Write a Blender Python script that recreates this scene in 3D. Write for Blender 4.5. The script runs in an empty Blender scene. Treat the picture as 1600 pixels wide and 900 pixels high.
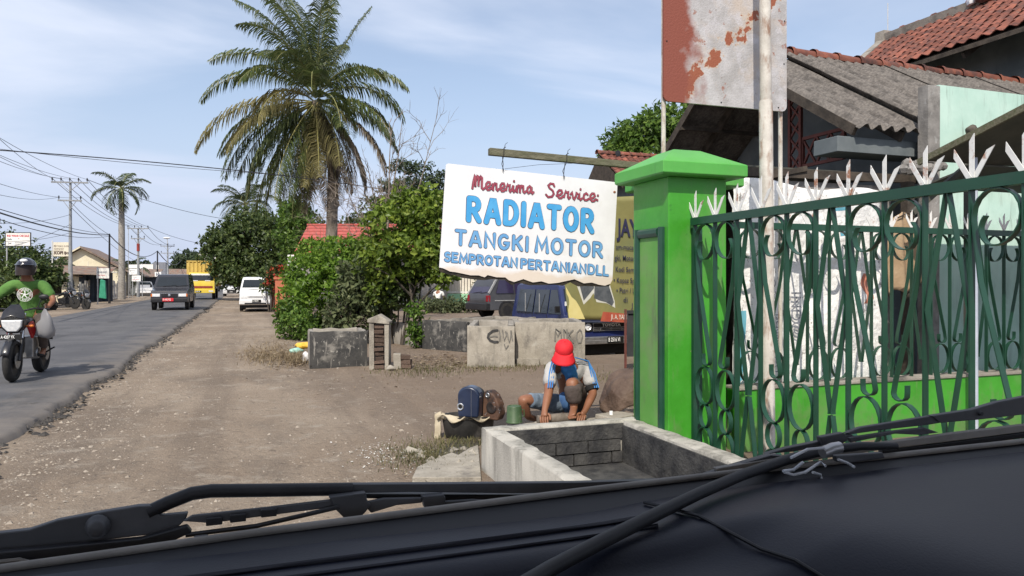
import bpy, bmesh, math, random
from math import sin, cos, pi, radians, sqrt, atan2
from mathutils import Vector, Matrix, noise
V = Vector
R = random.Random(11)
sc = bpy.context.scene
COL = sc.collection

# ------------------------------------------------------------------ camera
FPX, H, U0, V0 = 1155.0, 1.45, 800.0, 440.0
YAW = math.atan(415/1155.0)
SY, CY = sin(YAW), cos(YAW)
cd = bpy.data.cameras.new('camera'); cam = bpy.data.objects.new('camera', cd); COL.objects.link(cam)
cd.sensor_width = 36; cd.lens = 36*FPX/1600; cd.shift_y = -10/1600
cd.clip_start = 0.02; cd.clip_end = 3000
cam.location = (0, 0, H); cam.rotation_euler = (pi/2, 0, -YAW)
sc.camera = cam

# ------------------------------------------------------------------ light
SUN_AZ, SUN_EL = 211.0, 46.0          # compass bearing of the sun (0 = +Y, clockwise) and its height
w = bpy.data.worlds.new('World'); sc.world = w; w.use_nodes = True
nt = w.node_tree; nt.nodes.clear()
def N(tree, t, **kw):
    n = tree.nodes.new(t)
    for k, v in kw.items(): setattr(n, k, v)
    return n
sky = N(nt, 'ShaderNodeTexSky', sky_type='NISHITA', sun_disc=False)
sky.sun_elevation = radians(SUN_EL); sky.sun_rotation = radians(SUN_AZ)
sky.air_density = 1.0; sky.dust_density = 1.6; sky.ozone_density = 1.3; sky.altitude = 20
tc = N(nt, 'ShaderNodeTexCoord')
sep = N(nt, 'ShaderNodeSeparateXYZ'); nt.links.new(tc.outputs['Generated'], sep.inputs[0])
# flatten the view direction onto a cloud layer: xy / (z + c)
add = N(nt, 'ShaderNodeMath', operation='ADD'); add.inputs[1].default_value = 0.16
mx0 = N(nt, 'ShaderNodeMath', operation='MAXIMUM'); mx0.inputs[1].default_value = 0.0
nt.links.new(sep.outputs[2], mx0.inputs[0]); nt.links.new(mx0.outputs[0], add.inputs[0])
dx = N(nt, 'ShaderNodeMath', operation='DIVIDE'); dy = N(nt, 'ShaderNodeMath', operation='DIVIDE')
nt.links.new(sep.outputs[0], dx.inputs[0]); nt.links.new(add.outputs[0], dx.inputs[1])
nt.links.new(sep.outputs[1], dy.inputs[0]); nt.links.new(add.outputs[0], dy.inputs[1])
cmb = N(nt, 'ShaderNodeCombineXYZ'); nt.links.new(dx.outputs[0], cmb.inputs[0]); nt.links.new(dy.outputs[0], cmb.inputs[1])
mp = N(nt, 'ShaderNodeMapping'); mp.inputs['Scale'].default_value = (0.55, 0.95, 1); mp.inputs['Rotation'].default_value = (0, 0, 0.5)
mp.inputs['Location'].default_value = (3.4, 1.3, 0)
nt.links.new(cmb.outputs[0], mp.inputs[0])
nz = N(nt, 'ShaderNodeTexNoise'); nz.inputs['Scale'].default_value = 1.0; nz.inputs['Detail'].default_value = 7; nz.inputs['Roughness'].default_value = 0.5
nz.inputs['Distortion'].default_value = 0.5
nt.links.new(mp.outputs[0], nz.inputs['Vector'])
rp = N(nt, 'ShaderNodeMapRange', interpolation_type='SMOOTHSTEP'); rp.inputs[1].default_value = 0.36; rp.inputs[2].default_value = 0.66
rp.inputs[3].default_value = 0.22; rp.inputs[4].default_value = 0.95
nt.links.new(nz.outputs[0], rp.inputs[0])
mixc = N(nt, 'ShaderNodeMix', data_type='RGBA')
nt.links.new(rp.outputs[0], mixc.inputs[0]); nt.links.new(sky.outputs[0], mixc.inputs[6])
mixc.inputs[7].default_value = (5.7, 6.1, 7.1, 1)
# pale lavender haze low over the horizon, the same all round
hz = N(nt, 'ShaderNodeMapRange', interpolation_type='SMOOTHSTEP'); hz.inputs[1].default_value = 0.30; hz.inputs[2].default_value = 0.0
hz.inputs[3].default_value = 0.0; hz.inputs[4].default_value = 0.85
nt.links.new(sep.outputs[2], hz.inputs[0])
mixh = N(nt, 'ShaderNodeMix', data_type='RGBA'); nt.links.new(hz.outputs[0], mixh.inputs[0]); nt.links.new(mixc.outputs[2], mixh.inputs[6])
mixh.inputs[7].default_value = (3.75, 4.25, 5.6, 1)
bg = N(nt, 'ShaderNodeBackground'); bg.inputs[1].default_value = 0.145
out = N(nt, 'ShaderNodeOutputWorld')
nt.links.new(mixh.outputs[2], bg.inputs[0]); nt.links.new(bg.outputs[0], out.inputs[0])
sd = bpy.data.lights.new('sun', 'SUN'); so = bpy.data.objects.new('sun', sd); COL.objects.link(so)
sd.energy = 4.4; sd.angle = radians(0.5); sd.color = (1.0, 0.92, 0.80)
SUNV = V((sin(radians(SUN_AZ))*cos(radians(SUN_EL)), cos(radians(SUN_AZ))*cos(radians(SUN_EL)), sin(radians(SUN_EL))))
so.rotation_euler = SUNV.to_track_quat('Z', 'Y').to_euler()
so.location = (-8, -8, 20)
vs = sc.view_settings
vs.view_transform = 'Standard'; vs.look = 'None'; vs.gamma = 1; vs.use_curve_mapping = False; vs.exposure = 0.12
sc.cycles.max_bounces = 6; sc.cycles.transparent_max_bounces = 8
sc.cycles.diffuse_bounces = 3; sc.cycles.glossy_bounces = 2; sc.cycles.transmission_bounces = 2

# ------------------------------------------------------------------ survey helpers: where a sight line meets the place
def G(u, v, z=0.0):                     # point at height z
    d = FPX*(H-z)/(v-V0); return Wp(u, v, d)
def Wp(u, v, d):                        # point at depth d
    la = (u-U0)/FPX*d
    return V((d*SY+la*CY, d*CY-la*SY, H-(v-V0)/FPX*d))
def onY(u, v, Y):
    k = (u-U0)/FPX; X = Y*(SY+CY*k)/(CY-SY*k); return Wp(u, v, X*SY+Y*CY)
def onX(u, v, X):
    k = (u-U0)/FPX; Y = X*(CY-SY*k)/(SY+CY*k); return Wp(u, v, X*SY+Y*CY)

# ------------------------------------------------------------------ objects
def tag(o, label=None, cat=None, group=None, kind=None):
    if label: o['label'] = label
    if cat: o['category'] = cat
    if group: o['group'] = group
    if kind: o['kind'] = kind
    return o
def thing(name, label, cat, loc=(0, 0, 0), rz=0.0, group=None):
    o = bpy.data.objects.new(name, None); COL.objects.link(o)
    o.location = loc; o.rotation_euler = (0, 0, rz); o.empty_display_size = 0.2
    return tag(o, label, cat, group)
def copy_tree(o, parent=None):
    c = o.copy(); COL.objects.link(c)
    if parent is not None:
        c.parent = parent; c.matrix_parent_inverse = o.matrix_parent_inverse
    for ch in list(o.children): copy_tree(ch, c)
    return c
def inst(name, me, mat, parent, loc=(0, 0, 0), rot=(0, 0, 0), scale=(1, 1, 1)):
    o = bpy.data.objects.new(name, me); COL.objects.link(o)
    if mat is not None and len(me.materials) == 0: me.materials.append(mat)
    if parent is not None: o.parent = parent
    o.location = loc; o.rotation_euler = rot; o.scale = scale
    return o

class MB:
    def __init__(s): s.v = []; s.f = []
    def add(s, vs, fs):
        b = len(s.v); s.v += [tuple(p) for p in vs]; s.f += [tuple(i+b for i in q) for q in fs]
        return s
    def box(s, x0, x1, y0, y1, z0, z1):
        return s.add([(x0,y0,z0),(x1,y0,z0),(x1,y1,z0),(x0,y1,z0),(x0,y0,z1),(x1,y0,z1),(x1,y1,z1),(x0,y1,z1)],
              [(0,3,2,1),(4,5,6,7),(0,1,5,4),(1,2,6,5),(2,3,7,6),(3,0,4,7)])
    def obox(s, c, size, M=None):
        a, b, d = size[0]/2, size[1]/2, size[2]/2; c = V(c)
        pts = [V(p) for p in [(-a,-b,-d),(a,-b,-d),(a,b,-d),(-a,b,-d),(-a,-b,d),(a,-b,d),(a,b,d),(-a,b,d)]]
        if M is not None: pts = [M @ p for p in pts]
        return s.add([p+c for p in pts], [(0,3,2,1),(4,5,6,7),(0,1,5,4),(1,2,6,5),(2,3,7,6),(3,0,4,7)])
    def beam(s, p, q, w, h, up=(0,0,1)):
        p, q = V(p), V(q); d = (q-p).normalized(); up = V(up)
        x = d.cross(up)
        if x.length < 1e-4: x = d.cross(V((1,0,0)))
        x.normalize(); y = x.cross(d)
        pts = []
        for e in (p, q):
            for a, b in ((-1,-1),(1,-1),(1,1),(-1,1)): pts.append(e + x*(a*w/2) + y*(b*h/2))
        return s.add(pts, [(3,2,1,0),(4,5,6,7),(0,1,5,4),(1,2,6,5),(2,3,7,6),(3,0,4,7)])
    def tube(s, pts, r, n=8, cap=True):
        pts = [V(p) for p in pts]; m = len(pts)
        rr = r if isinstance(r, (list, tuple)) else [r]*m
        t = [(pts[min(i+1, m-1)]-pts[max(i-1, 0)]).normalized() for i in range(m)]
        x = t[0].orthogonal().normalized(); vs = []
        for i in range(m):
            x = (x - t[i]*x.dot(t[i])); x = x.normalized() if x.length > 1e-6 else t[i].orthogonal().normalized()
            y = t[i].cross(x)
            for k in range(n): vs.append(pts[i] + (x*cos(2*pi*k/n)+y*sin(2*pi*k/n))*rr[i])
        fs = [(i*n+k, i*n+(k+1) % n, (i+1)*n+(k+1) % n, (i+1)*n+k) for i in range(m-1) for k in range(n)]
        if cap: fs += [tuple(range(n))[::-1], tuple((m-1)*n+k for k in range(n))]
        return s.add(vs, fs)
    def lathe(s, prof, n=16, M=None, c=(0,0,0)):          # (radius, height) pairs about local z
        c = V(c); vs = []; fs = []; m = len(prof)
        for r, z in prof:
            for k in range(n):
                p = V((r*cos(2*pi*k/n), r*sin(2*pi*k/n), z))
                vs.append((M @ p if M is not None else p) + c)
        for i in range(m-1):
            for k in range(n): fs.append((i*n+k, i*n+(k+1) % n, (i+1)*n+(k+1) % n, (i+1)*n+k))
        if prof[0][0] > 1e-5: fs.append(tuple(range(n))[::-1])
        if prof[-1][0] > 1e-5: fs.append(tuple((m-1)*n+k for k in range(n)))
        return s.add(vs, fs)
    def prism(s, poly, vec):
        n = len(poly); poly = [V(p) for p in poly]; vec = V(vec)
        return s.add(poly+[p+vec for p in poly], [tuple(range(n))[::-1], tuple(range(n, 2*n))] +
                     [(i, (i+1) % n, n+(i+1) % n, n+i) for i in range(n)])
    def ribbon(s, path, Nv, wd, th):                      # flat bar bent along a path lying in a plane of normal Nv
        path = [V(p) for p in path]; Nv = V(Nv); m = len(path); vs = []
        for i in range(m):
            t = (path[min(i+1, m-1)]-path[max(i-1, 0)]).normalized(); q = Nv.cross(t).normalized()
            for a, b in ((-1,-1),(1,-1),(1,1),(-1,1)): vs.append(path[i]+Nv*(a*wd/2)+q*(b*th/2))
        fs = [(i*4+k, i*4+(k+1) % 4, (i+1)*4+(k+1) % 4, (i+1)*4+k) for i in range(m-1) for k in range(4)]
        fs += [(3,2,1,0), tuple((m-1)*4+k for k in range(4))]
        return s.add(vs, fs)
    def grid(s, fn, nu, nv):
        vs = [fn(i/nu, j/nv) for j in range(nv+1) for i in range(nu+1)]
        return s.add(vs, [(j*(nu+1)+i, j*(nu+1)+i+1, (j+1)*(nu+1)+i+1, (j+1)*(nu+1)+i) for j in range(nv) for i in range(nu)])
    def ball(s, c, r, nu=10, nv=7, M=None):
        rx, ry, rz = r if isinstance(r, (tuple, list)) else (r, r, r); c = V(c); vs = []; fs = []
        for j in range(nv+1):
            th = pi*j/nv
            for i in range(nu):
                p = V((rx*sin(th)*cos(2*pi*i/nu), ry*sin(th)*sin(2*pi*i/nu), rz*cos(th)))
                vs.append((M @ p if M is not None else p)+c)
        for j in range(nv):
            for i in range(nu): fs.append((j*nu+i, (j+1)*nu+i, (j+1)*nu+(i+1) % nu, j*nu+(i+1) % nu))
        return s.add(vs, fs)
    def jitter(s, a, sc_=3.0):
        s.v = [tuple(V(p)+V(noise.noise_vector(V(p)*sc_))*a) for p in s.v]; return s
    def mesh(s, name='mesh', smooth=None):
        me = bpy.data.meshes.new(name); me.from_pydata(s.v, [], s.f); me.validate(); me.update()
        if smooth is not None:
            me.polygons.foreach_set('use_smooth', [True]*len(me.polygons))
            me.set_sharp_from_angle(angle=radians(smooth))
        return me
    def build(s, name, mat, parent=None, smooth=None, bevel=0, fixn=True, label=None, cat=None, group=None, kind=None):
        me = s.mesh(name, None)
        if fixn:
            bm = bmesh.new(); bm.from_mesh(me)
            if len(bm.faces) < 20000: bmesh.ops.recalc_face_normals(bm, faces=bm.faces)
            bm.to_mesh(me); bm.free()
        if smooth is not None:
            me.polygons.foreach_set('use_smooth', [True]*len(me.polygons))
            me.set_sharp_from_angle(angle=radians(smooth))
        o = bpy.data.objects.new(name, me); COL.objects.link(o)
        for m_ in (mat if isinstance(mat, (list, tuple)) else [mat]): me.materials.append(m_)
        if parent is not None: o.parent = parent
        if bevel:
            b = o.modifiers.new('bevel', 'BEVEL'); b.width = bevel; b.segments = 2; b.limit_method = 'ANGLE'; b.angle_limit = radians(35)
            if smooth is None:
                me.polygons.foreach_set('use_smooth', [True]*len(me.polygons)); b.harden_normals = True
        return tag(o, label, cat, group, kind)

# ------------------------------------------------------------------ materials
def rgb(r, g, b): return (r, g, b, 1)
def mat(name, c1, c2=None, scale=4.0, lo=.38, hi=.62, rough=.7, bump=0.0, bscale=40.0, metal=0.0, spec=.4,
        patches=(), coat=0.0, stretch=(1,1,1), pos=False, objvar=0.0, rvar=.12, detail=6, bdist=.01):
    m = bpy.data.materials.new(name); m.use_nodes = True; t = m.node_tree; b = t.nodes['Principled BSDF']
    L = t.links.new
    if pos: src = N(t, 'ShaderNodeNewGeometry').outputs['Position']
    else: src = N(t, 'ShaderNodeTexCoord').outputs['Object']
    mp = N(t, 'ShaderNodeMapping'); mp.inputs['Scale'].default_value = stretch; L(src, mp.inputs[0])
    if not pos:
        oi = N(t, 'ShaderNodeObjectInfo'); sc_ = N(t, 'ShaderNodeMath', operation='MULTIPLY'); sc_.inputs[1].default_value = 37.0
        L(oi.outputs['Random'], sc_.inputs[0]); L(sc_.outputs[0], mp.inputs['Location'])
    n1 = N(t, 'ShaderNodeTexNoise'); n1.inputs['Scale'].default_value = scale; n1.inputs['Detail'].default_value = detail; n1.inputs['Roughness'].default_value = .62
    L(mp.outputs[0], n1.inputs['Vector'])
    mr = N(t, 'ShaderNodeMapRange'); mr.inputs[1].default_value = lo; mr.inputs[2].default_value = hi; L(n1.outputs[0], mr.inputs[0])
    mx = N(t, 'ShaderNodeMix', data_type='RGBA'); L(mr.outputs[0], mx.inputs[0])
    mx.inputs[6].default_value = (*c1[:3], 1); mx.inputs[7].default_value = (*(c2 or tuple(min(1, x*1.18) for x in c1))[:3], 1)
    col = mx.outputs[2]
    for i, pch in enumerate(patches):            # (colour, scale, low, high, amount[, stretch])
        pc, ps, pl, ph, pa = pch[:5]
        n2 = N(t, 'ShaderNodeTexNoise'); n2.inputs['Scale'].default_value = ps; n2.inputs['Detail'].default_value = 8; n2.inputs['Roughness'].default_value = .65
        mp2 = N(t, 'ShaderNodeMapping'); mp2.inputs['Location'].default_value = (i*7.3+1.1, i*3.1, i*5.7)
        mp2.inputs['Scale'].default_value = pch[5] if len(pch) > 5 else (1,1,1)
        L(mp.outputs[0], mp2.inputs[0]); L(mp2.outputs[0], n2.inputs['Vector'])
        r2 = N(t, 'ShaderNodeMapRange'); r2.inputs[1].default_value = pl; r2.inputs[2].default_value = ph; r2.inputs[4].default_value = pa
        L(n2.outputs[0], r2.inputs[0])
        m2 = N(t, 'ShaderNodeMix', data_type='RGBA'); L(r2.outputs[0], m2.inputs[0]); L(col, m2.inputs[6]); m2.inputs[7].default_value = (*pc[:3], 1)
        col = m2.outputs[2]
    if objvar:
        hs = N(t, 'ShaderNodeHueSaturation'); oi2 = N(t, 'ShaderNodeObjectInfo')
        r3 = N(t, 'ShaderNodeMapRange'); r3.inputs[3].default_value = 1-objvar; r3.inputs[4].default_value = 1+objvar
        L(oi2.outputs['Random'], r3.inputs[0]); L(r3.outputs[0], hs.inputs['Value']); L(col, hs.inputs['Color']); col = hs.outputs[0]
    L(col, b.inputs['Base Color'])
    rr = N(t, 'ShaderNodeMapRange'); rr.inputs[3].default_value = max(.03, rough-rvar); rr.inputs[4].default_value = min(1, rough+rvar)
    L(n1.outputs[0], rr.inputs[0]); L(rr.outputs[0], b.inputs['Roughness'])
    b.inputs['Metallic'].default_value = metal; b.inputs['Specular IOR Level'].default_value = spec
    if coat: b.inputs['Coat Weight'].default_value = coat; b.inputs['Coat Roughness'].default_value = .08
    if bump:
        n3 = N(t, 'ShaderNodeTexNoise'); n3.inputs['Scale'].default_value = bscale; n3.inputs['Detail'].default_value = 6; L(mp.outputs[0], n3.inputs['Vector'])
        bp = N(t, 'ShaderNodeBump'); bp.inputs['Strength'].default_value = bump; bp.inputs['Distance'].default_value = bdist
        L(n3.outputs[0], bp.inputs['Height']); L(bp.outputs[0], b.inputs['Normal'])
    return m
def leafmat(name, c1, c2, c3, trans=.35, rough=.5):
    m = bpy.data.materials.new(name); m.use_nodes = True; t = m.node_tree; b = t.nodes['Principled BSDF']; L = t.links.new
    g = N(t, 'ShaderNodeNewGeometry'); cr = N(t, 'ShaderNodeValToRGB'); L(g.outputs['Random Per Island'], cr.inputs[0])
    e = cr.color_ramp.elements; e[0].color = (*c1, 1); e[1].color = (*c3, 1); e[1].position = 1.0
    k = e.new(.6); k.color = (*c2, 1)
    n1 = N(t, 'ShaderNodeTexNoise'); n1.inputs['Scale'].default_value = 1.3; L(g.outputs['Position'], n1.inputs['Vector'])
    mr = N(t, 'ShaderNodeMapRange'); mr.inputs[1].default_value = .3; mr.inputs[2].default_value = .7; mr.inputs[3].default_value = .72; mr.inputs[4].default_value = 1.2
    L(n1.outputs[0], mr.inputs[0])
    hs = N(t, 'ShaderNodeHueSaturation'); L(mr.outputs[0], hs.inputs['Value']); L(cr.outputs[0], hs.inputs['Color'])
    L(hs.outputs[0], b.inputs['Base Color']); b.inputs['Roughness'].default_value = rough; b.inputs['Specular IOR Level'].default_value = .3
    tr = N(t, 'ShaderNodeBsdfTranslucent'); L(hs.outputs[0], tr.inputs[0])
    ms = N(t, 'ShaderNodeMixShader'); ms.inputs[0].default_value = trans; L(b.outputs[0], ms.inputs[1]); L(tr.outputs[0], ms.inputs[2])
    L(ms.outputs[0], t.nodes['Material Output'].inputs[0])
    return m
def glassmat(name, c=(.012, .016, .02), rough=.06):
    m = mat(name, c, rough=rough, spec=.6, rvar=.02); return m

MT = {}
MT['concrete'] = mat('weathered concrete', (.23,.21,.18), (.31,.285,.25), 3, rough=.9, bump=.6, bscale=60, patches=((( .07,.065,.06), 2.2, .52, .66, .75), ((.45,.42,.36), 5, .58, .7, .5)), pos=True)
MT['concrete_pale'] = mat('pale concrete', (.26,.235,.195), (.36,.33,.28), 4, rough=.92, bump=.8, bscale=50, patches=(((.10,.09,.08), 2.2, .52, .66, .75, (1.5,1.5,.8)), ((.16,.15,.13), 5, .56, .7, .6, (3,3,.4)), ((.42,.40,.35), 7, .60, .68, .6),((.2,.2,.15),9,.6,.72,.4)), pos=True)
MT['concrete_streak'] = mat('streaked concrete', (.34,.325,.29), (.44,.42,.375), 3, rough=.92, bump=.5, bscale=60, patches=(((.12,.115,.10), 3.2, .50, .66, .7, (2.5,2.5,.35)), ((.5,.48,.43), 5, .6, .7, .5, (3,3,.3))), pos=True)
MT['concrete_black'] = mat('blackened concrete', (.03,.03,.03), (.06,.058,.055), 5, rough=.85, bump=.6, bscale=50, patches=(((.24,.225,.2), 2.6, .53, .68, .8, (1,1,1.4)), ((.4,.38,.34), 12, .60, .68, .7), ((.30,.28,.25), 5, .60, .66, .7, (3,3,.4))), pos=True)
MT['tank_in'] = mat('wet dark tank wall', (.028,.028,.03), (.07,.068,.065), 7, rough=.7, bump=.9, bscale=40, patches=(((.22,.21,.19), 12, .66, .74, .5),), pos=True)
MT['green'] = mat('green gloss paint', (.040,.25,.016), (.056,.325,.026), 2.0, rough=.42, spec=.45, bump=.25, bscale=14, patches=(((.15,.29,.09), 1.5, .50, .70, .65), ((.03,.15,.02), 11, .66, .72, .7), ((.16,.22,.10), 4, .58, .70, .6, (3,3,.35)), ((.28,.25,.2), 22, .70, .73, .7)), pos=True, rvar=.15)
MT['green_dull'] = mat('faded green paint', (.10,.29,.055), (.14,.33,.08), 3.0, rough=.6, patches=(((.19,.22,.13), 1.7, .46, .66, .8),((.10,.12,.08), 3.5, .56, .70, .6, (2,2,.5))), pos=True, bump=.06, bscale=10)
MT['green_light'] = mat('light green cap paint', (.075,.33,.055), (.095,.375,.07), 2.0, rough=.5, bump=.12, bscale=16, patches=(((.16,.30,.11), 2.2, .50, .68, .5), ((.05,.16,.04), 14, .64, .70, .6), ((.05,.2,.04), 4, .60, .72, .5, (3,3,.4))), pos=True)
MT['green_dark'] = mat('dark green enamel', (.008,.047,.026), (.011,.060,.033), 4, rough=.38, spec=.5, patches=(((.035,.06,.045), 6, .58, .7, .5),((.10,.05,.03), 30, .72, .76, .7)), pos=True, rvar=.15)
MT['spike'] = mat('chipped white paint', (.64,.64,.62), (.74,.74,.72), 6, rough=.6, patches=(((.30,.11,.04), 8, .55, .63, .9), ((.16,.06,.03), 24, .64, .70, .8)), pos=True, bump=.1)
MT['rust_pole'] = mat('rusty white pipe', (.44,.41,.37), (.58,.55,.50), 7, rough=.65, patches=(((.22,.11,.06), 10, .50, .66, .85, (1.5,1.5,.5)), ((.10,.05,.03), 40, .66, .72, .8)), pos=True, bump=.25, bscale=60)
MT['wood_old'] = mat('mossy old timber', (.10,.095,.06), (.17,.16,.11), 12, rough=.9, bump=.7, bscale=50, stretch=(1,4,4), patches=(((.07,.09,.035), 6, .5, .65, .6),), pos=True)
MT['wood_dark'] = mat('dark timber', (.035,.028,.022), (.075,.06,.047), 6, rough=.85, bump=.5, pos=True)
MT['black_rubber'] = mat('black rubber', (.010,.010,.012), (.020,.020,.022), 20, rough=.55, spec=.35)
MT['tyre'] = mat('tyre rubber', (.016,.016,.017), (.035,.033,.031), 8, rough=.85, bump=.2)
MT['black'] = mat('black metal', (.012,.012,.014), (.022,.022,.025), 8, rough=.45)
MT['grey_metal'] = mat('dull steel', (.30,.30,.30), (.42,.42,.42), 9, rough=.4, metal=.8)
MT['chrome'] = mat('chrome', (.62,.63,.65), (.7,.7,.7), 9, rough=.22, metal=.9)
MT['alu'] = mat('galvanised steel', (.38,.39,.40), (.5,.5,.5), 8, rough=.55, metal=.5)
MT['glass'] = glassmat('vehicle glass')
MT['glass_tint'] = glassmat('purple tinted glass', (.022,.016,.045))
MT['lamp'] = mat('headlamp glass', (.62,.64,.66), (.8,.8,.8), 20, rough=.12, spec=.7)
MT['amber'] = mat('amber lens', (.5,.13,.02), rough=.2)
MT['redlens'] = mat('red lens', (.22,.012,.02), rough=.2)
MT['white_paint'] = mat('white vehicle paint', (.66,.67,.68), (.74,.74,.74), 2, rough=.3, coat=.4, patches=(((.45,.42,.38), 2.5, .6, .75, .4),))
MT['whitewash'] = mat('white wash', (.66,.65,.62), (.76,.75,.72), 3, rough=.8, patches=(((.35,.32,.28), 3, .58, .74, .5),), pos=True)
MT['plate_black'] = mat('plate black', (.008,.008,.008), rough=.5)
MT['plate_white'] = mat('plate lettering', (.72,.72,.70), rough=.6)
MT['white'] = mat('plain white', (.72,.72,.71), rough=.6)
MT['dark'] = mat('black cloth and unlit backing', (.010,.010,.011), (.018,.018,.018), 12, rough=.9)
MT['bark'] = mat('bark', (.10,.082,.065), (.20,.17,.14), 9, rough=.95, bump=.8, bscale=25, stretch=(1,1,.35), pos=True)
MT['bark_dark'] = mat('dark bark', (.045,.038,.03), (.095,.08,.065), 9, rough=.95, bump=.8, bscale=25, stretch=(1,1,.35), pos=True)
MT['twig'] = mat('dry twig', (.16,.13,.105), (.24,.2,.165), 9, rough=.95, pos=True)
t_ = MT['green'].node_tree; b_ = t_.nodes['Principled BSDF']; old_ = b_.inputs['Base Color'].links[0].from_socket   # splashed mud and dust low on the paint
g2_ = N(t_, 'ShaderNodeNewGeometry'); s2_ = N(t_, 'ShaderNodeSeparateXYZ'); t_.links.new(g2_.outputs['Position'], s2_.inputs[0])
n2_ = N(t_, 'ShaderNodeTexNoise'); n2_.inputs['Scale'].default_value = 6; n2_.inputs['Detail'].default_value = 9; n2_.inputs['Roughness'].default_value = .7; t_.links.new(g2_.outputs['Position'], n2_.inputs['Vector'])
a2_ = N(t_, 'ShaderNodeMath', operation='MULTIPLY_ADD'); a2_.inputs[1].default_value = -1.3; t_.links.new(n2_.outputs[0], a2_.inputs[0]); t_.links.new(s2_.outputs[2], a2_.inputs[2])
r2_ = N(t_, 'ShaderNodeMapRange'); r2_.inputs[1].default_value = -.30; r2_.inputs[2].default_value = -.70; r2_.inputs[4].default_value = .55; t_.links.new(a2_.outputs[0], r2_.inputs[0])
x2_ = N(t_, 'ShaderNodeMix', data_type='RGBA'); t_.links.new(r2_.outputs[0], x2_.inputs[0]); t_.links.new(old_, x2_.inputs[6]); x2_.inputs[7].default_value = (.16,.17,.10,1); t_.links.new(x2_.outputs[2], b_.inputs['Base Color'])
MT['terracotta'] = mat('terracotta tile', (.165,.055,.038), (.225,.08,.052), 6, rough=.9, bump=.3, objvar=.35, patches=(((.055,.032,.03), 4, .46, .64, .85), ((.22,.19,.16), 7, .60, .7, .45)))
MT['terracotta_bright'] = mat('newer terracotta tile', (.26,.085,.05), (.32,.115,.07), 6, rough=.85, bump=.3, objvar=.18, patches=(((.12,.05,.04), 5, .58, .7, .6),))
MT['asbestos'] = mat('lichened fibre cement', (.095,.085,.077), (.175,.157,.14), 26, rough=.95, bump=.5, bscale=90, patches=(((.045,.04,.036), 5, .48, .64, .75), ((.30,.28,.25), 34, .60, .68, .7)), pos=True)
MT['mint'] = mat('weathered mint plaster', (.42,.60,.52), (.50,.67,.59), 2.5, rough=.85, bump=.12, patches=(((.30,.42,.36), 2.2, .52, .68, .6, (2.5,1,.5)), ((.16,.2,.17), 3.4, .60, .72, .6, (3,1,.4))), pos=True)
MT['plaster_grey'] = mat('bare grey render', (.18,.17,.16), (.28,.265,.25), 5, rough=.9, bump=.5, patches=(((.40,.40,.39), 6, .60, .68, .6),((.07,.065,.06), 3, .56, .7, .6)), pos=True)
MT['cream'] = mat('cream wall paint', (.66,.60,.44), (.74,.68,.52), 1.5, rough=.85, patches=(((.5,.43,.3), 1.2, .55, .75, .5),), pos=True)
MT['tin'] = mat('rusted roof sheet', (.14,.10,.08), (.24,.19,.15), 3, rough=.75, patches=(((.25,.09,.05), 2, .5, .66, .7),), pos=True)
MT['sheet_dark'] = mat('grimy awning sheet', (.05,.052,.045), (.085,.085,.07), 3, rough=.8, pos=True)
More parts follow.
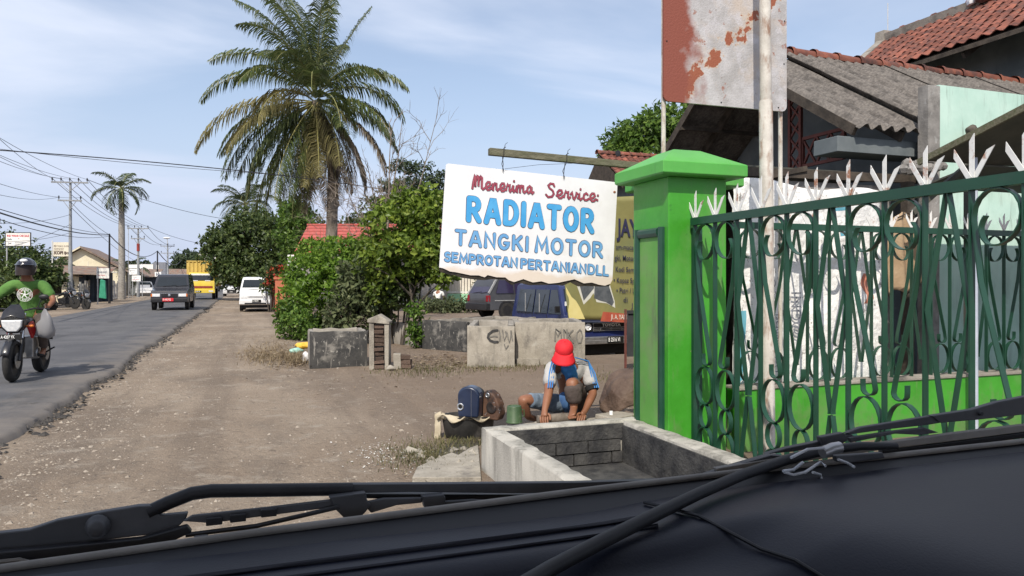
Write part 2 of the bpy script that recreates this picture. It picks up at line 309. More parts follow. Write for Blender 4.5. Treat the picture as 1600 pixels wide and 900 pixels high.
# ------------------------------------------------------------------ brush lettering
def arc(cx, cy, rx, ry, a0, a1, n=8):
    return [(cx+rx*cos(radians(a0+(a1-a0)*i/n)), cy+ry*sin(radians(a0+(a1-a0)*i/n))) for i in range(n+1)]
FONT = {
 'A': (.82, [[(0,0),(.34,1),(.48,1),(.82,0)], [(.15,.33),(.67,.33)]]),
 'B': (.66, [[(0,0),(0,1)], [(0,1),(.3,1)]+arc(.32,.76,.26,.24,80,-90,6)+[(0,.52)], [(.3,.52)]+arc(.34,.26,.3,.26,80,-90,6)+[(0,0)]]),
 'C': (.7, [arc(.38,.5,.38,.5,45,315,12)]),
 'D': (.72, [[(0,0),(0,1)], [(0,1),(.25,1)]+arc(.28,.5,.44,.5,85,-85,10)+[(0,0)]]),
 'E': (.58, [[(.56,1),(0,1),(0,0),(.56,0)], [(0,.52),(.46,.52)]]),
 'G': (.76, [arc(.38,.5,.38,.5,50,340,12)+[(.74,.42),(.45,.42)]]),
 'H': (.66, [[(0,0),(0,1)], [(.66,0),(.66,1)], [(0,.5),(.66,.5)]]),
 'I': (.06, [[(.03,0),(.03,1)]]),
 'J': (.5, [[(.46,1),(.46,.3)]+arc(.24,.26,.22,.26,0,-170,6)]),
 'K': (.68, [[(0,0),(0,1)], [(.62,1),(.06,.45)], [(.22,.6),(.68,0)]]),
 'L': (.52, [[(0,1),(0,0),(.52,0)]]),
 'M': (.92, [[(0,0),(.1,1),(.46,.25),(.82,1),(.92,0)]]),
 'N': (.7, [[(0,0),(0,1),(.7,0),(.7,1)]]),
 'O': (.8, [arc(.4,.5,.4,.5,90,455,16)]),
 'P': (.64, [[(0,0),(0,1)], [(0,1),(.3,1)]+arc(.32,.74,.3,.26,85,-90,7)+[(0,.48)]]),
 'R': (.70, [[(0,0),(0,1)], [(0,1),(.3,1)]+arc(.32,.74,.3,.26,85,-90,7)+[(0,.48)], [(.28,.48),(.68,0)]]),
 'S': (.6, [arc(.32,.75,.28,.25,40,250,8)+arc(.3,.27,.3,.27,75,-150,8)]),
 'T': (.7, [[(0,1),(.7,1)], [(.35,1),(.35,0)]]),
 ' ': (.35, []),
 # script hand
 'm1': (.95, [[(0,.02),(.06,.5),(.14,.98),(.22,.85),(.22,.15),(.36,.95),(.46,.9),(.46,.2),(.62,.95),(.72,.85),(.72,.12),(.82,.02),(.95,.12)]]),
 's1': (.68, [[(.56,.82),(.5,.98),(.3,1.0),(.16,.84),(.24,.66),(.46,.5),(.54,.28),(.42,.06),(.16,.0),(.02,.16)], ]),
 'e': (.46, [[(0,.16),(.26,.26),(.38,.42),(.32,.58),(.18,.58),(.06,.42),(.06,.16),(.18,.0),(.32,.02),(.46,.18)]]),
 'n': (.56, [[(0,.1),(.08,.52),(.1,.02)], [(.1,.3),(.22,.52),(.34,.5),(.36,.1),(.44,.02),(.56,.14)]]),
 'r': (.4, [[(0,.12),(.1,.56),(.14,.46),(.28,.5),(.27,.12),(.33,.03),(.42,.14)]]),
 'i': (.28, [[(0,.12),(.12,.5),(.11,.1),(.17,.02),(.28,.14)], [(.16,.78),(.165,.82)]]),
 'm': (.82, [[(0,.1),(.08,.52),(.1,.02)], [(.1,.3),(.2,.52),(.32,.5),(.33,.02)], [(.34,.3),(.46,.52),(.58,.5),(.6,.1),(.68,.02),(.82,.14)]]),
 'a': (.54, [[(.38,.42),(.24,.54),(.08,.42),(.04,.18),(.14,.02),(.28,.1),(.4,.5),(.39,.12),(.46,.02),(.56,.12)]]),
 'v': (.46, [[(0,.36),(.1,.52),(.18,.1),(.25,.02),(.38,.3),(.4,.5),(.5,.44)]]),
 'c': (.42, [[(.34,.44),(.24,.54),(.1,.44),(.05,.2),(.14,.03),(.28,.03),(.42,.15)]]),
 ':': (.16, [[(.05,.1),(.055,.13)], [(.08,.45),(.085,.48)]]),
}
def stroke_mesh(mb, path, half, nrm, lift):
    """round-ended brush stroke as a flat ribbon; path is a list of 3-D points in the plane of nrm"""
    pts = [path[0]]
    for p in path[1:]:
        if (p-pts[-1]).length > 1e-4: pts.append(p)
    m = len(pts)
    if m < 2: return
    vs = []; fs = []
    off = nrm*lift
    for i in range(m):
        a = (pts[i]-pts[i-1]).normalized() if i else None
        b = (pts[i+1]-pts[i]).normalized() if i < m-1 else None
        t = ((a or b)+(b or a))
        t = t.normalized() if t.length > .3 else (a or b)
        q = nrm.cross(t); ref = nrm.cross(a or b); sc_ = min(1.6, 1/max(.4, q.dot(ref)))
        o2 = off+nrm*(.00004*i/m); vs += [pts[i]+q*half*sc_+o2, pts[i]-q*half*sc_+o2]
    fs = [(2*i, 2*i+1, 2*i+3, 2*i+2) for i in range(m-1)]
    for e, t in ((0, (pts[0]-pts[1]).normalized()), (m-1, (pts[-1]-pts[-2]).normalized())):
        q = nrm.cross(t); base = len(vs)
        o2 = off+nrm*(-.00002 if e == 0 else .00006); ring = [pts[e]+(q*cos(pi*k/6)+t*sin(pi*k/6))*half+o2 for k in range(7)]
        vs += ring; fs.append(tuple(range(base, base+7)))
    mb.add(vs, fs)
def brush_text(letters, p0, p1, up, nrm, half, mb_fill, mb_edge=None, edge=.004, gap=.16, wob=.0):
    """letters between p0 and p1 on the base line; up = vector of the cap height"""
    total = sum(FONT[c][0] for c in letters)+gap*(len(letters)-1)
    right = (p1-p0)/total; x = 0; k = 0
    for c in letters:
        wd, strokes = FONT[c]; jy = R.uniform(-wob, wob)
        for st in strokes:
            pts = [p0+right*(x+a)+up*(b+jy) for a, b in st]
            if mb_edge is not None: stroke_mesh(mb_edge, pts, half+edge, nrm, .0012+k*.00012)
            stroke_mesh(mb_fill, pts, half, nrm, .0055+k*.00012); k += 1
        x += wd+gap
def print_text(name, body, origin, right, up, size, m, parent, bold=0.0, shear=0.0, width=1.0, align='LEFT'):
    """printed lettering as a flat mesh"""
    cu = bpy.data.curves.new(name, 'FONT'); cu.body = body; cu.size = 1.0; cu.offset = bold; cu.shear = shear; cu.align_x = align; cu.resolution_u = 3
    o = bpy.data.objects.new(name, cu); COL.objects.link(o)
    bpy.context.view_layer.update()
    me = bpy.data.meshes.new_from_object(o.evaluated_get(bpy.context.evaluated_depsgraph_get()))
    bpy.data.objects.remove(o); bpy.data.curves.remove(cu)
    me.materials.clear(); me.materials.append(m); me.name = name
    right, up, origin = V(right).normalized(), V(up).normalized(), V(origin); nrm = right.cross(up)
    for v in me.vertices:
        c = v.co; v.co = origin+right*(c.x*size*width)+up*(c.y*size)+nrm*.003
    o = bpy.data.objects.new(name, me); COL.objects.link(o)
    if parent is not None: o.parent = parent
    return o

# ------------------------------------------------------------------ ground and road
def ground_mat():
    m = bpy.data.materials.new('dusty earth'); m.use_nodes = True; t = m.node_tree; b = t.nodes['Principled BSDF']; L = t.links.new
    pos = N(t, 'ShaderNodeNewGeometry').outputs['Position']
    def nz(s, d=6, r=.6, off=(0,0,0), st=(1,1,1)):
        mp = N(t, 'ShaderNodeMapping'); mp.inputs['Location'].default_value = off; mp.inputs['Scale'].default_value = st; L(pos, mp.inputs[0])
        n = N(t, 'ShaderNodeTexNoise'); n.inputs['Scale'].default_value = s; n.inputs['Detail'].default_value = d; n.inputs['Roughness'].default_value = r; L(mp.outputs[0], n.inputs['Vector']); return n.outputs[0]
    def rng(x, a, bb, c=0, d=1):
        n = N(t, 'ShaderNodeMapRange'); n.inputs[1].default_value = a; n.inputs[2].default_value = bb; n.inputs[3].default_value = c; n.inputs[4].default_value = d; L(x, n.inputs[0]); return n.outputs[0]
    def mix(f, a, c):
        n = N(t, 'ShaderNodeMix', data_type='RGBA'); L(f, n.inputs[0])
        if isinstance(a, tuple): n.inputs[6].default_value = (*a, 1)
        else: L(a, n.inputs[6])
        n.inputs[7].default_value = (*c, 1); return n.outputs[2]
    c = mix(rng(nz(.35, 7, .6), .38, .62), (.24,.187,.14), (.325,.265,.205))
    c = mix(rng(nz(.9, 8, .65, (5,2,0), (1,.35,1)), .50, .62, 0, .75), c, (.19,.154,.122))      # wheel-worn streaks along the road
    c = mix(rng(nz(1.5, 5, .6, (2,9,0), (1,.05,1)), .50, .60, 0, .55), c, (.18,.143,.112))       # tyre tracks
    c = mix(rng(nz(2.6, 8, .7, (9,2,0)), .54, .66, 0, .7), c, (.36,.315,.26))
    c = mix(rng(nz(11, 6, .7, (1,7,0)), .57, .66, 0, .7), c, (.135,.108,.086))
    c = mix(rng(nz(46, 4, .7, (3,1,0)), .60, .66, 0, .8), c, (.38,.335,.275))
    c = mix(rng(nz(90, 3, .6, (2,8,0)), .66, .70, 0, .8), c, (.11,.09,.075))
    sp = N(t, 'ShaderNodeSeparateXYZ'); L(pos, sp.inputs[0])
    ax = N(t, 'ShaderNodeMath', operation='MULTIPLY_ADD'); ax.inputs[1].default_value = 1.6; ax.inputs[2].default_value = -.8
    L(nz(.5, 5, .6, (4,4,0)), ax.inputs[0]); sm = N(t, 'ShaderNodeMath'); L(ax.outputs[0], sm.inputs[0]); L(sp.outputs[0], sm.inputs[1])
    c = mix(rng(sm.outputs[0], .6, 2.6, 0, .66), c, (.185,.14,.108))                          # brown trodden soil of the yard
    L(c, b.inputs['Base Color']); b.inputs['Roughness'].default_value = .95; b.inputs['Specular IOR Level'].default_value = .15
    n1, n2 = nz(14, 7, .7), nz(70, 4, .7)
    ad = N(t, 'ShaderNodeMath', operation='MULTIPLY_ADD'); ad.inputs[1].default_value = .35; L(n2, ad.inputs[0]); L(n1, ad.inputs[2])
    bp = N(t, 'ShaderNodeBump'); bp.inputs['Strength'].default_value = .9; bp.inputs['Distance'].default_value = .045; L(ad.outputs[0], bp.inputs['Height']); L(bp.outputs[0], b.inputs['Normal'])
    return m
MT['ground'] = ground_mat()
g = MB()
def gz(x, y):
    if -2.1 < x < 1.4 and 2 < y < 60: return .035*noise.noise(V((x*.5, y*.35, 3)))+.012*noise.noise(V((x*2.1, y*1.7, 1)))-.02
    if x > 5.0 and 12 < y < 24: return -.47*max(0, min(1, (x-5.0)/1.2))*max(0, min(1, (y-13.2)/2.6))*max(0, min(1, (25.5-y)/3.5))*max(0, min(1, (12-x)/1.5))
    return 0.0
ys = [-30, -8, 0]+[2+.45*i for i in range(90)]+[45, 60, 90, 150, 400, 1500]
xs = [-900, -200, -60, -20, -8, -4, -2.6]+[-2.3+.3*i for i in range(14)]+[2.2, 3.5, 4.6, 5.2, 5.6, 6, 6.6, 8, 10, 10.8, 12, 30, 90, 300, 900]
idx = {}
for j, y in enumerate(ys):
    for i, x in enumerate(xs): g.v.append((x, y, gz(x, y)))
nx = len(xs)
g.f = [(j*nx+i, j*nx+i+1, (j+1)*nx+i+1, (j+1)*nx+i) for j in range(len(ys)-1) for i in range(nx-1)]
g.build('ground', MT['ground'], smooth=60, kind='structure')

MT['asphalt'] = mat('asphalt', (.080,.080,.086), (.115,.114,.119), .8, rough=.86, bump=.35, bscale=160, patches=(((.15,.145,.135), .5, .5, .7, .5, (1,.2,1)), ((.048,.048,.052), 1.1, .56, .66, .65, (1,.25,1)), ((.045,.045,.048), 6, .655, .67, .8, (1,.5,1)), ((.2,.19,.175), 150, .66, .72, .5)), pos=True, spec=.25)
t_ = MT['asphalt'].node_tree; b_ = t_.nodes['Principled BSDF']; old_ = b_.inputs['Base Color'].links[0].from_socket
gp_ = N(t_, 'ShaderNodeNewGeometry'); sp_ = N(t_, 'ShaderNodeSeparateXYZ'); t_.links.new(gp_.outputs['Position'], sp_.inputs[0])
nn_ = N(t_, 'ShaderNodeTexNoise'); nn_.inputs['Scale'].default_value = 1.6; nn_.inputs['Detail'].default_value = 9; nn_.inputs['Roughness'].default_value = .7; t_.links.new(gp_.outputs['Position'], nn_.inputs['Vector'])
ma_ = N(t_, 'ShaderNodeMath', operation='MULTIPLY_ADD'); ma_.inputs[1].default_value = 2.2; t_.links.new(nn_.outputs[0], ma_.inputs[0]); t_.links.new(sp_.outputs[0], ma_.inputs[2])
mr_ = N(t_, 'ShaderNodeMapRange'); mr_.inputs[1].default_value = -1.65; mr_.inputs[2].default_value = -.75; mr_.inputs[4].default_value = .75; t_.links.new(ma_.outputs[0], mr_.inputs[0])
mx_ = N(t_, 'ShaderNodeMix', data_type='RGBA'); t_.links.new(mr_.outputs[0], mx_.inputs[0]); t_.links.new(old_, mx_.inputs[6]); mx_.inputs[7].default_value = (.20,.175,.15,1); t_.links.new(mx_.outputs[2], b_.inputs['Base Color'])
ZR = .062
def edge(y): return -2.02+.16*noise.noise(V((y*.33, 2, 0)))+.10*noise.noise(V((y*1.3, 7, 0)))+.05*noise.noise(V((y*4.1, 3, 0)))+.02*noise.noise(V((y*13, 1, 0)))
rd = MB(); ry = [-20, -6]+[.0+.08*i for i in range(600)]+[48+2*i for i in range(40)]+[140, 200, 400, 1500]
for y in ry:
    e = edge(y) if -7 < y < 130 else -2.0
    j = .02*noise.noise(V((y*9, 5, 0)))
    rd.v += [(-7.25, y, 0), (-7.1, y, ZR), (-4.6, y, ZR+.02), (e-.45, y, ZR+.012), (e-.05, y, ZR-.004+j*.4), (e, y, ZR-.03+j), (e+.035+abs(j), y, -.05)]
for j in range(len(ry)-1):
    for i in range(6): rd.f.append((j*7+i, j*7+i+1, (j+1)*7+i+1, (j+1)*7+i))
rd.build('road', MT['asphalt'], smooth=40, kind='structure')
# crumbled bitumen along the broken edge
cr = MB(); MT['bitumen'] = mat('broken bitumen', (.035,.033,.032), (.075,.068,.062), 20, rough=.95, pos=True)
def chip(mb, c, r, fl=.6):
    a = [V((R.uniform(.6,1.2), 0, 0)), V((0, R.uniform(.6,1.2), 0)), V((-R.uniform(.6,1.2), 0, 0)), V((0, -R.uniform(.6,1.2), 0)), V((R.uniform(-.2,.2), R.uniform(-.2,.2), R.uniform(.5,1)*fl))]
    M = Matrix.Rotation(R.uniform(0, 6.3), 3, 'Z') @ Matrix.Rotation(R.uniform(-.4, .4), 3, 'X')
    mb.add([V(c)+M @ p*r for p in a], [(0,1,4), (1,2,4), (2,3,4), (3,0,4)])
for k in range(3200):
    y = 5+45*R.random()**1.6
    if noise.noise(V((y*.8, 11, 0)))+.6*noise.noise(V((y*3.1, 4, 0))) < R.uniform(-.5, .35): continue
    chip(cr, (edge(y)+R.gauss(.05, .08), y, gz(edge(y), y)+R.uniform(-.01, .03)), R.uniform(.012, .05), .8)
cr.build('road_edge_rubble', MT['bitumen'], kind='stuff', fixn=False, label='dark crumbled bitumen along the broken asphalt edge')
MT['stone'] = mat('pale pebble', (.25,.21,.17), (.37,.325,.27), 3, rough=.9, pos=True, lo=.3, hi=.7, patches=(((.13,.11,.095), 9, .55, .6, .8),))
st = MB()
for k in range(11000):
    y = 3.2+24*R.random()**1.9; x = R.uniform(-1.95, 1.5) if R.random() < .75 else R.uniform(1.4, 4.5)
    if x > 1.6 and y < 6: continue
    if x > -2 and y < 16 and R.random() < .45: x = -1.95+abs(R.gauss(0, .55))
    chip(st, (x, y, gz(x, y)-.002), R.uniform(.005, .016)*(2.2 if R.random() < .08 else 1), .7)
st.build('gravel', MT['stone'], kind='stuff', fixn=False, label='pale pebbles strewn over the dirt shoulder')
# leaf litter and trampled weeds
MT['litter'] = leafmat('dry litter', (.10,.07,.045), (.20,.15,.10), (.30,.25,.18), .1, .9)
MT['weed'] = leafmat('weeds', (.07,.085,.03), (.14,.13,.06), (.22,.19,.10), .2, .8)
lt = MB(); st2 = MB()
def flake(mb, c, r):
    a = R.uniform(0, 6.3); M = Matrix.Rotation(a, 3, 'Z') @ Matrix.Rotation(R.uniform(-.7, .7), 3, 'X')
    mb.add([V(c)+M @ V(p)*r for p in ((-1,0,0), (0,-.35,.05), (1,0,0), (0,.35,.05))], [(0,1,2,3)])
def blade(mb, c, h, lean, wd=.004):
    a = R.uniform(0, 6.3); d = V((cos(a), sin(a), 0)); q = V((-sin(a), cos(a), 0))*wd; c = V(c)
    mb.add([c-q, c+q, c+d*lean*.4+V((0,0,h*.65))+q*.7, c+d*lean*.4+V((0,0,h*.65))-q*.7, c+d*lean+V((0,0,h))], [(0,1,2,3), (3,2,4)])
def scatter(n, cu, cv, su, sv, fn):
    for k in range(n):
        p = G(cu+R.gauss(0, su), max(452, cv+R.gauss(0, sv))); fn(p)
scatter(900, 690, 565, 40, 8, lambda p: flake(lt, (p.x, p.y, .012+R.random()*.03), R.uniform(.015, .05)))
scatter(700, 445, 562, 24, 7, lambda p: flake(lt, (p.x, p.y, .012+R.random()*.05), R.uniform(.015, .05)))
scatter(260, 660, 720, 50, 14, lambda p: flake(lt, (p.x, p.y, .008), R.uniform(.008, .022)))
scatter(250, 600, 600, 130, 12, lambda p: flake(lt, (p.x, p.y, .01), R.uniform(.01, .03)))
scatter(420, 640, 708, 48, 12, lambda p: chip(st2, (p.x, p.y, -.002), R.uniform(.004, .013), .35))
lt.build('leaf_litter', MT['litter'], kind='stuff', fixn=False, label='dry brown leaf litter on the trodden soil')
st2.build('lime_chips', MT['whitewash'], kind='stuff', fixn=False, label='pale lime chips scattered before the cement tank')
wd_ = MB()
scatter(900, 770, 574, 60, 4, lambda p: blade(wd_, (p.x, p.y, 0), R.uniform(.02, .08), R.uniform(.01, .05)))
scatter(700, 655, 580, 40, 5, lambda p: blade(wd_, (p.x, p.y, 0), R.uniform(.02, .07), R.uniform(.01, .05)))
scatter(1500, 668, 712, 34, 11, lambda p: blade(wd_, (p.x, p.y, 0), R.uniform(.015, .05), R.uniform(.01, .04), .003))
scatter(500, 720, 692, 26, 6, lambda p: blade(wd_, (p.x, p.y, 0), R.uniform(.015, .06), R.uniform(.01, .05), .003))
scatter(500, 960, 590, 40, 5, lambda p: blade(wd_, (p.x, p.y, 0), R.uniform(.02, .06), R.uniform(.01, .05)))
wd_.build('weeds', MT['weed'], kind='stuff', fixn=False, label='sparse trampled weeds beside the concrete troughs')
dg = MB()
MT['hay'] = leafmat('dead grass', (.16,.115,.065), (.26,.2,.12), (.36,.29,.19), .25, .9)
for k in range(1500):
    p = G(425+R.gauss(0, 26), 552+R.gauss(0, 9)); q = max(0, 1-abs(p.y-13.6)/1.4)
    blade(dg, (p.x, p.y, 0), R.uniform(.05, .22)*(.35+q*.7), R.uniform(.05, .25), .005)
for k in range(600):
    p = G(462+R.gauss(0, 10), 566+R.gauss(0, 4)); blade(dg, (p.x, p.y, R.uniform(0, .1)), R.uniform(.03, .12), R.uniform(.05, .2), .004)
dg.build('dead_grass', MT['hay'], kind='stuff', fixn=False, label='heap of dead straw coloured grass by the black trough')

# ------------------------------------------------------------------ green gate pillar
PX0, PX1, PY0, PY1 = 3.01, 3.53, 4.87, 5.41
def pillar_cap(mb, x0, x1, y0, y1, z, o=.115):
    cx, cy = (x0+x1)/2, (y0+y1)/2; hx, hy = (x1-x0)/2+o, (y1-y0)/2+o
    rings = [(hx-.015, hy-.015, z), (hx, hy, z+.012), (hx, hy, z+.098), (hx*.33, hy*.33, z+.235)]
    vs = []
    for a, b, zz in rings: vs += [(cx-a, cy-b, zz), (cx+a, cy-b, zz), (cx+a, cy+b, zz), (cx-a, cy+b, zz)]
    fs = [(3,2,1,0), (12,13,14,15)]+[(i*4+k, i*4+(k+1) % 4, i*4+4+(k+1) % 4, i*4+4+k) for i in range(3) for k in range(4)]
    mb.add(vs, fs)
pil = thing('gate_pillar', 'tall bright green gate pillar with pyramid cap beside the cement tank', 'pillar', (0,0,0))
m = MB(); m.box(PX0, PX1, PY0, PY1, 0, 2.25); m.build('shaft', MT['green'], pil, bevel=.008)
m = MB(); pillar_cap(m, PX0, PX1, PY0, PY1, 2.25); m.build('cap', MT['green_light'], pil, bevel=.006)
# panel on the road side: raised dark moulding round a paler field
fy0, fy1, fz1 = PY0+.055, PY1-.05, 1.87
m = MB(); m.box(PX0-.006, PX0+.01, fy0+.06, fy1-.06, .2, fz1-.06); m.build('panel', MT['green_dull'], pil)
for (a, b, c, d) in ((fy0, fy0+.07, .02, fz1), (fy1-.07, fy1, .02, fz1), (fy0+.07, fy1-.07, fz1-.075, fz1)):
    m = MB(); hz = c > 1
    if hz: prof = [(0,c), (.022,c+.004), (.035,c+.03), (.035,d-.018), (.02,d-.004), (0,d)]
    else: prof = None
    if hz: m.prism([(PX0-p, a, q) for p, q in prof], (0, b-a, 0))
    else: m.prism([(PX0-p, q, c) for p, q in [(0,a), (.02,a+.004), (.035,a+.02), (.035,b-.03), (.022,b-.004), (0,b)]], (0, 0, d-c))
    m.build('moulding', MT['green_dark'], pil)
m = MB(); m.box(PX0+.20, PX0+.285, PY0-.022, PY0-.001, .2, 1.86); m.build('dark_bar', MT['green_dark'], pil)  # dark green upright strip on the pillar face at the gate's end
pil2 = thing('gate_pillar', 'second green pillar half hidden behind the tall one, only its cap tip showing', 'pillar', (0,0,0))
m = MB(); m.box(3.40, 3.92, 5.43, 5.95, 0, 2.26); m.build('shaft', MT['green'], pil2, bevel=.008)
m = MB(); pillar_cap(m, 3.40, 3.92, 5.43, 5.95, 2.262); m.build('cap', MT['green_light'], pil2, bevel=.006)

# ------------------------------------------------------------------ scrolled ironwork: gate leaf and fence
def ironwork(root, P3, Nv, nb, b, zmap, lower=True, wd=.034, th=.006, rail_from=0, spikes=1.0):
    """P3(s, z) -> point; bays of width b in the order scroll, scroll mirrored, diamond"""
    def bar(name, path, w_=wd, t_=th, m_='green_dark'):
        mb = MB(); mb.ribbon([P3(s, zmap(z)) for s, z in path], Nv, w_, t_); return mb.build(name, MT[m_], root, smooth=50)
    Lg = nb*b
    mb = MB(); a, c = P3(-.03, zmap(1.905)), P3(Lg+.03, zmap(1.905)); mb.beam(a, c, .05, .055); mb.build('top_rail', MT['green_dark'], root)
    if lower:
        mb = MB(); a, c = P3(-.03, zmap(.12)), P3(Lg+.03, zmap(.12)); mb.beam(a, c, .04, .05); mb.build('bottom_rail', MT['green_dark'], root)
    zb = .14 if lower else .50
    for i in range(nb+1):
        s0 = i*b
        bar('upright', [(s0, zb), (s0, 1.885)], wd, .009)
        for da, ln in ((0, .205), (32, .165), (-32, .165)):
            a = radians(da); x0 = s0+.012*sin(a); L_ = ln*R.uniform(.93, 1.06)*spikes
            mb = MB(); dv = (sin(a), cos(a)); z0 = 1.932; w2 = .0125
            pl = [(x0-dv[1]*w2, z0+dv[0]*w2), (x0+dv[1]*w2, z0-dv[0]*w2), (x0+dv[1]*w2+dv[0]*L_, z0-dv[0]*w2+dv[1]*L_), (x0-dv[1]*w2+dv[0]*(L_-.035), z0+dv[0]*w2+dv[1]*(L_-.035))]
            o2 = V(Nv)*(.006*(da/32.0))
            mb.prism([P3(s, zmap(1.932)+(z-1.932))+o2-V(Nv)*.002 for s, z in pl], V(Nv)*.004)
            mb.build('spike', MT['spike'], root)
    r = b/2-.012
    for i in range(nb):
        s0 = i*b; kind = i % 3
        if kind < 2:
            fl = (lambda x: s0+x) if kind == 0 else (lambda x: s0+b-x)
            zc = 1.875-r*1.05
            hx, hz = .60*b, .865
            path = [(hx-.045, hz+.05), (hx-.045, hz+.015)]+[(hx-.002+.043*cos(radians(a)), hz-.0+.035*sin(radians(a))) for a in range(200, 361, 32)]
            path += [(hx+.03, hz+.06), (.045, 1.45), (.012, zc-.02)]
            for a in range(180, -231, -20):
                q = 1.0 if a > -20 else max(.62, 1.0-(-20-a)/210*.42)
                path.append((b/2+(r*q)*cos(radians(a)), zc-(.0 if a > 0 else min(1, -a/120)*.05)+r*1.05*q*sin(radians(a))))
            bar('scroll_bar', [(fl(x), z) for x, z in path])
            rings = [(.68, .14, .105)]
            if lower: rings += [(.455, .085, .06), (.26, .11, .085)]
            for zc2, rz, rx in rings:
                bar('ring', [(s0+b/2+rx*cos(radians(a)), zc2+rz*sin(radians(a))) for a in range(90, 451, 18)])
        else:
            c_ = s0+b/2
            for sg in (-1, 1):
                e = s0+.012 if sg < 0 else s0+b-.012
                bar('diagonal_bar', [(c_+sg*.008, 1.88), (e, 1.31), (c_+sg*.010, .70), (c_+sg*.012, .68)])
                if lower: bar('diagonal_bar', [(c_+sg*.010, .672), (e-sg*.02, .15)])
gate = thing('iron_gate', 'dark green scrolled iron gate leaf topped with chipped white spikes', 'gate', (0,0,0))
ironwork(gate, lambda s, z: V((3.20, 4.80-s, z)), (1,0,0), 14, .252, lambda z: z)
FY_ = 5.32
fence = thing('iron_fence', 'dark green scrolled iron fence standing on the low green wall', 'fence', (0,0,0))
ironwork(fence, lambda s, z: V((3.98+s, FY_, z)), (0,1,0), 27, .245, lambda z: z+.03, lower=False, spikes=.85)
lw = thing('boundary_wall', 'low bright green wall under the scrolled iron fence', 'wall', (0,0,0))
m = MB(); m.box(3.925, 12, FY_-.07, FY_+.09, -.1, .525); m.build('masonry', MT['green'], lw)
m = MB(); m.box(3.925, 12, FY_-.085, FY_+.11, .525, .553); m.build('coping', MT['concrete'], lw, bevel=.006)

# ------------------------------------------------------------------ tall rusty pipe and rusted billboard
m = MB(); b0 = V((4.02, 4.98, 0)); tp = V((3.985, 5.0, 5.2))
def lerp(a, b, t): return a+(b-a)*t
zj = 2.93
m.tube([b0, lerp(b0, tp, (zj-.02)/5.2), lerp(b0, tp, zj/5.2)], [.053, .055, .05], 16)
m.tube([lerp(b0, tp, (zj-.05)/5.2), tp], .046, 16)
m.build('pipe_pole', MT['rust_pole'], smooth=40, label='tall white pipe pole with rust spots rising behind the gate', cat='pole')
def rustboard():
    m = mat('rusted sheet', (.34,.33,.33), (.46,.45,.46), 6, rough=.7, bump=.35, bscale=60, patches=(((.46,.38,.31), 2.6, .50, .66, .7), ((.50,.49,.52), 9, .55, .66, .6), ((.27,.10,.06), 5, .60, .63, .75), ((.15,.11,.09), 18, .64, .70, .6)))
    t = m.node_tree; L = t.links.new; b = t.nodes['Principled BSDF']; old = b.inputs['Base Color'].links[0].from_socket
    tcx = N(t, 'ShaderNodeTexCoord'); sp = N(t, 'ShaderNodeSeparateXYZ'); L(tcx.outputs['Object'], sp.inputs[0])
    nn = N(t, 'ShaderNodeTexNoise'); nn.inputs['Scale'].default_value = 3.4; nn.inputs['Detail'].default_value = 5; L(tcx.outputs['Object'], nn.inputs['Vector'])
    # left margin, ragged
    a = N(t, 'ShaderNodeMath', operation='MULTIPLY_ADD'); a.inputs[1].default_value = -.62; L(nn.outputs[0], a.inputs[0]); L(sp.outputs[0], a.inputs[2])
    mr = N(t, 'ShaderNodeMapRange'); mr.inputs[1].default_value = -.58; mr.inputs[2].default_value = -.70; L(a.outputs[0], mr.inputs[0])
    # one diagonal tear of rust across the middle
    d1 = N(t, 'ShaderNodeMath', operation='MULTIPLY_ADD'); d1.inputs[1].default_value = -1.0; L(sp.outputs[0], d1.inputs[0]); L(sp.outputs[2], d1.inputs[2])
    ab = N(t, 'ShaderNodeMath', operation='ADD'); ab.inputs[1].default_value = .08; L(d1.outputs[0], ab.inputs[0])
    ab2 = N(t, 'ShaderNodeMath', operation='ABSOLUTE'); L(ab.outputs[0], ab2.inputs[0])
    n2 = N(t, 'ShaderNodeTexNoise'); n2.inputs['Scale'].default_value = 4.6; n2.inputs['Detail'].default_value = 6; n2.inputs['Roughness'].default_value = .65
    mp = N(t, 'ShaderNodeMapping'); mp.inputs['Location'].default_value = (4.2, 0, 1.7); L(tcx.outputs['Object'], mp.inputs[0]); L(mp.outputs[0], n2.inputs['Vector'])
    s2 = N(t, 'ShaderNodeMath', operation='MULTIPLY_ADD'); s2.inputs[1].default_value = -1.1; L(ab2.outputs[0], s2.inputs[0]); L(n2.outputs[0], s2.inputs[2])
    m2 = N(t, 'ShaderNodeMapRange'); m2.inputs[1].default_value = .455; m2.inputs[2].default_value = .475; L(s2.outputs[0], m2.inputs[0])
    m3 = N(t, 'ShaderNodeMapRange'); m3.inputs[1].default_value = .43; m3.inputs[2].default_value = .465; m3.inputs[4].default_value = .55; L(s2.outputs[0], m3.inputs[0])
    x0 = N(t, 'ShaderNodeMix', data_type='RGBA'); L(m3.outputs[0], x0.inputs[0]); L(old, x0.inputs[6]); x0.inputs[7].default_value = (.55,.42,.27,1)
    x1 = N(t, 'ShaderNodeMix', data_type='RGBA'); L(m2.outputs[0], x1.inputs[0]); L(x0.outputs[2], x1.inputs[6]); x1.inputs[7].default_value = (.27,.085,.045,1)
    x2 = N(t, 'ShaderNodeMix', data_type='RGBA'); L(mr.outputs[0], x2.inputs[0]); L(x1.outputs[2], x2.inputs[6]); x2.inputs[7].default_value = (.215,.062,.042,1)
    L(x2.outputs[2], b.inputs['Base Color']); return m
YB = 5.35
pl, pr = onY(1038, 157, YB), onY(1228, 162, YB)
bw = pr.x-pl.x; bh = 1.75
bb = thing('billboard', 'rusted flaking metal billboard on two thin legs in front of the roof', 'billboard', ((pl.x+pr.x)/2, YB, pl.z), radians(-1))
m = MB(); rr_ = .05; pts = []
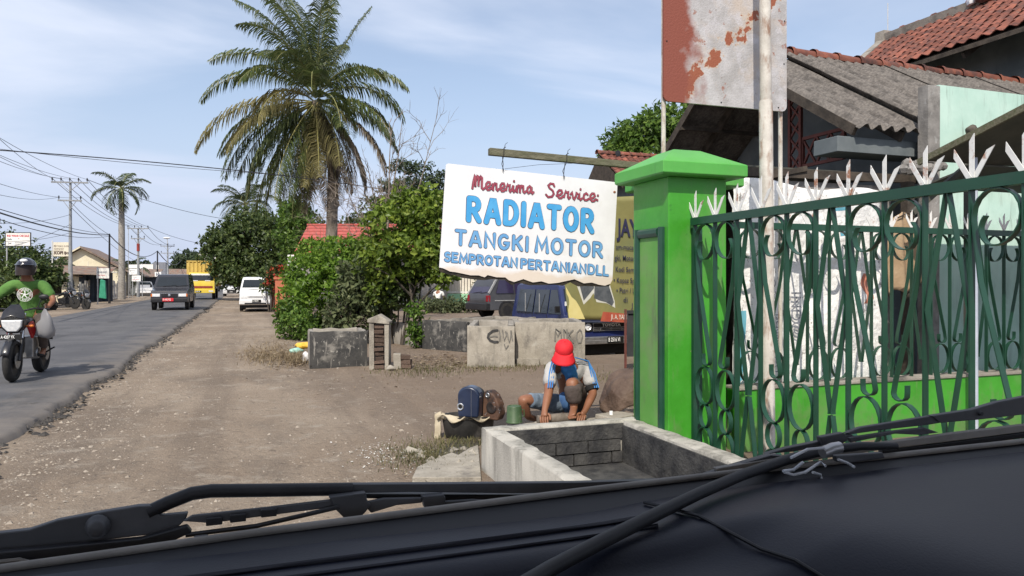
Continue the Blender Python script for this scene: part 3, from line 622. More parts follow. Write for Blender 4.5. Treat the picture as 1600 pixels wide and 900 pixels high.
for cx, cz, a0 in ((bw/2-rr_, rr_, -90), (bw/2-rr_, bh-rr_, 0), (-bw/2+rr_, bh-rr_, 90), (-bw/2+rr_, rr_, 180)):
    pts += [(cx+rr_*cos(radians(a0+18*k)), 0, cz+rr_*sin(radians(a0+18*k))) for k in range(6)]
m.prism(pts, (0, .022, 0)); o = m.build('sheet', rustboard(), bb)
o.data.transform(Matrix.Translation((0, 0, -.62))); o.location = (0, 0, .62)
for sx in (-1, 1):
    m = MB(); m.tube([(sx*(bw/2-.028), .05, -pl.z), (sx*(bw/2-.028), .05, bh)], .019, 10); m.build('leg', MT['rust_pole'], bb, smooth=40)
m = MB()
for z in (.1, .8, 1.5): m.beam((-bw/2+.02, .032, z), (bw/2-.02, .032, z), .03, .02)
m.build('frame', MT['rust_pole'], bb)
for (x, z) in ((bw/2-.03, .42), (bw/2-.025, .8), (bw/2-.09, .03), (-.06, .03), (-bw/2+.03, .5)):
    m = MB(); m.lathe([(.007, 0), (.005, .004)], 8, Matrix.Rotation(pi/2, 3, 'X'), (x, -.001, z)); m.build('rivet', MT['black'], bb)

# ------------------------------------------------------------------ hanging hand-painted sign
YS = 5.75
def S(u, v): return onY(u, v, YS)                      # board corners surveyed in the sign's own plane
tl, tr, brc, bl = S(697, 255), S(965, 285), S(957, 437), S(686.5, 418)
sg = thing('hanging_sign', 'white hand-painted radiator service sign hanging tilted from a mossy beam', 'sign', (0,0,0))
def signmat():
    m = mat('painted sign board', (.70,.70,.72), (.78,.78,.80), 3, rough=.55, patches=(((.60,.55,.48), 6, .62, .72, .35),), pos=True)
    t = m.node_tree; L = t.links.new; b = t.nodes['Principled BSDF']; old = b.inputs['Base Color'].links[0].from_socket
    gp = N(t, 'ShaderNodeNewGeometry'); sp = N(t, 'ShaderNodeSeparateXYZ'); L(gp.outputs['Position'], sp.inputs[0])
    tilt = (tr.z-tl.z)/(tr.x-tl.x)
    # height above the lower edge, measured along the tilt
    a = N(t, 'ShaderNodeMath', operation='MULTIPLY_ADD'); a.inputs[1].default_value = -tilt; L(sp.outputs[0], a.inputs[0]); L(sp.outputs[2], a.inputs[2])
    nn = N(t, 'ShaderNodeTexNoise'); nn.inputs['Scale'].default_value = 5; nn.inputs['Detail'].default_value = 6; L(gp.outputs['Position'], nn.inputs['Vector'])
    s = N(t, 'ShaderNodeMath', operation='MULTIPLY_ADD'); s.inputs[1].default_value = .13; L(nn.outputs[0], s.inputs[0]); L(a.outputs[0], s.inputs[2])
    base = bl.z-tilt*bl.x
    mr = N(t, 'ShaderNodeMapRange'); mr.inputs[1].default_value = base+.088; mr.inputs[2].default_value = base+.055; mr.inputs[4].default_value = .7; L(s.outputs[0], mr.inputs[0])
    x = N(t, 'ShaderNodeMix', data_type='RGBA'); L(mr.outputs[0], x.inputs[0]); L(old, x.inputs[6]); x.inputs[7].default_value = (.62,.50,.38,1)
    L(x.outputs[2], b.inputs['Base Color']); return m
bot = []                                                # ragged lower edge, right to left
pts_px = [(957,437), (954,444), (946,446), (936,444.5), (925,441), (912,443), (897,436.5), (884,440), (872,442), (858,443), (846,439), (832,441), (818,436), (804,441), (795,438), (790,434), (776,433), (762,430), (757,433), (748,431), (735,430), (722,428), (712,425), (704,424), (692,418.5), (686.5,418)]
for i, (a, b) in enumerate(pts_px):
    if 0 < i < len(pts_px)-1: bot += [S(a, b)+V((R.uniform(-.004,.004), 0, R.uniform(-.004,.004)))]
    else: bot.append(S(a, b))
def rc(c, p, q, r=.02):
    a = (p-c).normalized()*r; b = (q-c).normalized()*r; return [c+a, c+(a+b)*.3, c+b]
outl = rc(tl, bl, tr)+rc(tr, tl, brc)+bot
m = MB(); m.prism(outl, (0, .008, 0)); m.build('board', signmat(), sg)
MT['rot'] = mat('rotted black edge', (.014,.012,.010), (.05,.04,.03), 16, rough=.95, pos=True)
m = MB(); lowp = [(955,440), (953,447.5), (938,448), (916,446.5), (905,447), (893,441), (880,446), (868,445), (850,446), (828,446), (812,441), (800,445), (789,436), (768,436), (757,438.5), (744,436), (724,433.5), (714,431), (700,428.5), (689,425.5), (687,421)]
m.prism([S(a, b)+V((R.uniform(-.005,.005), .010, R.uniform(-.005,.004))) for a, b in lowp]+[S(690, 405)+V((0,.010,0)), S(950, 430)+V((0,.010,0))], (0, .012, 0)); m.build('rotted_edge', MT['rot'], sg)
MT['ink_blue'] = mat('sky blue sign paint', (.055,.31,.62), (.085,.37,.68), 8, rough=.5, pos=True)
MT['ink_blue2'] = mat('mid blue sign paint', (.12,.31,.58), (.16,.37,.63), 8, rough=.5, pos=True)
MT['ink_red'] = mat('brick red sign paint', (.28,.045,.075), (.34,.07,.10), 9, rough=.5, pos=True)
MT['ink_edge'] = mat('dark outline paint', (.06,.045,.075), (.10,.06,.08), 9, rough=.5, pos=True)
MT['ink_edge2'] = mat('navy outline paint', (.045,.055,.12), (.07,.07,.13), 9, rough=.5, pos=True)
def c6(x, y): return S(680+x/4, 220+y/4)
def sgn_line(name, letters, p0, p1, hpx, half, fill, edgem, edge, gap, wob=.015):
    f_, e_ = MB(), MB(); q0, q1 = c6(*p0), c6(*p1)
    up = (c6(p0[0]+hpx*.03, p0[1]-hpx)-q0)
    brush_text(letters, q0, q1, up, V((0,-1,0)), half, f_, e_, edge, gap, wob)
    o = f_.build(name, MT[fill], sg, fixn=False); e_.build('outline', MT[edgem], o, fixn=False)
mpx = 6.05/1155/4                                       # metres per crop pixel on the board
sgn_line('lettering', ['m1']+list('enerima'), (232,300), (612,332), 86, 5.6*mpx, 'ink_red', 'ink_edge', 2.0*mpx, .05)
sgn_line('lettering', ['s1']+list('ervice:'), (690,350), (1022,382), 86, 5.6*mpx, 'ink_red', 'ink_edge', 2.0*mpx, .05)
sgn_line('lettering', list('RADIATOR'), (208,494), (980,566), 134, 17*mpx, 'ink_blue', 'ink_edge', 2.6*mpx, .46)
sgn_line('lettering', list('TANGKI'), (130,645), (574,686), 84, 9.5*mpx, 'ink_blue2', 'ink_edge', 3.0*mpx, .42)
sgn_line('lettering', list('MOTOR'), (630,690), (1040,726), 86, 10*mpx, 'ink_blue2', 'ink_edge', 3.0*mpx, .40)
sgn_line('lettering', list('SEMPROTAN'), (60,750), (508,788), 52, 6.6*mpx, 'ink_blue2', 'ink_edge2', 2.6*mpx, .34)
sgn_line('lettering', list('PERTANIAN'), (538,792), (938,826), 52, 6.6*mpx, 'ink_blue2', 'ink_edge2', 2.6*mpx, .34)
sgn_line('lettering', list('DLL'), (958,828), (1078,842), 53, 6.6*mpx, 'ink_blue2', 'ink_edge2', 2.6*mpx, .34)
# beam and wire loops
m = MB(); a, b = onY(764, 237, YS), onY(1000, 259.5, YS); b = b+(b-a)*.25
m.beam(a, b, .05, .058); m.jitter(.004, 14); m.build('sign_beam', MT['wood_old'], label='mossy grey timber beam the white sign hangs from', cat='beam', bevel=.004)
for u in (785, 880):
    t_ = (u-764)/(1000-764); top = lerp(a, onY(1000, 259.5, YS), t_); low = S(u+.5, 262+(u-785)*.115+6)
    m = MB(); dxs = .012
    m.tube([top+V((-.006,-.032,.036)), top+V((.01,-.03,.045)), top+V((.012,.03,.04)), top+V((.004,.031,-.035)), low+V((.006,.004,.06)), low+V((-.004,-.012,.02)), low+V((.002,-.006,-.008))], .0032, 5)
    m.tube([top+V((-.006,-.032,.036)), top+V((-.008,-.032,-.03)), low+V((-.01,-.004,.06)), low+V((.006,-.01,.01))], .0028, 5)
    m.tube([top+V((0,-.02,.03)), top+V((.01,-.02,.07)), top+V((.03,-.02,.085))], .0025, 4)
    m.build('wire_loop', MT['black'], sg)
m = MB(); m.tube([S(788, 264)+V((0,-.008,0)), S(840, 258)+V((0,-.02,0)), S(915, 255)+V((0,-.02,0))], .002, 4); m.build('stay_wire', MT['black'], sg)
m = MB(); m.ball(S(960, 300)+V((0,-.003,0)), (.013,.003,.010), 8, 5); m.build('rust_spot', mat('rust blot', (.25,.10,.05), rough=.8), sg)
# ------------------------------------------------------------------ cement tank by the gate
TX0, TX1, TYF, TYB, TZ = 1.70, 3.0, 3.45, 5.43, .33
tk = thing('cement_tank', 'low open cement water tank with blackened inside beside the green pillar', 'tank', (0,0,0))
def wall(x0, x1, y0, y1, z0, z1, nseg=14, mt='concrete_streak'):
    mb = MB(); a, b = V((x0, y0, 0)), V((x1, y1, 0)); lx = x1-x0 > y1-y0; n = nseg; rows = []
    for i in range(n+1):
        t = i/n; jt = lambda: R.uniform(-.006, .006)
        if lx:
            x = x0+(x1-x0)*t; rows.append([(x, y0, z0), (x, y0+jt()*.5, z1-.012), (x, y0+.014+jt(), z1+jt()*.5), (x, y1-.014+jt()*1.6, z1+jt()*.5), (x, y1+jt(), z1-.014), (x, y1, z0)])
        else:
            y = y0+(y1-y0)*t; rows.append([(x0, y, z0), (x0+jt()*.5, y, z1-.012), (x0+.014+jt(), y, z1+jt()*.5), (x1-.014+jt()*1.6, y, z1+jt()*.5), (x1+jt(), y, z1-.014), (x1, y, z0)])
    vs = [p for r in rows for p in r]; fs = [(i*6+k, i*6+k+1, (i+1)*6+k+1, (i+1)*6+k) for i in range(n) for k in range(5)]
    fs += [tuple(range(6))[::-1], tuple(n*6+k for k in range(6))]
    mb.add(vs, fs); return mb.build('wall', MT[mt], tk, smooth=50)
wall(TX0, TX0+.145, TYF, TYB-.13, -.1, TZ, 22)
wall(TX0, TX1, TYB-.13, TYB, -.1, TZ+.003, 16)
wall(TX1-.15, TX1, TYF, TYB-.13, -.1, TZ-.003, 22)
wall(TX0+.145, TX1-.15, TYF, TYF+.15, -.1, TZ-.006, 14)
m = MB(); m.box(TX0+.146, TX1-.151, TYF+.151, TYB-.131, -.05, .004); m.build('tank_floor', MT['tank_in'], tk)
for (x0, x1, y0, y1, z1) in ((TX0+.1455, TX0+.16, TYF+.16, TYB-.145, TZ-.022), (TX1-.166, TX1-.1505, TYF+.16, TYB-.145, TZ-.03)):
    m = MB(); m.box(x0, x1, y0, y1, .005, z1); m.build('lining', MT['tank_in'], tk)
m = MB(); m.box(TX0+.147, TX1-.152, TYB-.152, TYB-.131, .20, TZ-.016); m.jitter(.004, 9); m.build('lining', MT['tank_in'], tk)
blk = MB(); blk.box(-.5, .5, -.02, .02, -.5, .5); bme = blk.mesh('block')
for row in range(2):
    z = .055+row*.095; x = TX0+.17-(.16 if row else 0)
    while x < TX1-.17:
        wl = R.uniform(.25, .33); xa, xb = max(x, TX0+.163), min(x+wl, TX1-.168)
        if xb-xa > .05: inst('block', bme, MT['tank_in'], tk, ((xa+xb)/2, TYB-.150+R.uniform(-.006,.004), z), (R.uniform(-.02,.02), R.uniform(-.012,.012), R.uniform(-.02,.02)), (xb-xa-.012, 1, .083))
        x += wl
# cement apron in front of the tank
ap = [(644,752), (652,735), (668,728), (690,718), (706,712), (716,716), (735,704), (747,700), (752,752)]
m = MB(); pts = [G(a, b) for a, b in ap]; m.prism([V((p.x, p.y, -.02)) for p in pts], (0, 0, .05)); m.build('cement_apron', MT['concrete_pale'], bevel=.006, kind='structure')
MT['wet'] = mat('damp earth', (.05,.043,.035), (.08,.07,.055), 9, rough=.5, pos=True)
m = MB(); pts = [G(a, b) for a, b in ((690,700), (712,688), (747,684), (748,697), (735,703), (716,713), (704,709), (692,716), (684,712))]; m.prism([V((p.x, p.y, -.01)) for p in pts], (0, 0, .02)); m.build('damp_patch', MT['wet'], kind='structure')
# rough slab the man works on, behind the tank
m = MB(); m.box(2.02, 3.0, TYB+.02, 5.80, 0, .27); m.jitter(.02, 5); m.build('work_slab', MT['concrete_pale'], bevel=.015, label='rough cement slab behind the tank where the man squats', cat='slab')
m = MB(); m.tube([(2.28, 5.72, .30), (2.5, 5.70, .305), (2.72, 5.73, .30)], [.035, .04, .032], 9); m.jitter(.006, 12); m.build('log', MT['bark'], smooth=50, label='short grey log lying on the slab by the hands', cat='log')
m = MB(); m.obox((2.98, 5.66, .295), (.28, .22, .04), Matrix.Rotation(.3, 3, 'Z')); m.jitter(.012, 7); m.build('loose_slab', MT['concrete_pale'], bevel=.006, label='thin loose cement slab lying against the pillar foot', cat='slab')

# ------------------------------------------------------------------ figures: one skinned body, clothes as children
def skin(name, chains, m, parent, sub=2, folds=.009):
    """chains: list of lists of (point, radius or (rx, ry)); a chain may start with an index key to weld to an existing vertex"""
    vs, es, rs, roots, keys = [], [], [], [], {}
    for ch in chains:
        prev = None
        for it in ch:
            if isinstance(it, str): prev = keys[it]; continue
            p, r = it[0], it[1]
            vs.append(tuple(p)); rs.append(r if isinstance(r, tuple) else (r, r)); i = len(vs)-1
            if len(it) > 2: keys[it[2]] = i
            if prev is None: roots.append(i)
            else: es.append((prev, i))
            prev = i
    me = bpy.data.meshes.new(name); me.from_pydata(vs, es, []); o = bpy.data.objects.new(name, me); COL.objects.link(o); me.materials.append(m)
    md = o.modifiers.new('skin', 'SKIN'); md.use_smooth_shade = True; md.branch_smoothing = .6
    sv = me.skin_vertices[0].data
    for i, r in enumerate(rs): sv[i].radius = r; sv[i].use_root = i in roots
    sb = o.modifiers.new('subdivision', 'SUBSURF'); sb.levels = sub; sb.render_levels = sub
    # bake the modifiers so that the surface is one plain mesh
    bpy.context.view_layer.update()
    me2 = bpy.data.meshes.new_from_object(o.evaluated_get(bpy.context.evaluated_depsgraph_get()))
    o.modifiers.clear(); o.data = me2; me2.name = name; bpy.data.meshes.remove(me)
    if m.name not in ('sun-browned skin',) and folds:
        for v in me2.vertices: v.co = v.co+v.normal*(folds*(noise.noise(v.co*22)+.6*noise.noise(v.co*47+V((3,1,2)))))
    me2.polygons.foreach_set('use_smooth', [True]*len(me2.polygons))
    if parent is not None: o.parent = parent
    return o
def fingers(wrist, palm, side, curl, s=1.0):
    """four fingers and a thumb from the palm: curl = direction the tips bend to"""
    wrist, palm = V(wrist), V(palm); d = (palm-wrist).normalized(); side = V(side).normalized(); curl = V(curl).normalized(); out = []
    for k, (o, ln) in enumerate(((-.030, .058), (-.010, .070), (.010, .074), (.030, .066))):
        b = palm+side*o*s-d*.012*s; dd = (d*.85+curl*.35).normalized(); d2 = (d*.35+curl*.9).normalized()
        out.append([(b, .0105*s), (b+dd*ln*.5*s, .0098*s), (b+dd*ln*.5*s+d2*ln*.35*s, .0088*s), (b+dd*ln*.5*s+(d2+curl*.3).normalized()*ln*.62*s, .0075*s)])
    b = wrist+d*.03*s+side*.028*s
    out.append([(b, .013*s), (b+(side*.7+d*.6)*.035*s, .0115*s), (b+(side*.65+d*1.3+curl*.3)*.042*s, .009*s)])
    return out
MT['skin'] = mat('sun-browned skin', (.20,.085,.045), (.25,.11,.062), 8, rough=.5, pos=True)
MT['cap_red'] = mat('red cotton cap', (.58,.012,.022), (.64,.02,.03), 20, rough=.75, bump=.15, bscale=200)
MT['shirt'] = mat('washed grey jersey', (.36,.35,.34), (.45,.44,.42), 6, rough=.9, bump=.5, bscale=22, pos=True, bdist=.02)
MT['shirt_blue'] = mat('blue jersey cloth', (.035,.17,.44), (.055,.23,.55), 6, rough=.85, bump=.5, bscale=24, pos=True, bdist=.02)
MT['pants_dark'] = mat('dark brown trousers', (.055,.042,.038), (.09,.07,.062), 6, rough=.9, bump=.5, bscale=26, pos=True, bdist=.02)
MT['jeans'] = mat('faded denim', (.10,.14,.19), (.17,.21,.26), 10, rough=.9, bump=.5, bscale=30, pos=True, bdist=.02)
MT['shorts'] = mat('blue shorts', (.035,.09,.22), (.06,.14,.3), 7, rough=.85, bump=.4, bscale=20, pos=True)
mn = thing('person', 'man in red cap and grey blue jersey squatting with both hands on the slab', 'person', (0,0,0))
q = onY
pel, spn, cst, nk, hd = q(893,628,6.16), q(893,604,6.13), q(889,578,6.03), q(884,566,5.93), q(881,553,5.85)
shL, elL, wrL, haL = q(862,574,5.98), q(857,614,5.82), q(851,642,5.70), q(850,652,5.66)
shR, elR, wrR, haR = q(915,575,6.02), q(927,614,5.90), q(914,642,5.72), q(909,650,5.67)
hipR, knR, anR, toR = q(907,630,6.12), q(893,594,5.74), q(897,638,5.76), q(893,650.5,5.62)
hipL, knL, anL, toL = q(880,632,6.12), q(815,624,5.93), q(825,651,6.00), q(840,655,6.16)
body = [[(pel, .11, 'p'), (spn, (.125,.10)), (cst, (.14,.105), 'c'), (nk, .054, 'n'), (hd, (.070,.078), 'h'), (hd+V((-.01,-.015,.05)), .066), ],
        ['h', (hd+V((-.02,-.062,-.05)), .040)], ['h', (hd+V((-.025,-.090,-.01)), .013)],
        ['c', (shL, .062), (elL, .040), (lerp(elL, wrL, .35), .040), (wrL, .026), (haL, (.036,.018))],
        ['c', (shR, .062), (elR, .040), (lerp(elR, wrR, .35), .040), (wrR, .026), (haR, (.036,.018))],
        ['p', (hipR, .09), (lerp(hipR, knR, .5), .078), (knR, .056), (lerp(knR, anR, .35), .054), (anR, .034), (lerp(anR, toR, .55)+V((0,0,.0)), (.036,.026)), (toR, (.040,.014))],
        ['p', (hipL, .09), (lerp(hipL, knL, .5), .075), (knL, .054), (lerp(knL, anL, .4), .050), (anL, .034), (toL, (.036,.022))]]
body += fingers(wrL, haL, (1,0,0), (0.1,-.2,-1))+fingers(wrR, haR, (-1,0,0), (-.2,-.2,-1))
fo = (toR-anR).normalized()
for k in range(5):
    b = toR+V((-.030+.015*k, 0, -.002)); body.append([(b, .010), (b+V((-.004,-.03+.003*k,-.008)), .009), (b+V((-.004,-.042+.005*k,-.012)), .007)])
skin('body', body, MT['skin'], mn)
skin('shirt', [[(spn+V((0,.02,-.05)), (.14,.115)), (lerp(spn, cst, .5), (.155,.125)), (cst, (.155,.122), 'c'), (lerp(cst, nk, .6), .09)],
               ['c', (shL, .080), (lerp(shL, elL, .45), .066), (lerp(shL, elL, .78), .068)],
               ['c', (shR, .080), (lerp(shR, elR, .45), .066), (lerp(shR, elR, .80), .068)]], MT['shirt'], mn)
fr = V((-.1,-1,-.1)).normalized()
skin('chest_panel', [[(nk+V((0,.0,.01)), (.088,.078)), (lerp(nk, cst, .5)+V((-.006,-.045,-.03)), (.085,.07)), (cst+V((-.012,-.075,-.05)), (.062,.06)), (lerp(cst, spn, .5)+V((-.02,-.09,-.03)), (.055,.055)), (spn+V((-.02,-.10,.03)), (.045,.05))]], MT['shirt_blue'], mn)
for sh, el, sx in ((shL, elL, -1), (shR, elR, 1)):
    for k in (-1, 0, 1):
        off = V((0, k*.024-.03, 0)); dr = V((sx*.55, -.55, .62)).normalized()
        pts = [lerp(nk, sh, .35)+V((sx*.01, -.045+k*.020, .062)), sh+V((sx*(.0+k*.010), -.055+k*.022, .066)), lerp(sh, el, .25)+V((sx*(.022+k*.020), -.064, .012)), lerp(sh, el, .5)+V((sx*(.020+k*.020), -.064, .0)), lerp(sh, el, .76)+V((sx*(.020+k*.019), -.066, .0))]
        m = MB(); m.tube(pts, .0055, 5); m.build('sleeve_stripe', MT['shirt_blue'], mn, smooth=60)
m = MB(); a, b = lerp(shR, elR, .74), lerp(shR, elR, .90); m.tube([a, b], [.067, .058], 12); m.build('sleeve_cuff', MT['dark'], mn, smooth=60)
skin('trousers', [[(lerp(pel, hipR, .3), .12), (hipR, .105), (lerp(hipR, knR, .55), .09), (lerp(hipR, knR, .9), .070)]], MT['pants_dark'], mn)
skin('trouser_leg', [[(knR+V((.008,.02,-.03)), .074), (lerp(knR, anR, .3)+V((.008,.01,0)), .084), (lerp(knR, anR, .62)+V((.012,.01,0)), .080), (lerp(knR, anR, .86)+V((.008,.01,0)), .066)]], MT['pants_dark'], mn)
skin('shorts', [[(pel+V((0,-.02,.01)), .128), (lerp(pel, hipL, .5)+V((0,-.05,0)), .11), (q(878,622,5.98), .085)]], MT['shorts'], mn)
skin('denim_leg', [[(hipL, .10), (lerp(hipL, knL, .45), .085), (lerp(hipL, knL, .78), .072), (lerp(hipL, knL, .86), .070)]], MT['jeans'], mn)
# cap: crown tipped towards the tank, peak pointing down
up = V((-.16, -.52, .84)).normalized(); fw = V((-.34, -.72, -.50)); fw = (fw-up*fw.dot(up)).normalized(); rt = fw.cross(up).normalized()
CM = Matrix((rt, fw, up)).transposed()
cc = hd+up*.030+V((0,0,.008))
m = MB(); prof = [(.082, -.008), (.086, .014), (.083, .040), (.070, .066), (.047, .083), (.020, .091), (0.0, .093)]
m.lathe(prof, 20, CM @ Matrix.Diagonal((.94, 1.08, 1)), cc); cp = m.build('cap', MT['cap_red'], mn, smooth=70)
m = MB()
def peak(u, v):
    a = radians(-62+124*u); r = .086+.070*v*cos(a*.9)
    p = rt*(sin(a)*r*.92)+fw*(cos(a)*r*1.06)+up*(.012-.055*v-.03*v*(abs(sin(a))**2))
    return cc+p
m.grid(peak, 14, 5); pk = m.build('peak', MT['cap_red'], cp, smooth=70)
so_ = pk.modifiers.new('thickness', 'SOLIDIFY'); so_.thickness = .005
m = MB(); m.ball(cc+up*.094, (.008,.009,.005), 8, 5); m.build('button', MT['cap_red'], cp, smooth=60)
for sx in (-1, 1):
    m = MB(); m.ball(hd+rt*(sx*.074)+up*(-.01), (.012,.022,.032), 8, 6); m.build('ear', MT['skin'], mn, smooth=60)
    m = MB(); m.ball(hd+rt*(sx*.032)+fw*.072+up*.005, .011, 8, 6); m.build('eye', MT['white'], mn, smooth=60)
MT['hair'] = mat('black hair', (.008,.007,.006), (.015,.013,.012), 30, rough=.6)
m = MB(); m.ball(hd-fw*.022+up*.0, (.076,.070,.068), 12, 8, CM); m.build('hair', MT['hair'], mn, smooth=60)

# ------------------------------------------------------------------ workbench clutter on the ground
MT['tub'] = mat('black plastic tub', (.018,.018,.018), (.04,.038,.036), 7, rough=.55, patches=(((.19,.18,.17), 3.0, .50, .62, .75),))
tb = G(732, 682); tub = thing('tub', 'oval black plastic tub with a rag over its rim', 'tub', tb, -YAW+.15)
m = MB(); E = Matrix.Diagonal((1.28, .86, 1)); m.lathe([(.155, 0), (.17, .01), (.195, .19), (.212, .195), (.212, .205), (.198, .207), (.185, .195), (.16, .03), (0, .028)], 26, E); m.build('basin', MT['tub'], tub, smooth=50)
MT['rag'] = mat('dirty cream rag', (.40,.34,.24), (.50,.44,.33), 5, rough=.95, bump=.6, bscale=30, patches=(((.17,.13,.09), 6, .56, .68, .7),))
rag = thing('rag', 'dirty cream rag draped over the rim of the black tub', 'rag', tb, -YAW+.15)
m = MB()
def ragf(u, v):
    a = radians(168+150*u); rr = .205+.05*(v-.5)-.012*sin(u*23); z = .222+.018*sin(u*17+v*3)-.09*max(0, v-.55)*abs(sin(u*9+.6))-.02*(1-v)
    return V((1.28*rr*cos(a), .86*rr*sin(a), z))
m.grid(ragf, 40, 6); o = m.build('drape', MT['rag'], rag, smooth=70); s_ = o.modifiers.new('thickness', 'SOLIDIFY'); s_.thickness = .010
m = MB()
def ragh(u, v):
    return V((-.285+.028*cos(u*6.3)-.012*v, -.015+.05*(u-.5)-.02*v, .228-.29*v+.01*sin(u*9)))
m.grid(ragh, 8, 12); m.jitter(.012, 16); o = m.build('hanging_end', MT['rag'], rag, smooth=70); s_ = o.modifiers.new('thickness', 'SOLIDIFY'); s_.thickness = .012
MT['navy_tank'] = mat('navy painted steel tank', (.010,.018,.045), (.018,.03,.07), 3, rough=.32, spec=.5, coat=.3, patches=(((.05,.055,.07), 5, .6, .72, .5),))
MT['rust_swirl'] = mat('scorched brown tank', (.085,.045,.03), (.13,.07,.045), 6, rough=.7, patches=(((.015,.013,.014), 7, .42, .55, .95), ((.25,.24,.25), 16, .60, .64, .8)))
def arch(w_, h_, n=14, flare=.06):
    pts = [(-w_/2-flare*.3, 0)]+[(w_/2*cos(radians(a)), h_-w_*.42+w_*.42*sin(radians(a))) for a in range(180, -1, -int(180/n))]+[(w_/2+flare, 0)]
    return pts
p_ = Wp(735, 651, 6.78)
ft = thing('fuel_tank', 'navy blue motorbike fuel tank standing on end in the black tub', 'fuel tank', p_, -YAW-.25)
m = MB(); m.prism([(x, -.07, z) for x, z in arch(.21, .285, flare=-.01)], (0, .14, 0)); m.build('shell', MT['navy_tank'], ft, bevel=.022)
m = MB(); m.prism([(x+.012, .076, z*.96) for x, z in arch(.185, .275, flare=-.01)], (0, .055, 0)); m.build('inner_flange', MT['black'], ft, bevel=.01)
m = MB(); m.tube([(.03, -.071, .0), (.03, -.071, .26)], .0014, 4); m.build('seam', MT['grey_metal'], ft)
m = MB(); m.lathe([(.017, 0), (.030, 0), (.033, .006), (.027, .011), (.019, .009), (.017, 0)], 18, Matrix.Rotation(pi/2, 3, 'X'), (-.072, -.069, .10)); m.build('filler_ring', MT['chrome'], ft, smooth=50)
m = MB(); m.lathe([(.019, 0), (.0, .001)], 14, Matrix.Rotation(pi/2, 3, 'X'), (-.072, -.0725, .10)); m.build('filler_hole', MT['plate_black'], ft)
p_ = Wp(768, 652, 6.84)
ft2 = thing('fuel_tank', 'scorched brown fuel tank leaning behind the navy tank', 'fuel tank', p_, -YAW-.55)
m = MB(); pts = [(-.10, 0), (-.085, .2), (-.05, .268), (-.0, .275), (.06, .235), (.105, .15), (.118, .06), (.09, 0)]
m.prism([(x, -.045, z-.02) for x, z in pts], (0, .11, 0)); m.build('shell', MT['rust_swirl'], ft2, bevel=.02)
m = MB(); m.lathe([(.012, 0), (.021, 0), (.023, .005), (.018, .008), (.012, .004)], 16, Matrix.Rotation(pi/2, 3, 'X'), (-.012, -.047, .21)); m.build('filler_ring', MT['chrome'], ft2, smooth=50)
m = MB(); m.lathe([(.028, 0), (.05, 0), (.053, .010), (.042, .014), (.030, .008)], 18, Matrix.Rotation(pi/2, 3, 'X'), (.03, -.045, .10)); m.build('base_ring', MT['rust_swirl'], ft2, smooth=50)
MT['can'] = mat('dented green can', (.035,.07,.03), (.06,.105,.045), 5, rough=.5, patches=(((.16,.17,.14), 5, .56, .68, .6), ((.02,.03,.015), 9, .6, .7, .7)))
p_ = onY(803.5, 660, 5.72)
cn = thing('can', 'small green enamel can standing upside down beside the man', 'can', p_)
m = MB(); m.lathe([(.068, 0), (.069, .006), (.064, .012), (.060, .13), (.056, .137), (.048, .139), (.047, .134), (0, .133)], 20); m.build('shell', MT['can'], cn, smooth=40)
m = MB(); m.tube([(.064,0,.10), (.085,.0,.10), (.088,0,.05), (.066,0,.04)], .005, 6); m.build('handle', MT['can'], cn, smooth=60)
rb = MB()
for k in range(60):
    x = R.uniform(1.85, 2.4); y = R.uniform(5.5, 5.95)
    if R.random() < .4: x, y = R.uniform(1.3, 1.8), R.uniform(5.5, 6.3)
    chip(rb, (x, y, (.0 if x < 2.0 else .0)), R.uniform(.03, .075), .9)
for k in range(26): chip(rb, (R.uniform(2.05, 2.35), R.uniform(5.52, 5.8), .255), R.uniform(.018, .035), .9)
rb.build('rubble', MT['concrete_pale'], kind='stuff', fixn=False, label='broken cement rubble round the green can and tub')
MT['tarp'] = mat('brown tarpaulin', (.085,.055,.042), (.13,.088,.066), 5, rough=.7, bump=.9, bscale=9, pos=True, bdist=.05)
tp_ = thing('tarpaulin', 'crumpled brown tarpaulin heaped over something beside the pillar', 'tarpaulin', (0,0,0))
m = MB()
c0 = onY(990, 632, 5.95)
def tarp(u, v):
    a = radians(95+235*u); prof = [(.30, -.02), (.315, .04), (.285, .15), (.23, .25), (.14, .31), (.03, .335)]
    f_ = v*5; i = min(4, int(f_)); r = lerp(prof[i][0], prof[i+1][0], f_-i); z = lerp(prof[i][1], prof[i+1][1], f_-i)
    k = 1+.10*sin(a*5+z*9)*(1-v)
    p = V((r*k*cos(a)*1.0, r*k*sin(a)*.8, z+.05*(1-v)*sin(a*3+1)+.04*(r*cos(a))))
    return c0+p+V(noise.noise_vector(p*6+V((3,1,0))))*.035
m.grid(tarp, 44, 14); o = m.build('sheet', MT['tarp'], tp_, smooth=35); s_ = o.modifiers.new('thickness', 'SOLIDIFY'); s_.thickness = .006
m = MB(); b_ = onY(955, 656, 5.66); m.tube([b_, b_+V((0,0,.075))], [.018, .016], 10); m.build('bottle', MT['white'], label='small white bottle standing under the brown tarpaulin edge', cat='bottle', smooth=50)

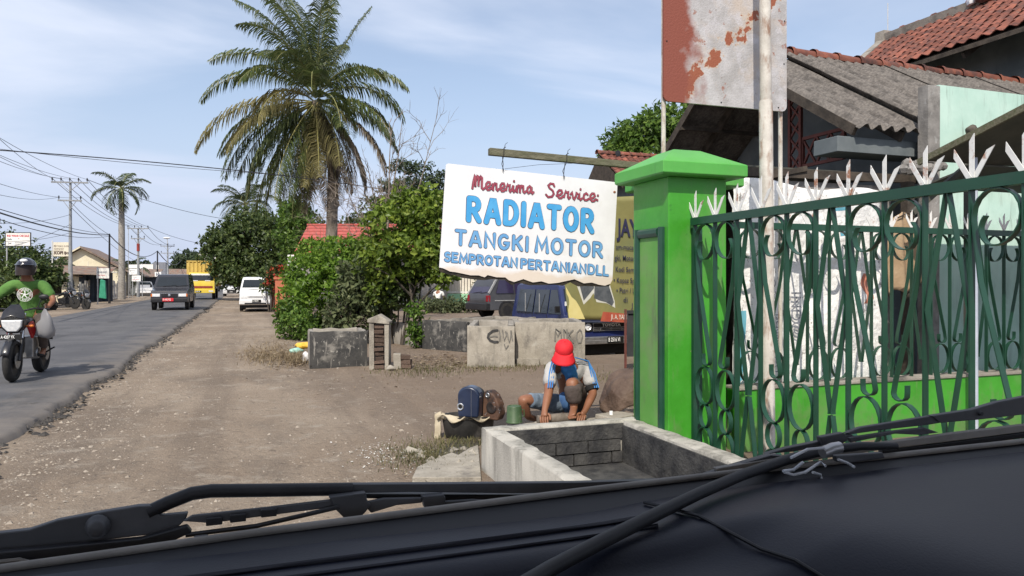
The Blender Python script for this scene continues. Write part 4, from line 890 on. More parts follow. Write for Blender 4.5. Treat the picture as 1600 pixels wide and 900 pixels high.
# ------------------------------------------------------------------ the derelict concrete troughs across the yard
def trough(label, a, b, depth, ztop, th, mats, extra=None, name='concrete_trough', back=True):
    """a, b: bottom corners of the front face; built in a frame whose x runs along the front"""
    a, b = V(a), V(b); L_ = (b-a).length; rz = atan2(b.y-a.y, b.x-a.x)
    t = thing(name, label, 'trough', (a.x, a.y, 0), rz)
    def slab(x0, x1, y0, y1, z1, mm, nm):
        mb = MB(); n = max(3, int(max(x1-x0, y1-y0)/.14)); lx = x1-x0 > y1-y0
        rows = []
        for i in range(n+1):
            s = i/n; zj = z1+R.uniform(-.012, .012); e = R.uniform(-.010, .010)
            if lx: x = lerp(x0, x1, s); rows.append([(x,y0,-.05), (x,y0+e*.4,z1-.03), (x,y0+.015,zj), (x,y1-.015,zj+e*.4), (x,y1+e*.4,z1-.03), (x,y1,-.05)])
            else: y = lerp(y0, y1, s); rows.append([(x0,y,-.05), (x0+e*.4,y,z1-.03), (x0+.015,y,zj), (x1-.015,y,zj+e*.4), (x1+e*.4,y,z1-.03), (x1,y,-.05)])
        mb.add([p for r in rows for p in r], [(i*6+k, i*6+k+1, (i+1)*6+k+1, (i+1)*6+k) for i in range(n) for k in range(5)]+[tuple(range(6))[::-1], tuple(n*6+k for k in range(6))])
        return mb.build(nm, MT[mm], t, smooth=50)
    slab(0, L_, 0, th, ztop, mats[0], 'front_wall')
    slab(0, th, th+.002, depth, ztop-.004, mats[1], 'side_wall'); slab(L_-th, L_, th+.002, depth, ztop+.004, mats[1], 'side_wall')
    if back: slab(th+.002, L_-th-.002, depth-th, depth, ztop, mats[1], 'back_wall')
    return t, L_, slab
def on_front(t, L_, a, b, u, v):
    """point of the front face seen at (u, v)"""
    a, b = V(a), V(b); n = V((-(b-a).y, (b-a).x, 0)).normalized()
    d0 = Wp(u, v, 1.0)-V((0,0,H)); k = (a-V((0,0,H))).dot(n)/d0.dot(n); return V((0,0,H))+d0*k, n
a, b = G(484, 575), G(574, 572)
trough('square black stained concrete trough by the straw heap', a, b, 1.05, .60, .085, ('concrete_black', 'concrete'))
# broken brick pillar
a = G(586, 577.5); bp = thing('brick_pillar', 'broken plastered pillar with its brown brick core laid bare', 'pillar', a, -YAW+.05)
m = MB(); m.prism([(-.10, 0, 0), (-.02, 0, 0), (-.02, 0, .80), (-.10, 0, .77)], (0, .34, 0)); m.jitter(.012, 8); m.build('plaster_face', MT['concrete_pale'], bp)
m = MB(); m.prism([(.155, 0, 0), (.225, 0, 0), (.225, 0, .74), (.155, 0, .79)], (0, .34, 0)); m.jitter(.012, 8); m.build('plaster_face', MT['concrete_pale'], bp)
m = MB(); m.box(-.02, .155, .10, .34, 0, .76); m.build('core', MT['plaster_grey'], bp)
m = MB(); m.prism([(-.13, -.02, .775), (.24, -.02, .745), (.24, -.02, .79), (.06, -.02, .90), (-.13, -.02, .83)], (0, .38, 0)); m.jitter(.02, 6); m.build('top_slab', MT['concrete_pale'], bp, bevel=.01)
bk = MB(); bk.box(-.5,.5,-.5,.5,-.5,.5); bkm = bk.mesh('brick')
MT['brick_old'] = mat('sooty old brick', (.07,.045,.035), (.13,.09,.068), 9, rough=.95, bump=.7, bscale=30, objvar=.3, patches=(((.30,.27,.23), 7, .58, .7, .6),))
for k in range(10): inst('brick', bkm, MT['brick_old'], bp, (.068+R.uniform(-.012,.012), .065+R.uniform(-.045,.035), .04+k*.074+R.uniform(-.008,.008)), (R.uniform(-.14,.14), R.uniform(-.12,.12), R.uniform(-.16,.16)), (R.uniform(.12,.17), .12, R.uniform(.05,.066)))
a = G(628, 577); rbk = thing('rubble_block', 'small broken block of plastered brickwork beside the broken pillar', 'block', a, -YAW+.1)
m = MB(); m.box(-.14, -.02, 0, .22, 0, .25); m.jitter(.02, 7); m.build('plaster_face', MT['concrete_pale'], rbk, bevel=.01)
for k in range(3):
    for j in range(2): inst('brick', bkm, MT['brick_old'], rbk, (.06+R.uniform(-.015,.015), .06+j*.12, .042+k*.076), (R.uniform(-.1,.1), R.uniform(-.1,.1), R.uniform(-.2,.2)), (.16, .11, .066))
a = G(611, 579); m = MB(); m.ball((a.x, a.y, .04), (.08,.06,.05), 9, 6); m.jitter(.03, 9); m.build('stone_lump', MT['concrete_pale'], smooth=30, label='rounded cement lump at the foot of the broken block', cat='stone')
# black stained trough in the middle
a, b = G(660, 545), G(729, 550.5)
t, L_, sl = trough('long trough with a soot black front below the small tree', a, b, 2.4, .62, .10, ('concrete_black', 'concrete'))
a, b = G(610, 536), G(662, 543)
trough('low grey trough end behind the broken pillar', a, b, 2.6, .50, .10, ('concrete', 'concrete'))
# graffiti walls
ga, gb = G(730, 573.5), G(804, 573.5)
t1, L1, sl1 = trough('pale trough wall sprayed with a black oval scribble', ga, gb, 1.9, .70, .12, ('concrete_pale', 'concrete'))
ha, hb = G(805, 570), G(914, 569.5)
t2, L2, sl2 = trough('long pale trough wall sprayed with the letters MIKO', ha, hb, 1.5, .735, .12, ('concrete_pale', 'concrete'))
m = MB(); m.box(.0, .42, -.10, -.003, -.02, .115); m.jitter(.02, 6); m.build('foot_ledge', MT['concrete_pale'], t2, bevel=.01)
MT['spray'] = mat('black spray paint', (.03,.03,.03), (.06,.06,.06), 20, rough=.8, pos=True)
MT['spray_thin'] = mat('thin grey spray paint', (.13,.125,.115), (.2,.19,.17), 14, rough=.9, pos=True)
def graf(t, a, b, strokes, half, mm):
    f_ = MB()
    for k, st in enumerate(strokes):
        pp = []
        for u, v in st:
            p, n = on_front(t, 0, a, b, u, v); pp.append(p)
        stroke_mesh(f_, pp, half, -n, .012+k*.0004)
    M_ = Matrix.LocRotScale(t.location, t.rotation_euler, None).inverted()
    f_.v = [tuple(M_ @ V(p)) for p in f_.v]; f_.build('graffiti', MT[mm], t, fixn=False)
c7 = lambda x, y: (700+x/5, 420+y/5)
graf(t1, ga, gb, [[c7(*p) for p in ((385,480), (350,485), (318,510), (312,535), (330,560), (362,572), (388,570))]], .020, 'spray')
graf(t1, ga, gb, [[c7(*p) for p in pl] for pl in (((400,480),(408,520),(404,560)), ((330,530),(360,525),(385,530)), ((425,478),(432,520),(440,560),(455,520),(450,490)), ((462,500),(470,545),(480,575),(490,530),(492,480),(500,540),(505,560)), ((440,590),(452,625),(470,600)))], .010, 'spray_thin')
graf(t2, ha, hb, [[c7(*p) for p in pl] for pl in (((835,560),(838,480),(858,530),(880,480),(886,545)), ((903,480),(906,545)), ((928,478),(930,560)), ((975,480),(935,520),(978,575)))], .014, 'spray_thin')
graf(t2, ha, hb, [[c7(*p) for p in pl] for pl in (((1030,475),(1008,500),(1003,540),(1018,580),(1038,575),(1050,530),(1042,490),(1028,476)),)], .010, 'spray_thin')
graf(t2, ha, hb, [[c7(*p) for p in pl] for pl in (((842,470),(880,500)), ((905,475),(935,520)), ((940,500),(960,545)))], .008, 'spray')
# rubbish by the straw heap
def crumple(name, c, r, m_, label, cat, sq=(1,1,1), seed=0):
    mb = MB(); mb.ball((0,0,0), (r*sq[0], r*sq[1], r*sq[2]), 18, 12); mb.v = [tuple(V(p)*(1+.45*noise.noise(V(p)*(5/r*.35)+V((seed,0,0))))) for p in mb.v]
    mb.v = [tuple(V(p)+V(c)) for p in mb.v]; return mb.build(name, m_, smooth=30, label=label, cat=cat)
MT['bag_yellow'] = mat('yellow plastic bag', (.62,.36,.03), (.72,.46,.08), 9, rough=.4)
MT['bag_teal'] = mat('pale green plastic bag', (.22,.45,.36), (.35,.55,.48), 9, rough=.4)
MT['bag_white'] = mat('thin white plastic bag', (.60,.60,.60), (.7,.7,.72), 9, rough=.35)
p_ = G(473, 556); crumple('plastic_bag', (p_.x, p_.y, .20), .15, MT['bag_yellow'], 'crumpled yellow plastic bag on the straw heap', 'bag', (1.05,.7,.5), 1)
p_ = G(463, 558); crumple('plastic_bag', (p_.x, p_.y, .13), .10, MT['bag_teal'], 'pale green plastic bag tucked under the yellow bag', 'bag', (1.2,.7,.5), 5)
p_ = G(480, 566); crumple('plastic_bag', (p_.x, p_.y, .09), .10, MT['bag_white'], 'thin whitish plastic bag against the black trough', 'bag', (.9,.7,1), 9)
# ------------------------------------------------------------------ low house with fibre cement roof on the right
GX, RY, RZ, EY, EZ, FY, FZ = 6.80, 9.55, 5.0, 6.85, 3.32, 11.7, 3.35
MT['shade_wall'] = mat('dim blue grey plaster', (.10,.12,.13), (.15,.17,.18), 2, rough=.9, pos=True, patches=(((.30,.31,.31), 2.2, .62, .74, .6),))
hs = thing('house', 'low house with lichened corrugated roof and clay ridge tiles behind the rusted billboard', 'house', (0,0,0))
sl = V((0, EY-RY, EZ-RZ)); sll = sl.length; sn = V((0, sl.z, -sl.y)).normalized()
if sn.z < 0: sn = -sn
wv = .19
def sheet(x0, x1, over, lift, y_sign=1):
    n = int((x1-x0)/wv*6); m = MB(); vs = []; rows = 9
    for j in range(rows+1):
        t = j/rows*(1+over)
        for i in range(n+1):
            x = x0+(x1-x0)*i/n
            h = .036*sin(2*pi*x/wv)+lift+.008*noise.noise(V((x*2, t*5, 0)))
            p = V((x, RY, RZ))+sl*t+sn*h; vs.append(p)
    b = len(vs); vs += [p-sn*.008 for p in vs]
    fs = []
    for j in range(rows):
        for i in range(n):
            a = j*(n+1)+i; fs += [(a, a+1, a+n+2, a+n+1), (b+a, b+a+n+1, b+a+n+2, b+a+1)]
    for i in range(n): a = rows*(n+1)+i; fs.append((a, a+1, b+a+1, b+a))
    for j in range(rows):
        a = j*(n+1); fs.append((a, a+n+1, b+a+n+1, b+a))
    m.add(vs, fs); return m.build('roof_sheet', MT['asbestos'], hs, smooth=50, fixn=False)
x = GX; k = 0
while x < 13.5:
    sheet(x, x+1.10, .02 if k == 0 else (-.035 if k == 1 else .0), .0 if k == 0 else .05+.018*(k % 2)); x += 1.04; k += 1
m = MB(); m.add([(GX, RY, RZ-.02), (13.5, RY, RZ-.02), (13.5, FY, FZ), (GX, FY, FZ), (GX, RY, RZ-.06), (13.5, RY, RZ-.06), (13.5, FY, FZ-.04), (GX, FY, FZ-.04)], [(0,1,2,3), (7,6,5,4), (0,3,7,4), (2,6,7,3), (1,5,6,2)])
m.build('rear_roof', MT['asbestos'], hs)
rt_ = MB(); n = 9
vs = []
for j, (x, r) in enumerate(((0, .125), (.06, .125), (.065, .108), (.50, .095))):
    for i in range(n+1):
        a = radians(-15+210*i/n); vs.append((x, r*cos(a)*1.05, r*sin(a)))
rt_.add(vs, [(j*(n+1)+i, j*(n+1)+i+1, (j+1)*(n+1)+i+1, (j+1)*(n+1)+i) for j in range(3) for i in range(n)])
rtm = rt_.mesh('ridge_tile', 45)
for k in range(15):
    inst('ridge_tile', rtm, MT['terracotta'], hs, (GX-.08+k*.455, RY, RZ+.05+R.uniform(-.01,.012)), (R.uniform(-.05,.05), R.uniform(-.02,.03), R.uniform(-.02,.02)))
# gable: deep overhang, rafters, recessed wall, fret panel
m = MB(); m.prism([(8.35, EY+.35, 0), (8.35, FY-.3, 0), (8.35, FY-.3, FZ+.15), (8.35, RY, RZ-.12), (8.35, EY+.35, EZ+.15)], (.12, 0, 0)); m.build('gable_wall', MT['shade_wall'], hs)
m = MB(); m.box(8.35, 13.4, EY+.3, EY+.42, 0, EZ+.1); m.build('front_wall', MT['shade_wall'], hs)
for (a, b) in (((GX+.02, FY, FZ-.09), (GX+.02, RY, RZ-.10)), ((GX+.02, EY+.05, EZ-.07), (GX+.02, RY, RZ-.10)), ((GX+.75, FY, FZ-.12), (GX+.75, RY, RZ-.13)), ((GX+.75, EY+.05, EZ-.10), (GX+.75, RY, RZ-.13))):
    m = MB(); m.beam(a, b, .05, .12); m.build('rafter', MT['wood_dark'], hs)
for t in (.25, .5, .75):
    m = MB(); p = lerp(V((0, FY, FZ)), V((0, RY, RZ)), t); m.beam((GX, p.y, p.z-.17), (8.35, p.y, p.z-.17), .06, .06); m.build('purlin', MT['wood_dark'], hs)
MT['fret'] = mat('red brown lattice', (.13,.045,.035), (.17,.06,.05), 6, rough=.8)
def fret(x0, y0, y1, z0, z1, nx_, nz_):
    m = MB(); st = .028
    for i in range(nx_):
        for j in range(nz_):
            a0, a1 = lerp(y0, y1, i/nx_), lerp(y0, y1, (i+1)/nx_); b0_, b1 = lerp(z0, z1, j/nz_), lerp(z0, z1, (j+1)/nz_)
            m.beam((x0, a0, b0_), (x0, a1, b1), .03, st); m.beam((x0+.004, a1, b0_), (x0+.004, a0, b1), .03, st)
    for z in (z0, z1): m.beam((x0-.004, y0, z), (x0-.004, y1, z), .045, .045)
    for y in (y0, y1): m.beam((x0-.006, y, z0), (x0-.006, y, z1), .045, .045)
    m.build('fret_panel', MT['fret'], hs)
fret(7.7, 8.82, 9.05, 2.1, 4.35, 1, 9)
fret(7.72, 8.0, 8.8, 3.15, 3.55, 3, 1)
a = onY(1306, 212, 6.98); b = onY(1432, 246, 6.98)
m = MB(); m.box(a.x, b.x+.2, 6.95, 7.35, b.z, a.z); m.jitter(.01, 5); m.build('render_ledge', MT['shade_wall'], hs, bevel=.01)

# yard wall, plank and sheet edge, dark doorway
yw = thing('yard_wall', 'grey rendered yard wall behind the white printed tarpaulin', 'wall', (0,0,0))
m = MB(); x0 = onY(1166, 300, 6.98).x; x1 = onY(1392, 300, 6.98).x; m.box(x0, x1, 6.98, 7.14, 0, 2.62); m.build('render', MT['plaster_grey'], yw)
dw = thing('shed', 'unlit open shed doorway between the pillar and the white tarpaulin', 'shed', (0,0,0))
m = MB(); m.box(4.9, x0-.002, 8.4, 8.5, 0, 2.8); m.build('unlit_backing', MT['dark'], dw)  # black panel painted as the unlit depth of the doorway
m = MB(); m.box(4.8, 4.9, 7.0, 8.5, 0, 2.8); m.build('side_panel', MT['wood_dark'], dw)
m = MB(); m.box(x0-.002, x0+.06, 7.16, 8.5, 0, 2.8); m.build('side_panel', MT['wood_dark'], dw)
m = MB(); m.add([(4.75, 6.97, 2.75), (7.9, 6.97, 2.75), (7.9, 8.7, 2.86), (4.75, 8.7, 2.86), (4.75, 6.97, 2.77), (7.9, 6.97, 2.77), (7.9, 8.7, 2.88), (4.75, 8.7, 2.88)], [(0,1,2,3), (7,6,5,4), (0,4,5,1), (0,3,7,4), (1,5,6,2)]); m.build('roof_sheet', MT['sheet_dark'], dw)
m = MB(); m.beam((4.76, 6.93, 2.68), (7.85, 6.93, 2.72), .05, .10); m.jitter(.008, 4); m.build('fascia', MT['wood_dark'], dw)
m = MB(); m.beam((5.45, 6.93, 2.62), (6.1, 6.90, 2.76), .04, .06); m.build('strut', MT['wood_dark'], dw)
# white printed tarpaulin hung behind the fence
MT['vinyl'] = mat('creased white vinyl', (.74,.735,.72), (.82,.815,.80), 3, rough=.5, bump=.7, bscale=16, pos=True, bdist=.03, patches=(((.14,.13,.12), 13, .60, .625, .75, (1.6,1,.8)), ((.48,.42,.36), 4, .60, .70, .5)))
MT['vinyl_grey'] = mat('slate grey print', (.17,.18,.21), (.22,.23,.26), 5, rough=.55, pos=True)
MT['vinyl_blue'] = mat('teal blue print', (.10,.32,.42), (.14,.38,.48), 5, rough=.55, pos=True)
MT['vinyl_red'] = mat('faded orange red print', (.45,.16,.10), (.55,.25,.18), 7, rough=.55, pos=True)
VY = 5.60; VT = onY(1200, 282, VY).z
vx0, vx1 = onY(1146, 300, VY).x, onY(1376, 300, VY).x
def vin(u, v, off=0.0):
    x = lerp(vx0, vx1, u); z = lerp(.12, VT-.06*u+.03*sin(u*9), v)
    y = VY+.045*noise.noise(V((x*1.7, z*1.2, 4)))+.025*noise.noise(V((x*5, z*3.3, 1)))+.01*noise.noise(V((x*14, z*11, 2)))-.05*(1-v)*abs(sin(u*7))
    return V((x, y-off, z))
vt = thing('banner', 'creased white printed vinyl sheet hung behind the scrolled fence', 'banner', (0,0,0))
m = MB(); m.grid(vin, 60, 48); o = m.build('sheet', MT['vinyl'], vt, smooth=60, fixn=False); s_ = o.modifiers.new('thickness', 'SOLIDIFY'); s_.thickness = .004; s_.offset = 1
def vpatch(name, us, vs_, mm, n=(20, 4)):
    m = MB(); m.grid(lambda a, b: vin(us(a, b), vs_(a, b), .006), *n); m.build(name, MT[mm], vt, smooth=60, fixn=False)
vpatch('printed_mark', lambda a, b: .66+.12*a, lambda a, b: .905+.03*b*(1-.4*a), 'vinyl_blue', (8, 3))
vpatch('printed_mark', lambda a, b: .70+.16*a, lambda a, b: .795+.022*b, 'vinyl_blue', (8, 3))
vpatch('printed_mark', lambda a, b: .005+.04*a+.02*b, lambda a, b: .12+.35*b, 'vinyl_blue', (4, 12))
vpatch('printed_mark', lambda a, b: .86+.05*a+.02*sin(b*7), lambda a, b: .50+.13*b, 'vinyl_red', (4, 10))
for (u, v, tx, s_) in ((.42, .36, '@GNI', .16), (.26, .22, 'Dokumentasi', .10), (.24, .50, 'PSO', .13)):
    p = vin(u, v, .02); print_text('printed_letters', tx, (p.x, p.y-.012, p.z), V((0,0,1)), V((-1,0,0)), s_, MT['vinyl_grey'], vt)
# beige cloth knotted on a post
pst = thing('post', 'dark timber post with a cloth tied round it', 'post', (0,0,0))
px_ = onY(1424, 400, 6.72); m = MB(); m.box(px_.x-.06, px_.x+.05, 6.72, 6.82, 0, 2.65); m.build('shaft', MT['wood_dark'], pst)
MT['sack'] = mat('beige sacking', (.33,.23,.14), (.42,.31,.20), 5, rough=.95, bump=.6, bscale=30, pos=True, patches=(((.2,.13,.08), 5, .56, .7, .6),))
ck = thing('sacking', 'length of beige sacking hung on the dark post', 'cloth', (0,0,0))
a_, b_ = onY(1391, 330, 6.66), onY(1436, 462, 6.66)
def sack(u, v):
    w0 = .5-.5*(u); x = lerp(a_.x, b_.x, .5+(u-.5)*(.62+.38*min(1, (1-v)*2.5+.25))); z = lerp(b_.z+.05*sin(u*8)+.10*u, a_.z-.10*(u-.45)**2*4, v)
    return V((x, 6.66+.035*sin(u*11+v*2)+.02*noise.noise(V((x*6, z*3, 0))), z))
m = MB(); m.grid(sack, 16, 18); o = m.build('drape', MT['sack'], ck, smooth=60); s_ = o.modifiers.new('thickness', 'SOLIDIFY'); s_.thickness = .012
for zz in (.985, .95):
    m = MB(); m.tube([sack(u/8, zz-.02*sin(u))-V((0,.014,0)) for u in range(1, 8)], .006, 5); m.build('cord', MT['wood_dark'], ck)
# mint wall
mw = thing('mint_wall', 'weathered mint green wall with a bare grey end pier beside the corrugated roof', 'wall', (0,0,0))
a, b = onY(1465, 133, 6.72), onY(1447, 150, 6.72)
m = MB(); m.box(a.x, 13, 6.70, 6.86, 0, a.z); m.build('plaster', MT['mint'], mw)
m = MB(); m.box(b.x, a.x-.002, 6.69, 6.84, 0, a.z-.02); m.jitter(.012, 6); m.build('pier', MT['plaster_grey'], mw)
m = MB()
for k in range(26): m.ball((b.x-.22+R.uniform(-.22,.3), 6.60+R.uniform(-.06,.06), 2.76+R.uniform(-.0,.08)+.1*(k > 14)*R.random()), R.uniform(.03,.08), 6, 4)
m.jitter(.02, 9); m.build('rubble_heap', MT['plaster_grey'], kind='stuff', smooth=30, label='rubble of broken render on the shed roof edge')
m = MB(); m.ball(onY(1517, 203, 6.55), (.075,.06,.06), 10, 7); m.jitter(.03, 12); m.build('coconut_husk', MT['bark_dark'], smooth=40, label='dark round husk resting on the awning edge', cat='husk')
# awning: sloping sheet on struts over the yard
aw = thing('awning', 'grimy sloping metal sheet awning over the fence', 'awning', (0,0,0))
A = onX(1436, 251, 6.3); B = onX(1640, 145, 6.3)
m = MB(); up_ = V((0,0,.018)); B = A+(B-A)*2.3; q4 = [A, B, B+V((5.6, 0, .05)), A+V((5.6, 0, .05))]  # near and right reaches lie out of view, stretched to cut skylight below
m.add(q4+[p+up_ for p in q4], [(0,1,2,3), (7,6,5,4), (0,4,5,1), (1,5,6,2), (2,6,7,3), (3,7,4,0)]); m.build('sheet', MT['sheet_dark'], aw)
C0 = V((7.05, A.y, A.z)); C1 = V((7.05, 6.2, A.z-.16)); m = MB(); q5 = [C0-V((0,.02,.012)), C0+V((4.8,-.02,-.012)), C1+V((4.8,0,0)), C1]; m.add(q5+[p+up_ for p in q5], [(0,1,2,3), (7,6,5,4), (0,4,5,1), (1,5,6,2), (2,6,7,3), (3,7,4,0)]); m.build('shade_sheet', MT['sheet_dark'], aw)  # strip added so the awning's shade starts higher on the mint wall
m = MB(); m.beam(A+V((-.01,0,-.02)), B+V((-.01,0,-.02)), .03, .06); m.build('edge_batten', MT['wood_old'], aw)
pp = onY(1570, 330, 5.2); top = A.z+(B.z-A.z)*(5.2-A.y)/(B.y-A.y)
m = MB(); m.beam((pp.x, 5.6, 0), (pp.x, 5.6, top+.03), .05, .05); m.build('post', MT['sheet_dark'], aw)
m = MB(); m.beam((pp.x-.75, 5.6, top-.62), (pp.x, 5.6, top-.1), .04, .05); m.build('strut', MT['sheet_dark'], aw)
b0 = onY(1524, 640, 5.1); m = MB(); m.tube([(b0.x, 5.1, 0), (b0.x-.01, 5.1, 2.62)], .026, 10); MT['pipe_blue'] = mat('pale blue grey pipe', (.36,.40,.48), (.45,.49,.56), 6, rough=.5, pos=True)
m.build('pipe_pole', MT['pipe_blue'], smooth=50, label='slim pale blue grey pipe pole just behind the gate', cat='pole')

# ------------------------------------------------------------------ tall house with red pantile roof, upper right
EX, EZ2, QX, QZ = 12.95, 6.02, 15.5, 7.66
th_ = thing('tiled_house', 'tall house with red clay tile roof and crumbling ridge at the upper right', 'house', (0,0,0))
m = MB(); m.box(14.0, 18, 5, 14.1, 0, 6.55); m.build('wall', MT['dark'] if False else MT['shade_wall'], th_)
rs = V((QX-EX, 0, QZ-EZ2)); rl = rs.length; rd_ = rs.normalized(); rn = V((-rd_.z, 0, rd_.x))
m = MB(); y0, y1 = 5.0, 14.45
m.add([(EX, y0, EZ2-.06), (QX, y0, QZ-.06), (QX, y1+.25, QZ-.06), (EX, y1-.7, EZ2-.06), (EX, y0, EZ2-.14), (QX, y0, QZ-.14), (QX, y1+.25, QZ-.14), (EX, y1-.7, EZ2-.14), (18, y0, 6.2), (18, y1, 6.2)], [(0,1,2,3), (7,6,5,4), (0,3,7,4), (3,2,6,7), (1,8,9,2)]); m.build('roof_deck', MT['wood_dark'], th_)
tm = MB(); vs = []; n = 6; tw, tl_ = .262, .335
for j in range(2):
    for i in range(n+1):
        u = i/n; h = .030*cos(2*pi*u)*(1 if u < .72 else .8)+.012
        vs.append((u*tw*1.06, j*tl_, h+(0 if j else .022)))
b = len(vs); vs += [(x, y, z-.014) for x, y, z in vs]
tm.add(vs, [(i, i+1, n+1+i+1, n+1+i) for i in range(n)]+[(b+i, b+n+1+i, b+n+2+i, b+i+1) for i in range(n)]+[(i, b+i, b+i+1, i+1) for i in range(n)]+[(0, n+1, b+n+1, b)])
tmm = tm.mesh('roof_tile', 40)
# tile frame: local x runs along the eave (towards -Y), local y up the slope
tx, ty = V((0, -1, 0)), rd_; tz = tx.cross(ty)
if tz.z < 0: tz = -tz; 
TR = Matrix((tx, ty, tz)).transposed().to_euler()
rows = int(rl/.275); cnt = 0; tdone = MB(); cand = []
for r_ in range(rows+1):
    ystart = 14.45-.75+.95*(r_/rows)
    for c_ in range(31):
        y = ystart-c_*tw
        if y < 6.9: break
        cand.append((r_, y))
cand.sort(key=lambda t: t[1]); nkeep = 300
for k, (r_, y) in enumerate(cand):
    p = V((EX, y, EZ2))+rd_*(r_*.272)+rn*(.0+R.uniform(-.004,.006))
    if k < len(cand)-nkeep and False: continue
    if cnt < nkeep:
        inst('roof_tile', tmm, MT['terracotta'] if R.random() < .8 else MT['terracotta_bright'], th_, p, TR); o = th_.children[-1] if False else None; cnt += 1
    else:
        M_ = Matrix((tx, ty, tz)).transposed(); tdone.add([M_ @ V(q)+p for q in [v.co for v in tmm.vertices]], [tuple(f.vertices) for f in tmm.polygons])
if tdone.v: tdone.build('roof_tiles', MT['terracotta'], th_, smooth=40, fixn=False, kind='stuff')
for k in range(17):
    if k in (6, 7, 10, 11): continue
    inst('ridge_tile', rtm, MT['terracotta_bright'] if k % 3 else MT['terracotta'], th_, (QX, 14.6-k*.455, QZ+.05+R.uniform(-.03,.03)), (R.uniform(-.1,.1), R.uniform(-.06,.06), -pi/2+R.uniform(-.08,.08)), (1, 1.2, 1.2))
m = MB(); m.box(QX-.16, QX+.16, 6, 14.72, QZ-.12, QZ+.10); m.jitter(.05, 3); m.build('ridge_mortar', MT['concrete'], th_, smooth=40)
m = MB(); m.prism([(QX-.22, 14.55, QZ-.25), (QX+.22, 14.55, QZ-.25), (QX+.16, 14.55, QZ+.24), (QX-.18, 14.55, QZ+.22)], (0, .28, 0)); m.jitter(.03, 4); m.build('ridge_end', MT['concrete'], th_)
m = MB(); m.beam((EX-.05, 13.75, EZ2-.02), (QX, 14.72, QZ), .20, .16); m.jitter(.02, 4); m.build('verge_mortar', MT['concrete'], th_)
for (y, s_, m_) in ((11.75, .26, 'terracotta'), (11.3, .17, 'bag_white'), (12.1, .14, 'bag_white')):
    m = MB(); m.ball((QX-.18, y, QZ+.10), (s_*.7, s_, s_*.7), 10, 7); m.jitter(.09, 6); m.build('roof_patch', MT[m_], th_, smooth=35)
m = MB(); m.tube([(15.5, 14.6, 7.7), (15.5, 14.6, 8.6)], .012, 5); m.build('lightning_rod', MT['alu'], th_)
for k in range(5): 
    m = MB(); y = 7.5+k*1.5; m.beam((EX+.1, y, EZ2-.20), (14.1, y, EZ2+.5), .06, .12); m.build('rafter', MT['wood_dark'], th_)

# ------------------------------------------------------------------ small tiled gable behind the pillar
sr = thing('small_house', 'small house with scalloped red tile roof glimpsed beside the pillar cap', 'house', (0,0,0))
ry2, ey2 = 25.2, 23.2; a = onY(934, 240, ry2); rz2 = a.z; ex2 = onY(946, 284, ey2); ez2 = ex2.z
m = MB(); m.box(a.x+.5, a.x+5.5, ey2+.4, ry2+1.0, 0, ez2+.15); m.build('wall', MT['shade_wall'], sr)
m = MB(); m.add([(a.x+.02, ry2, rz2-.05), (a.x+5.6, ry2, rz2-.05), (a.x+5.6, ey2, ez2-.05), (a.x+.02, ey2, ez2-.05), (a.x+.02, ry2+1.4, ez2), (a.x+5.6, ry2+1.4, ez2)], [(0,1,2,3), (1,0,4,5), (0,3,4)]); m.build('roof_deck', MT['wood_dark'], sr)
s2 = V((0, ry2-ey2, rz2-ez2)); l2 = s2.length; ty = s2.normalized(); tx = V((1,0,0)); tz = tx.cross(ty); TR2 = Matrix((tx, ty, tz)).transposed().to_euler()
for r_ in range(int(l2/.27)+1):
    for c_ in range(14): inst('roof_tile', tmm, MT['terracotta_bright'], sr, V((a.x+c_*tw, ey2, ez2))+ty*(r_*.27)+tz*R.uniform(0, .006), TR2)
for k in range(9): inst('ridge_tile', rtm, MT['terracotta'], sr, (a.x-.05+k*.455, ry2, rz2+.03), (R.uniform(-.05,.05), 0, 0))
for k in range(2):
    m = MB(); m.beam((a.x+.05+.3*k, ry2, rz2-.15), (a.x+.05+.3*k, ey2+.05, ez2-.15), .05, .1); m.build('rafter', MT['wood_dark'], sr)
    m = MB(); m.beam((a.x+.05+.3*k, ry2, rz2-.15), (a.x+.05+.3*k, ry2+1.4, ez2-.12), .05, .1); m.build('rafter', MT['wood_dark'], sr)
m = MB(); m.lathe([(.10,0),(.12,.03),(.0,.04)], 12, Matrix.Rotation(pi/2, 3, 'X'), (onY(965, 240, ry2-.2).x, ry2-.2, rz2+.02)); m.build('ridge_disc', MT['black'], sr)

# ------------------------------------------------------------------ yellow workshop banner
YY = 16.3
MT['vinyl_shaded'] = mat('olive shaded vinyl', (.205,.19,.07), (.25,.23,.085), 1.5, rough=.5, pos=True, bump=.25, bscale=6, patches=(((.16,.18,.085), 1.2, .45, .65, .7),))  # shade over the banner is mixed into this olive base
MT['vinyl_sunlit'] = mat('sunlit vinyl corner', (.62,.53,.20), (.66,.58,.25), 3, rough=.5, pos=True)  # same vinyl painted brighter, as where the sun reaches it
MT['vinyl_dark'] = mat('printed slate picture', (.07,.08,.09), (.11,.12,.13), 8, rough=.5, pos=True)
MT['vinyl_white'] = mat('printed white glow', (.55,.55,.48), (.6,.6,.54), 8, rough=.5, pos=True)
MT['vinyl_band'] = mat('printed red band', (.36,.07,.045), (.42,.11,.06), 3, rough=.5, pos=True)
MT['vinyl_ink'] = mat('printed navy ink', (.025,.025,.06), rough=.5, pos=True)
MT['vinyl_band_ink'] = mat('printed cream ink', (.6,.55,.48), rough=.5, pos=True)
yb = thing('banner', 'yellow workshop banner with a red strip hung before the blue van', 'banner', (0,0,0))
def yv(u, v, off=0):
    p = onY(u, v, YY); return V((p.x, YY+.010*noise.noise(V((p.x*1.5, p.z*1.1, 3)))-off, p.z))
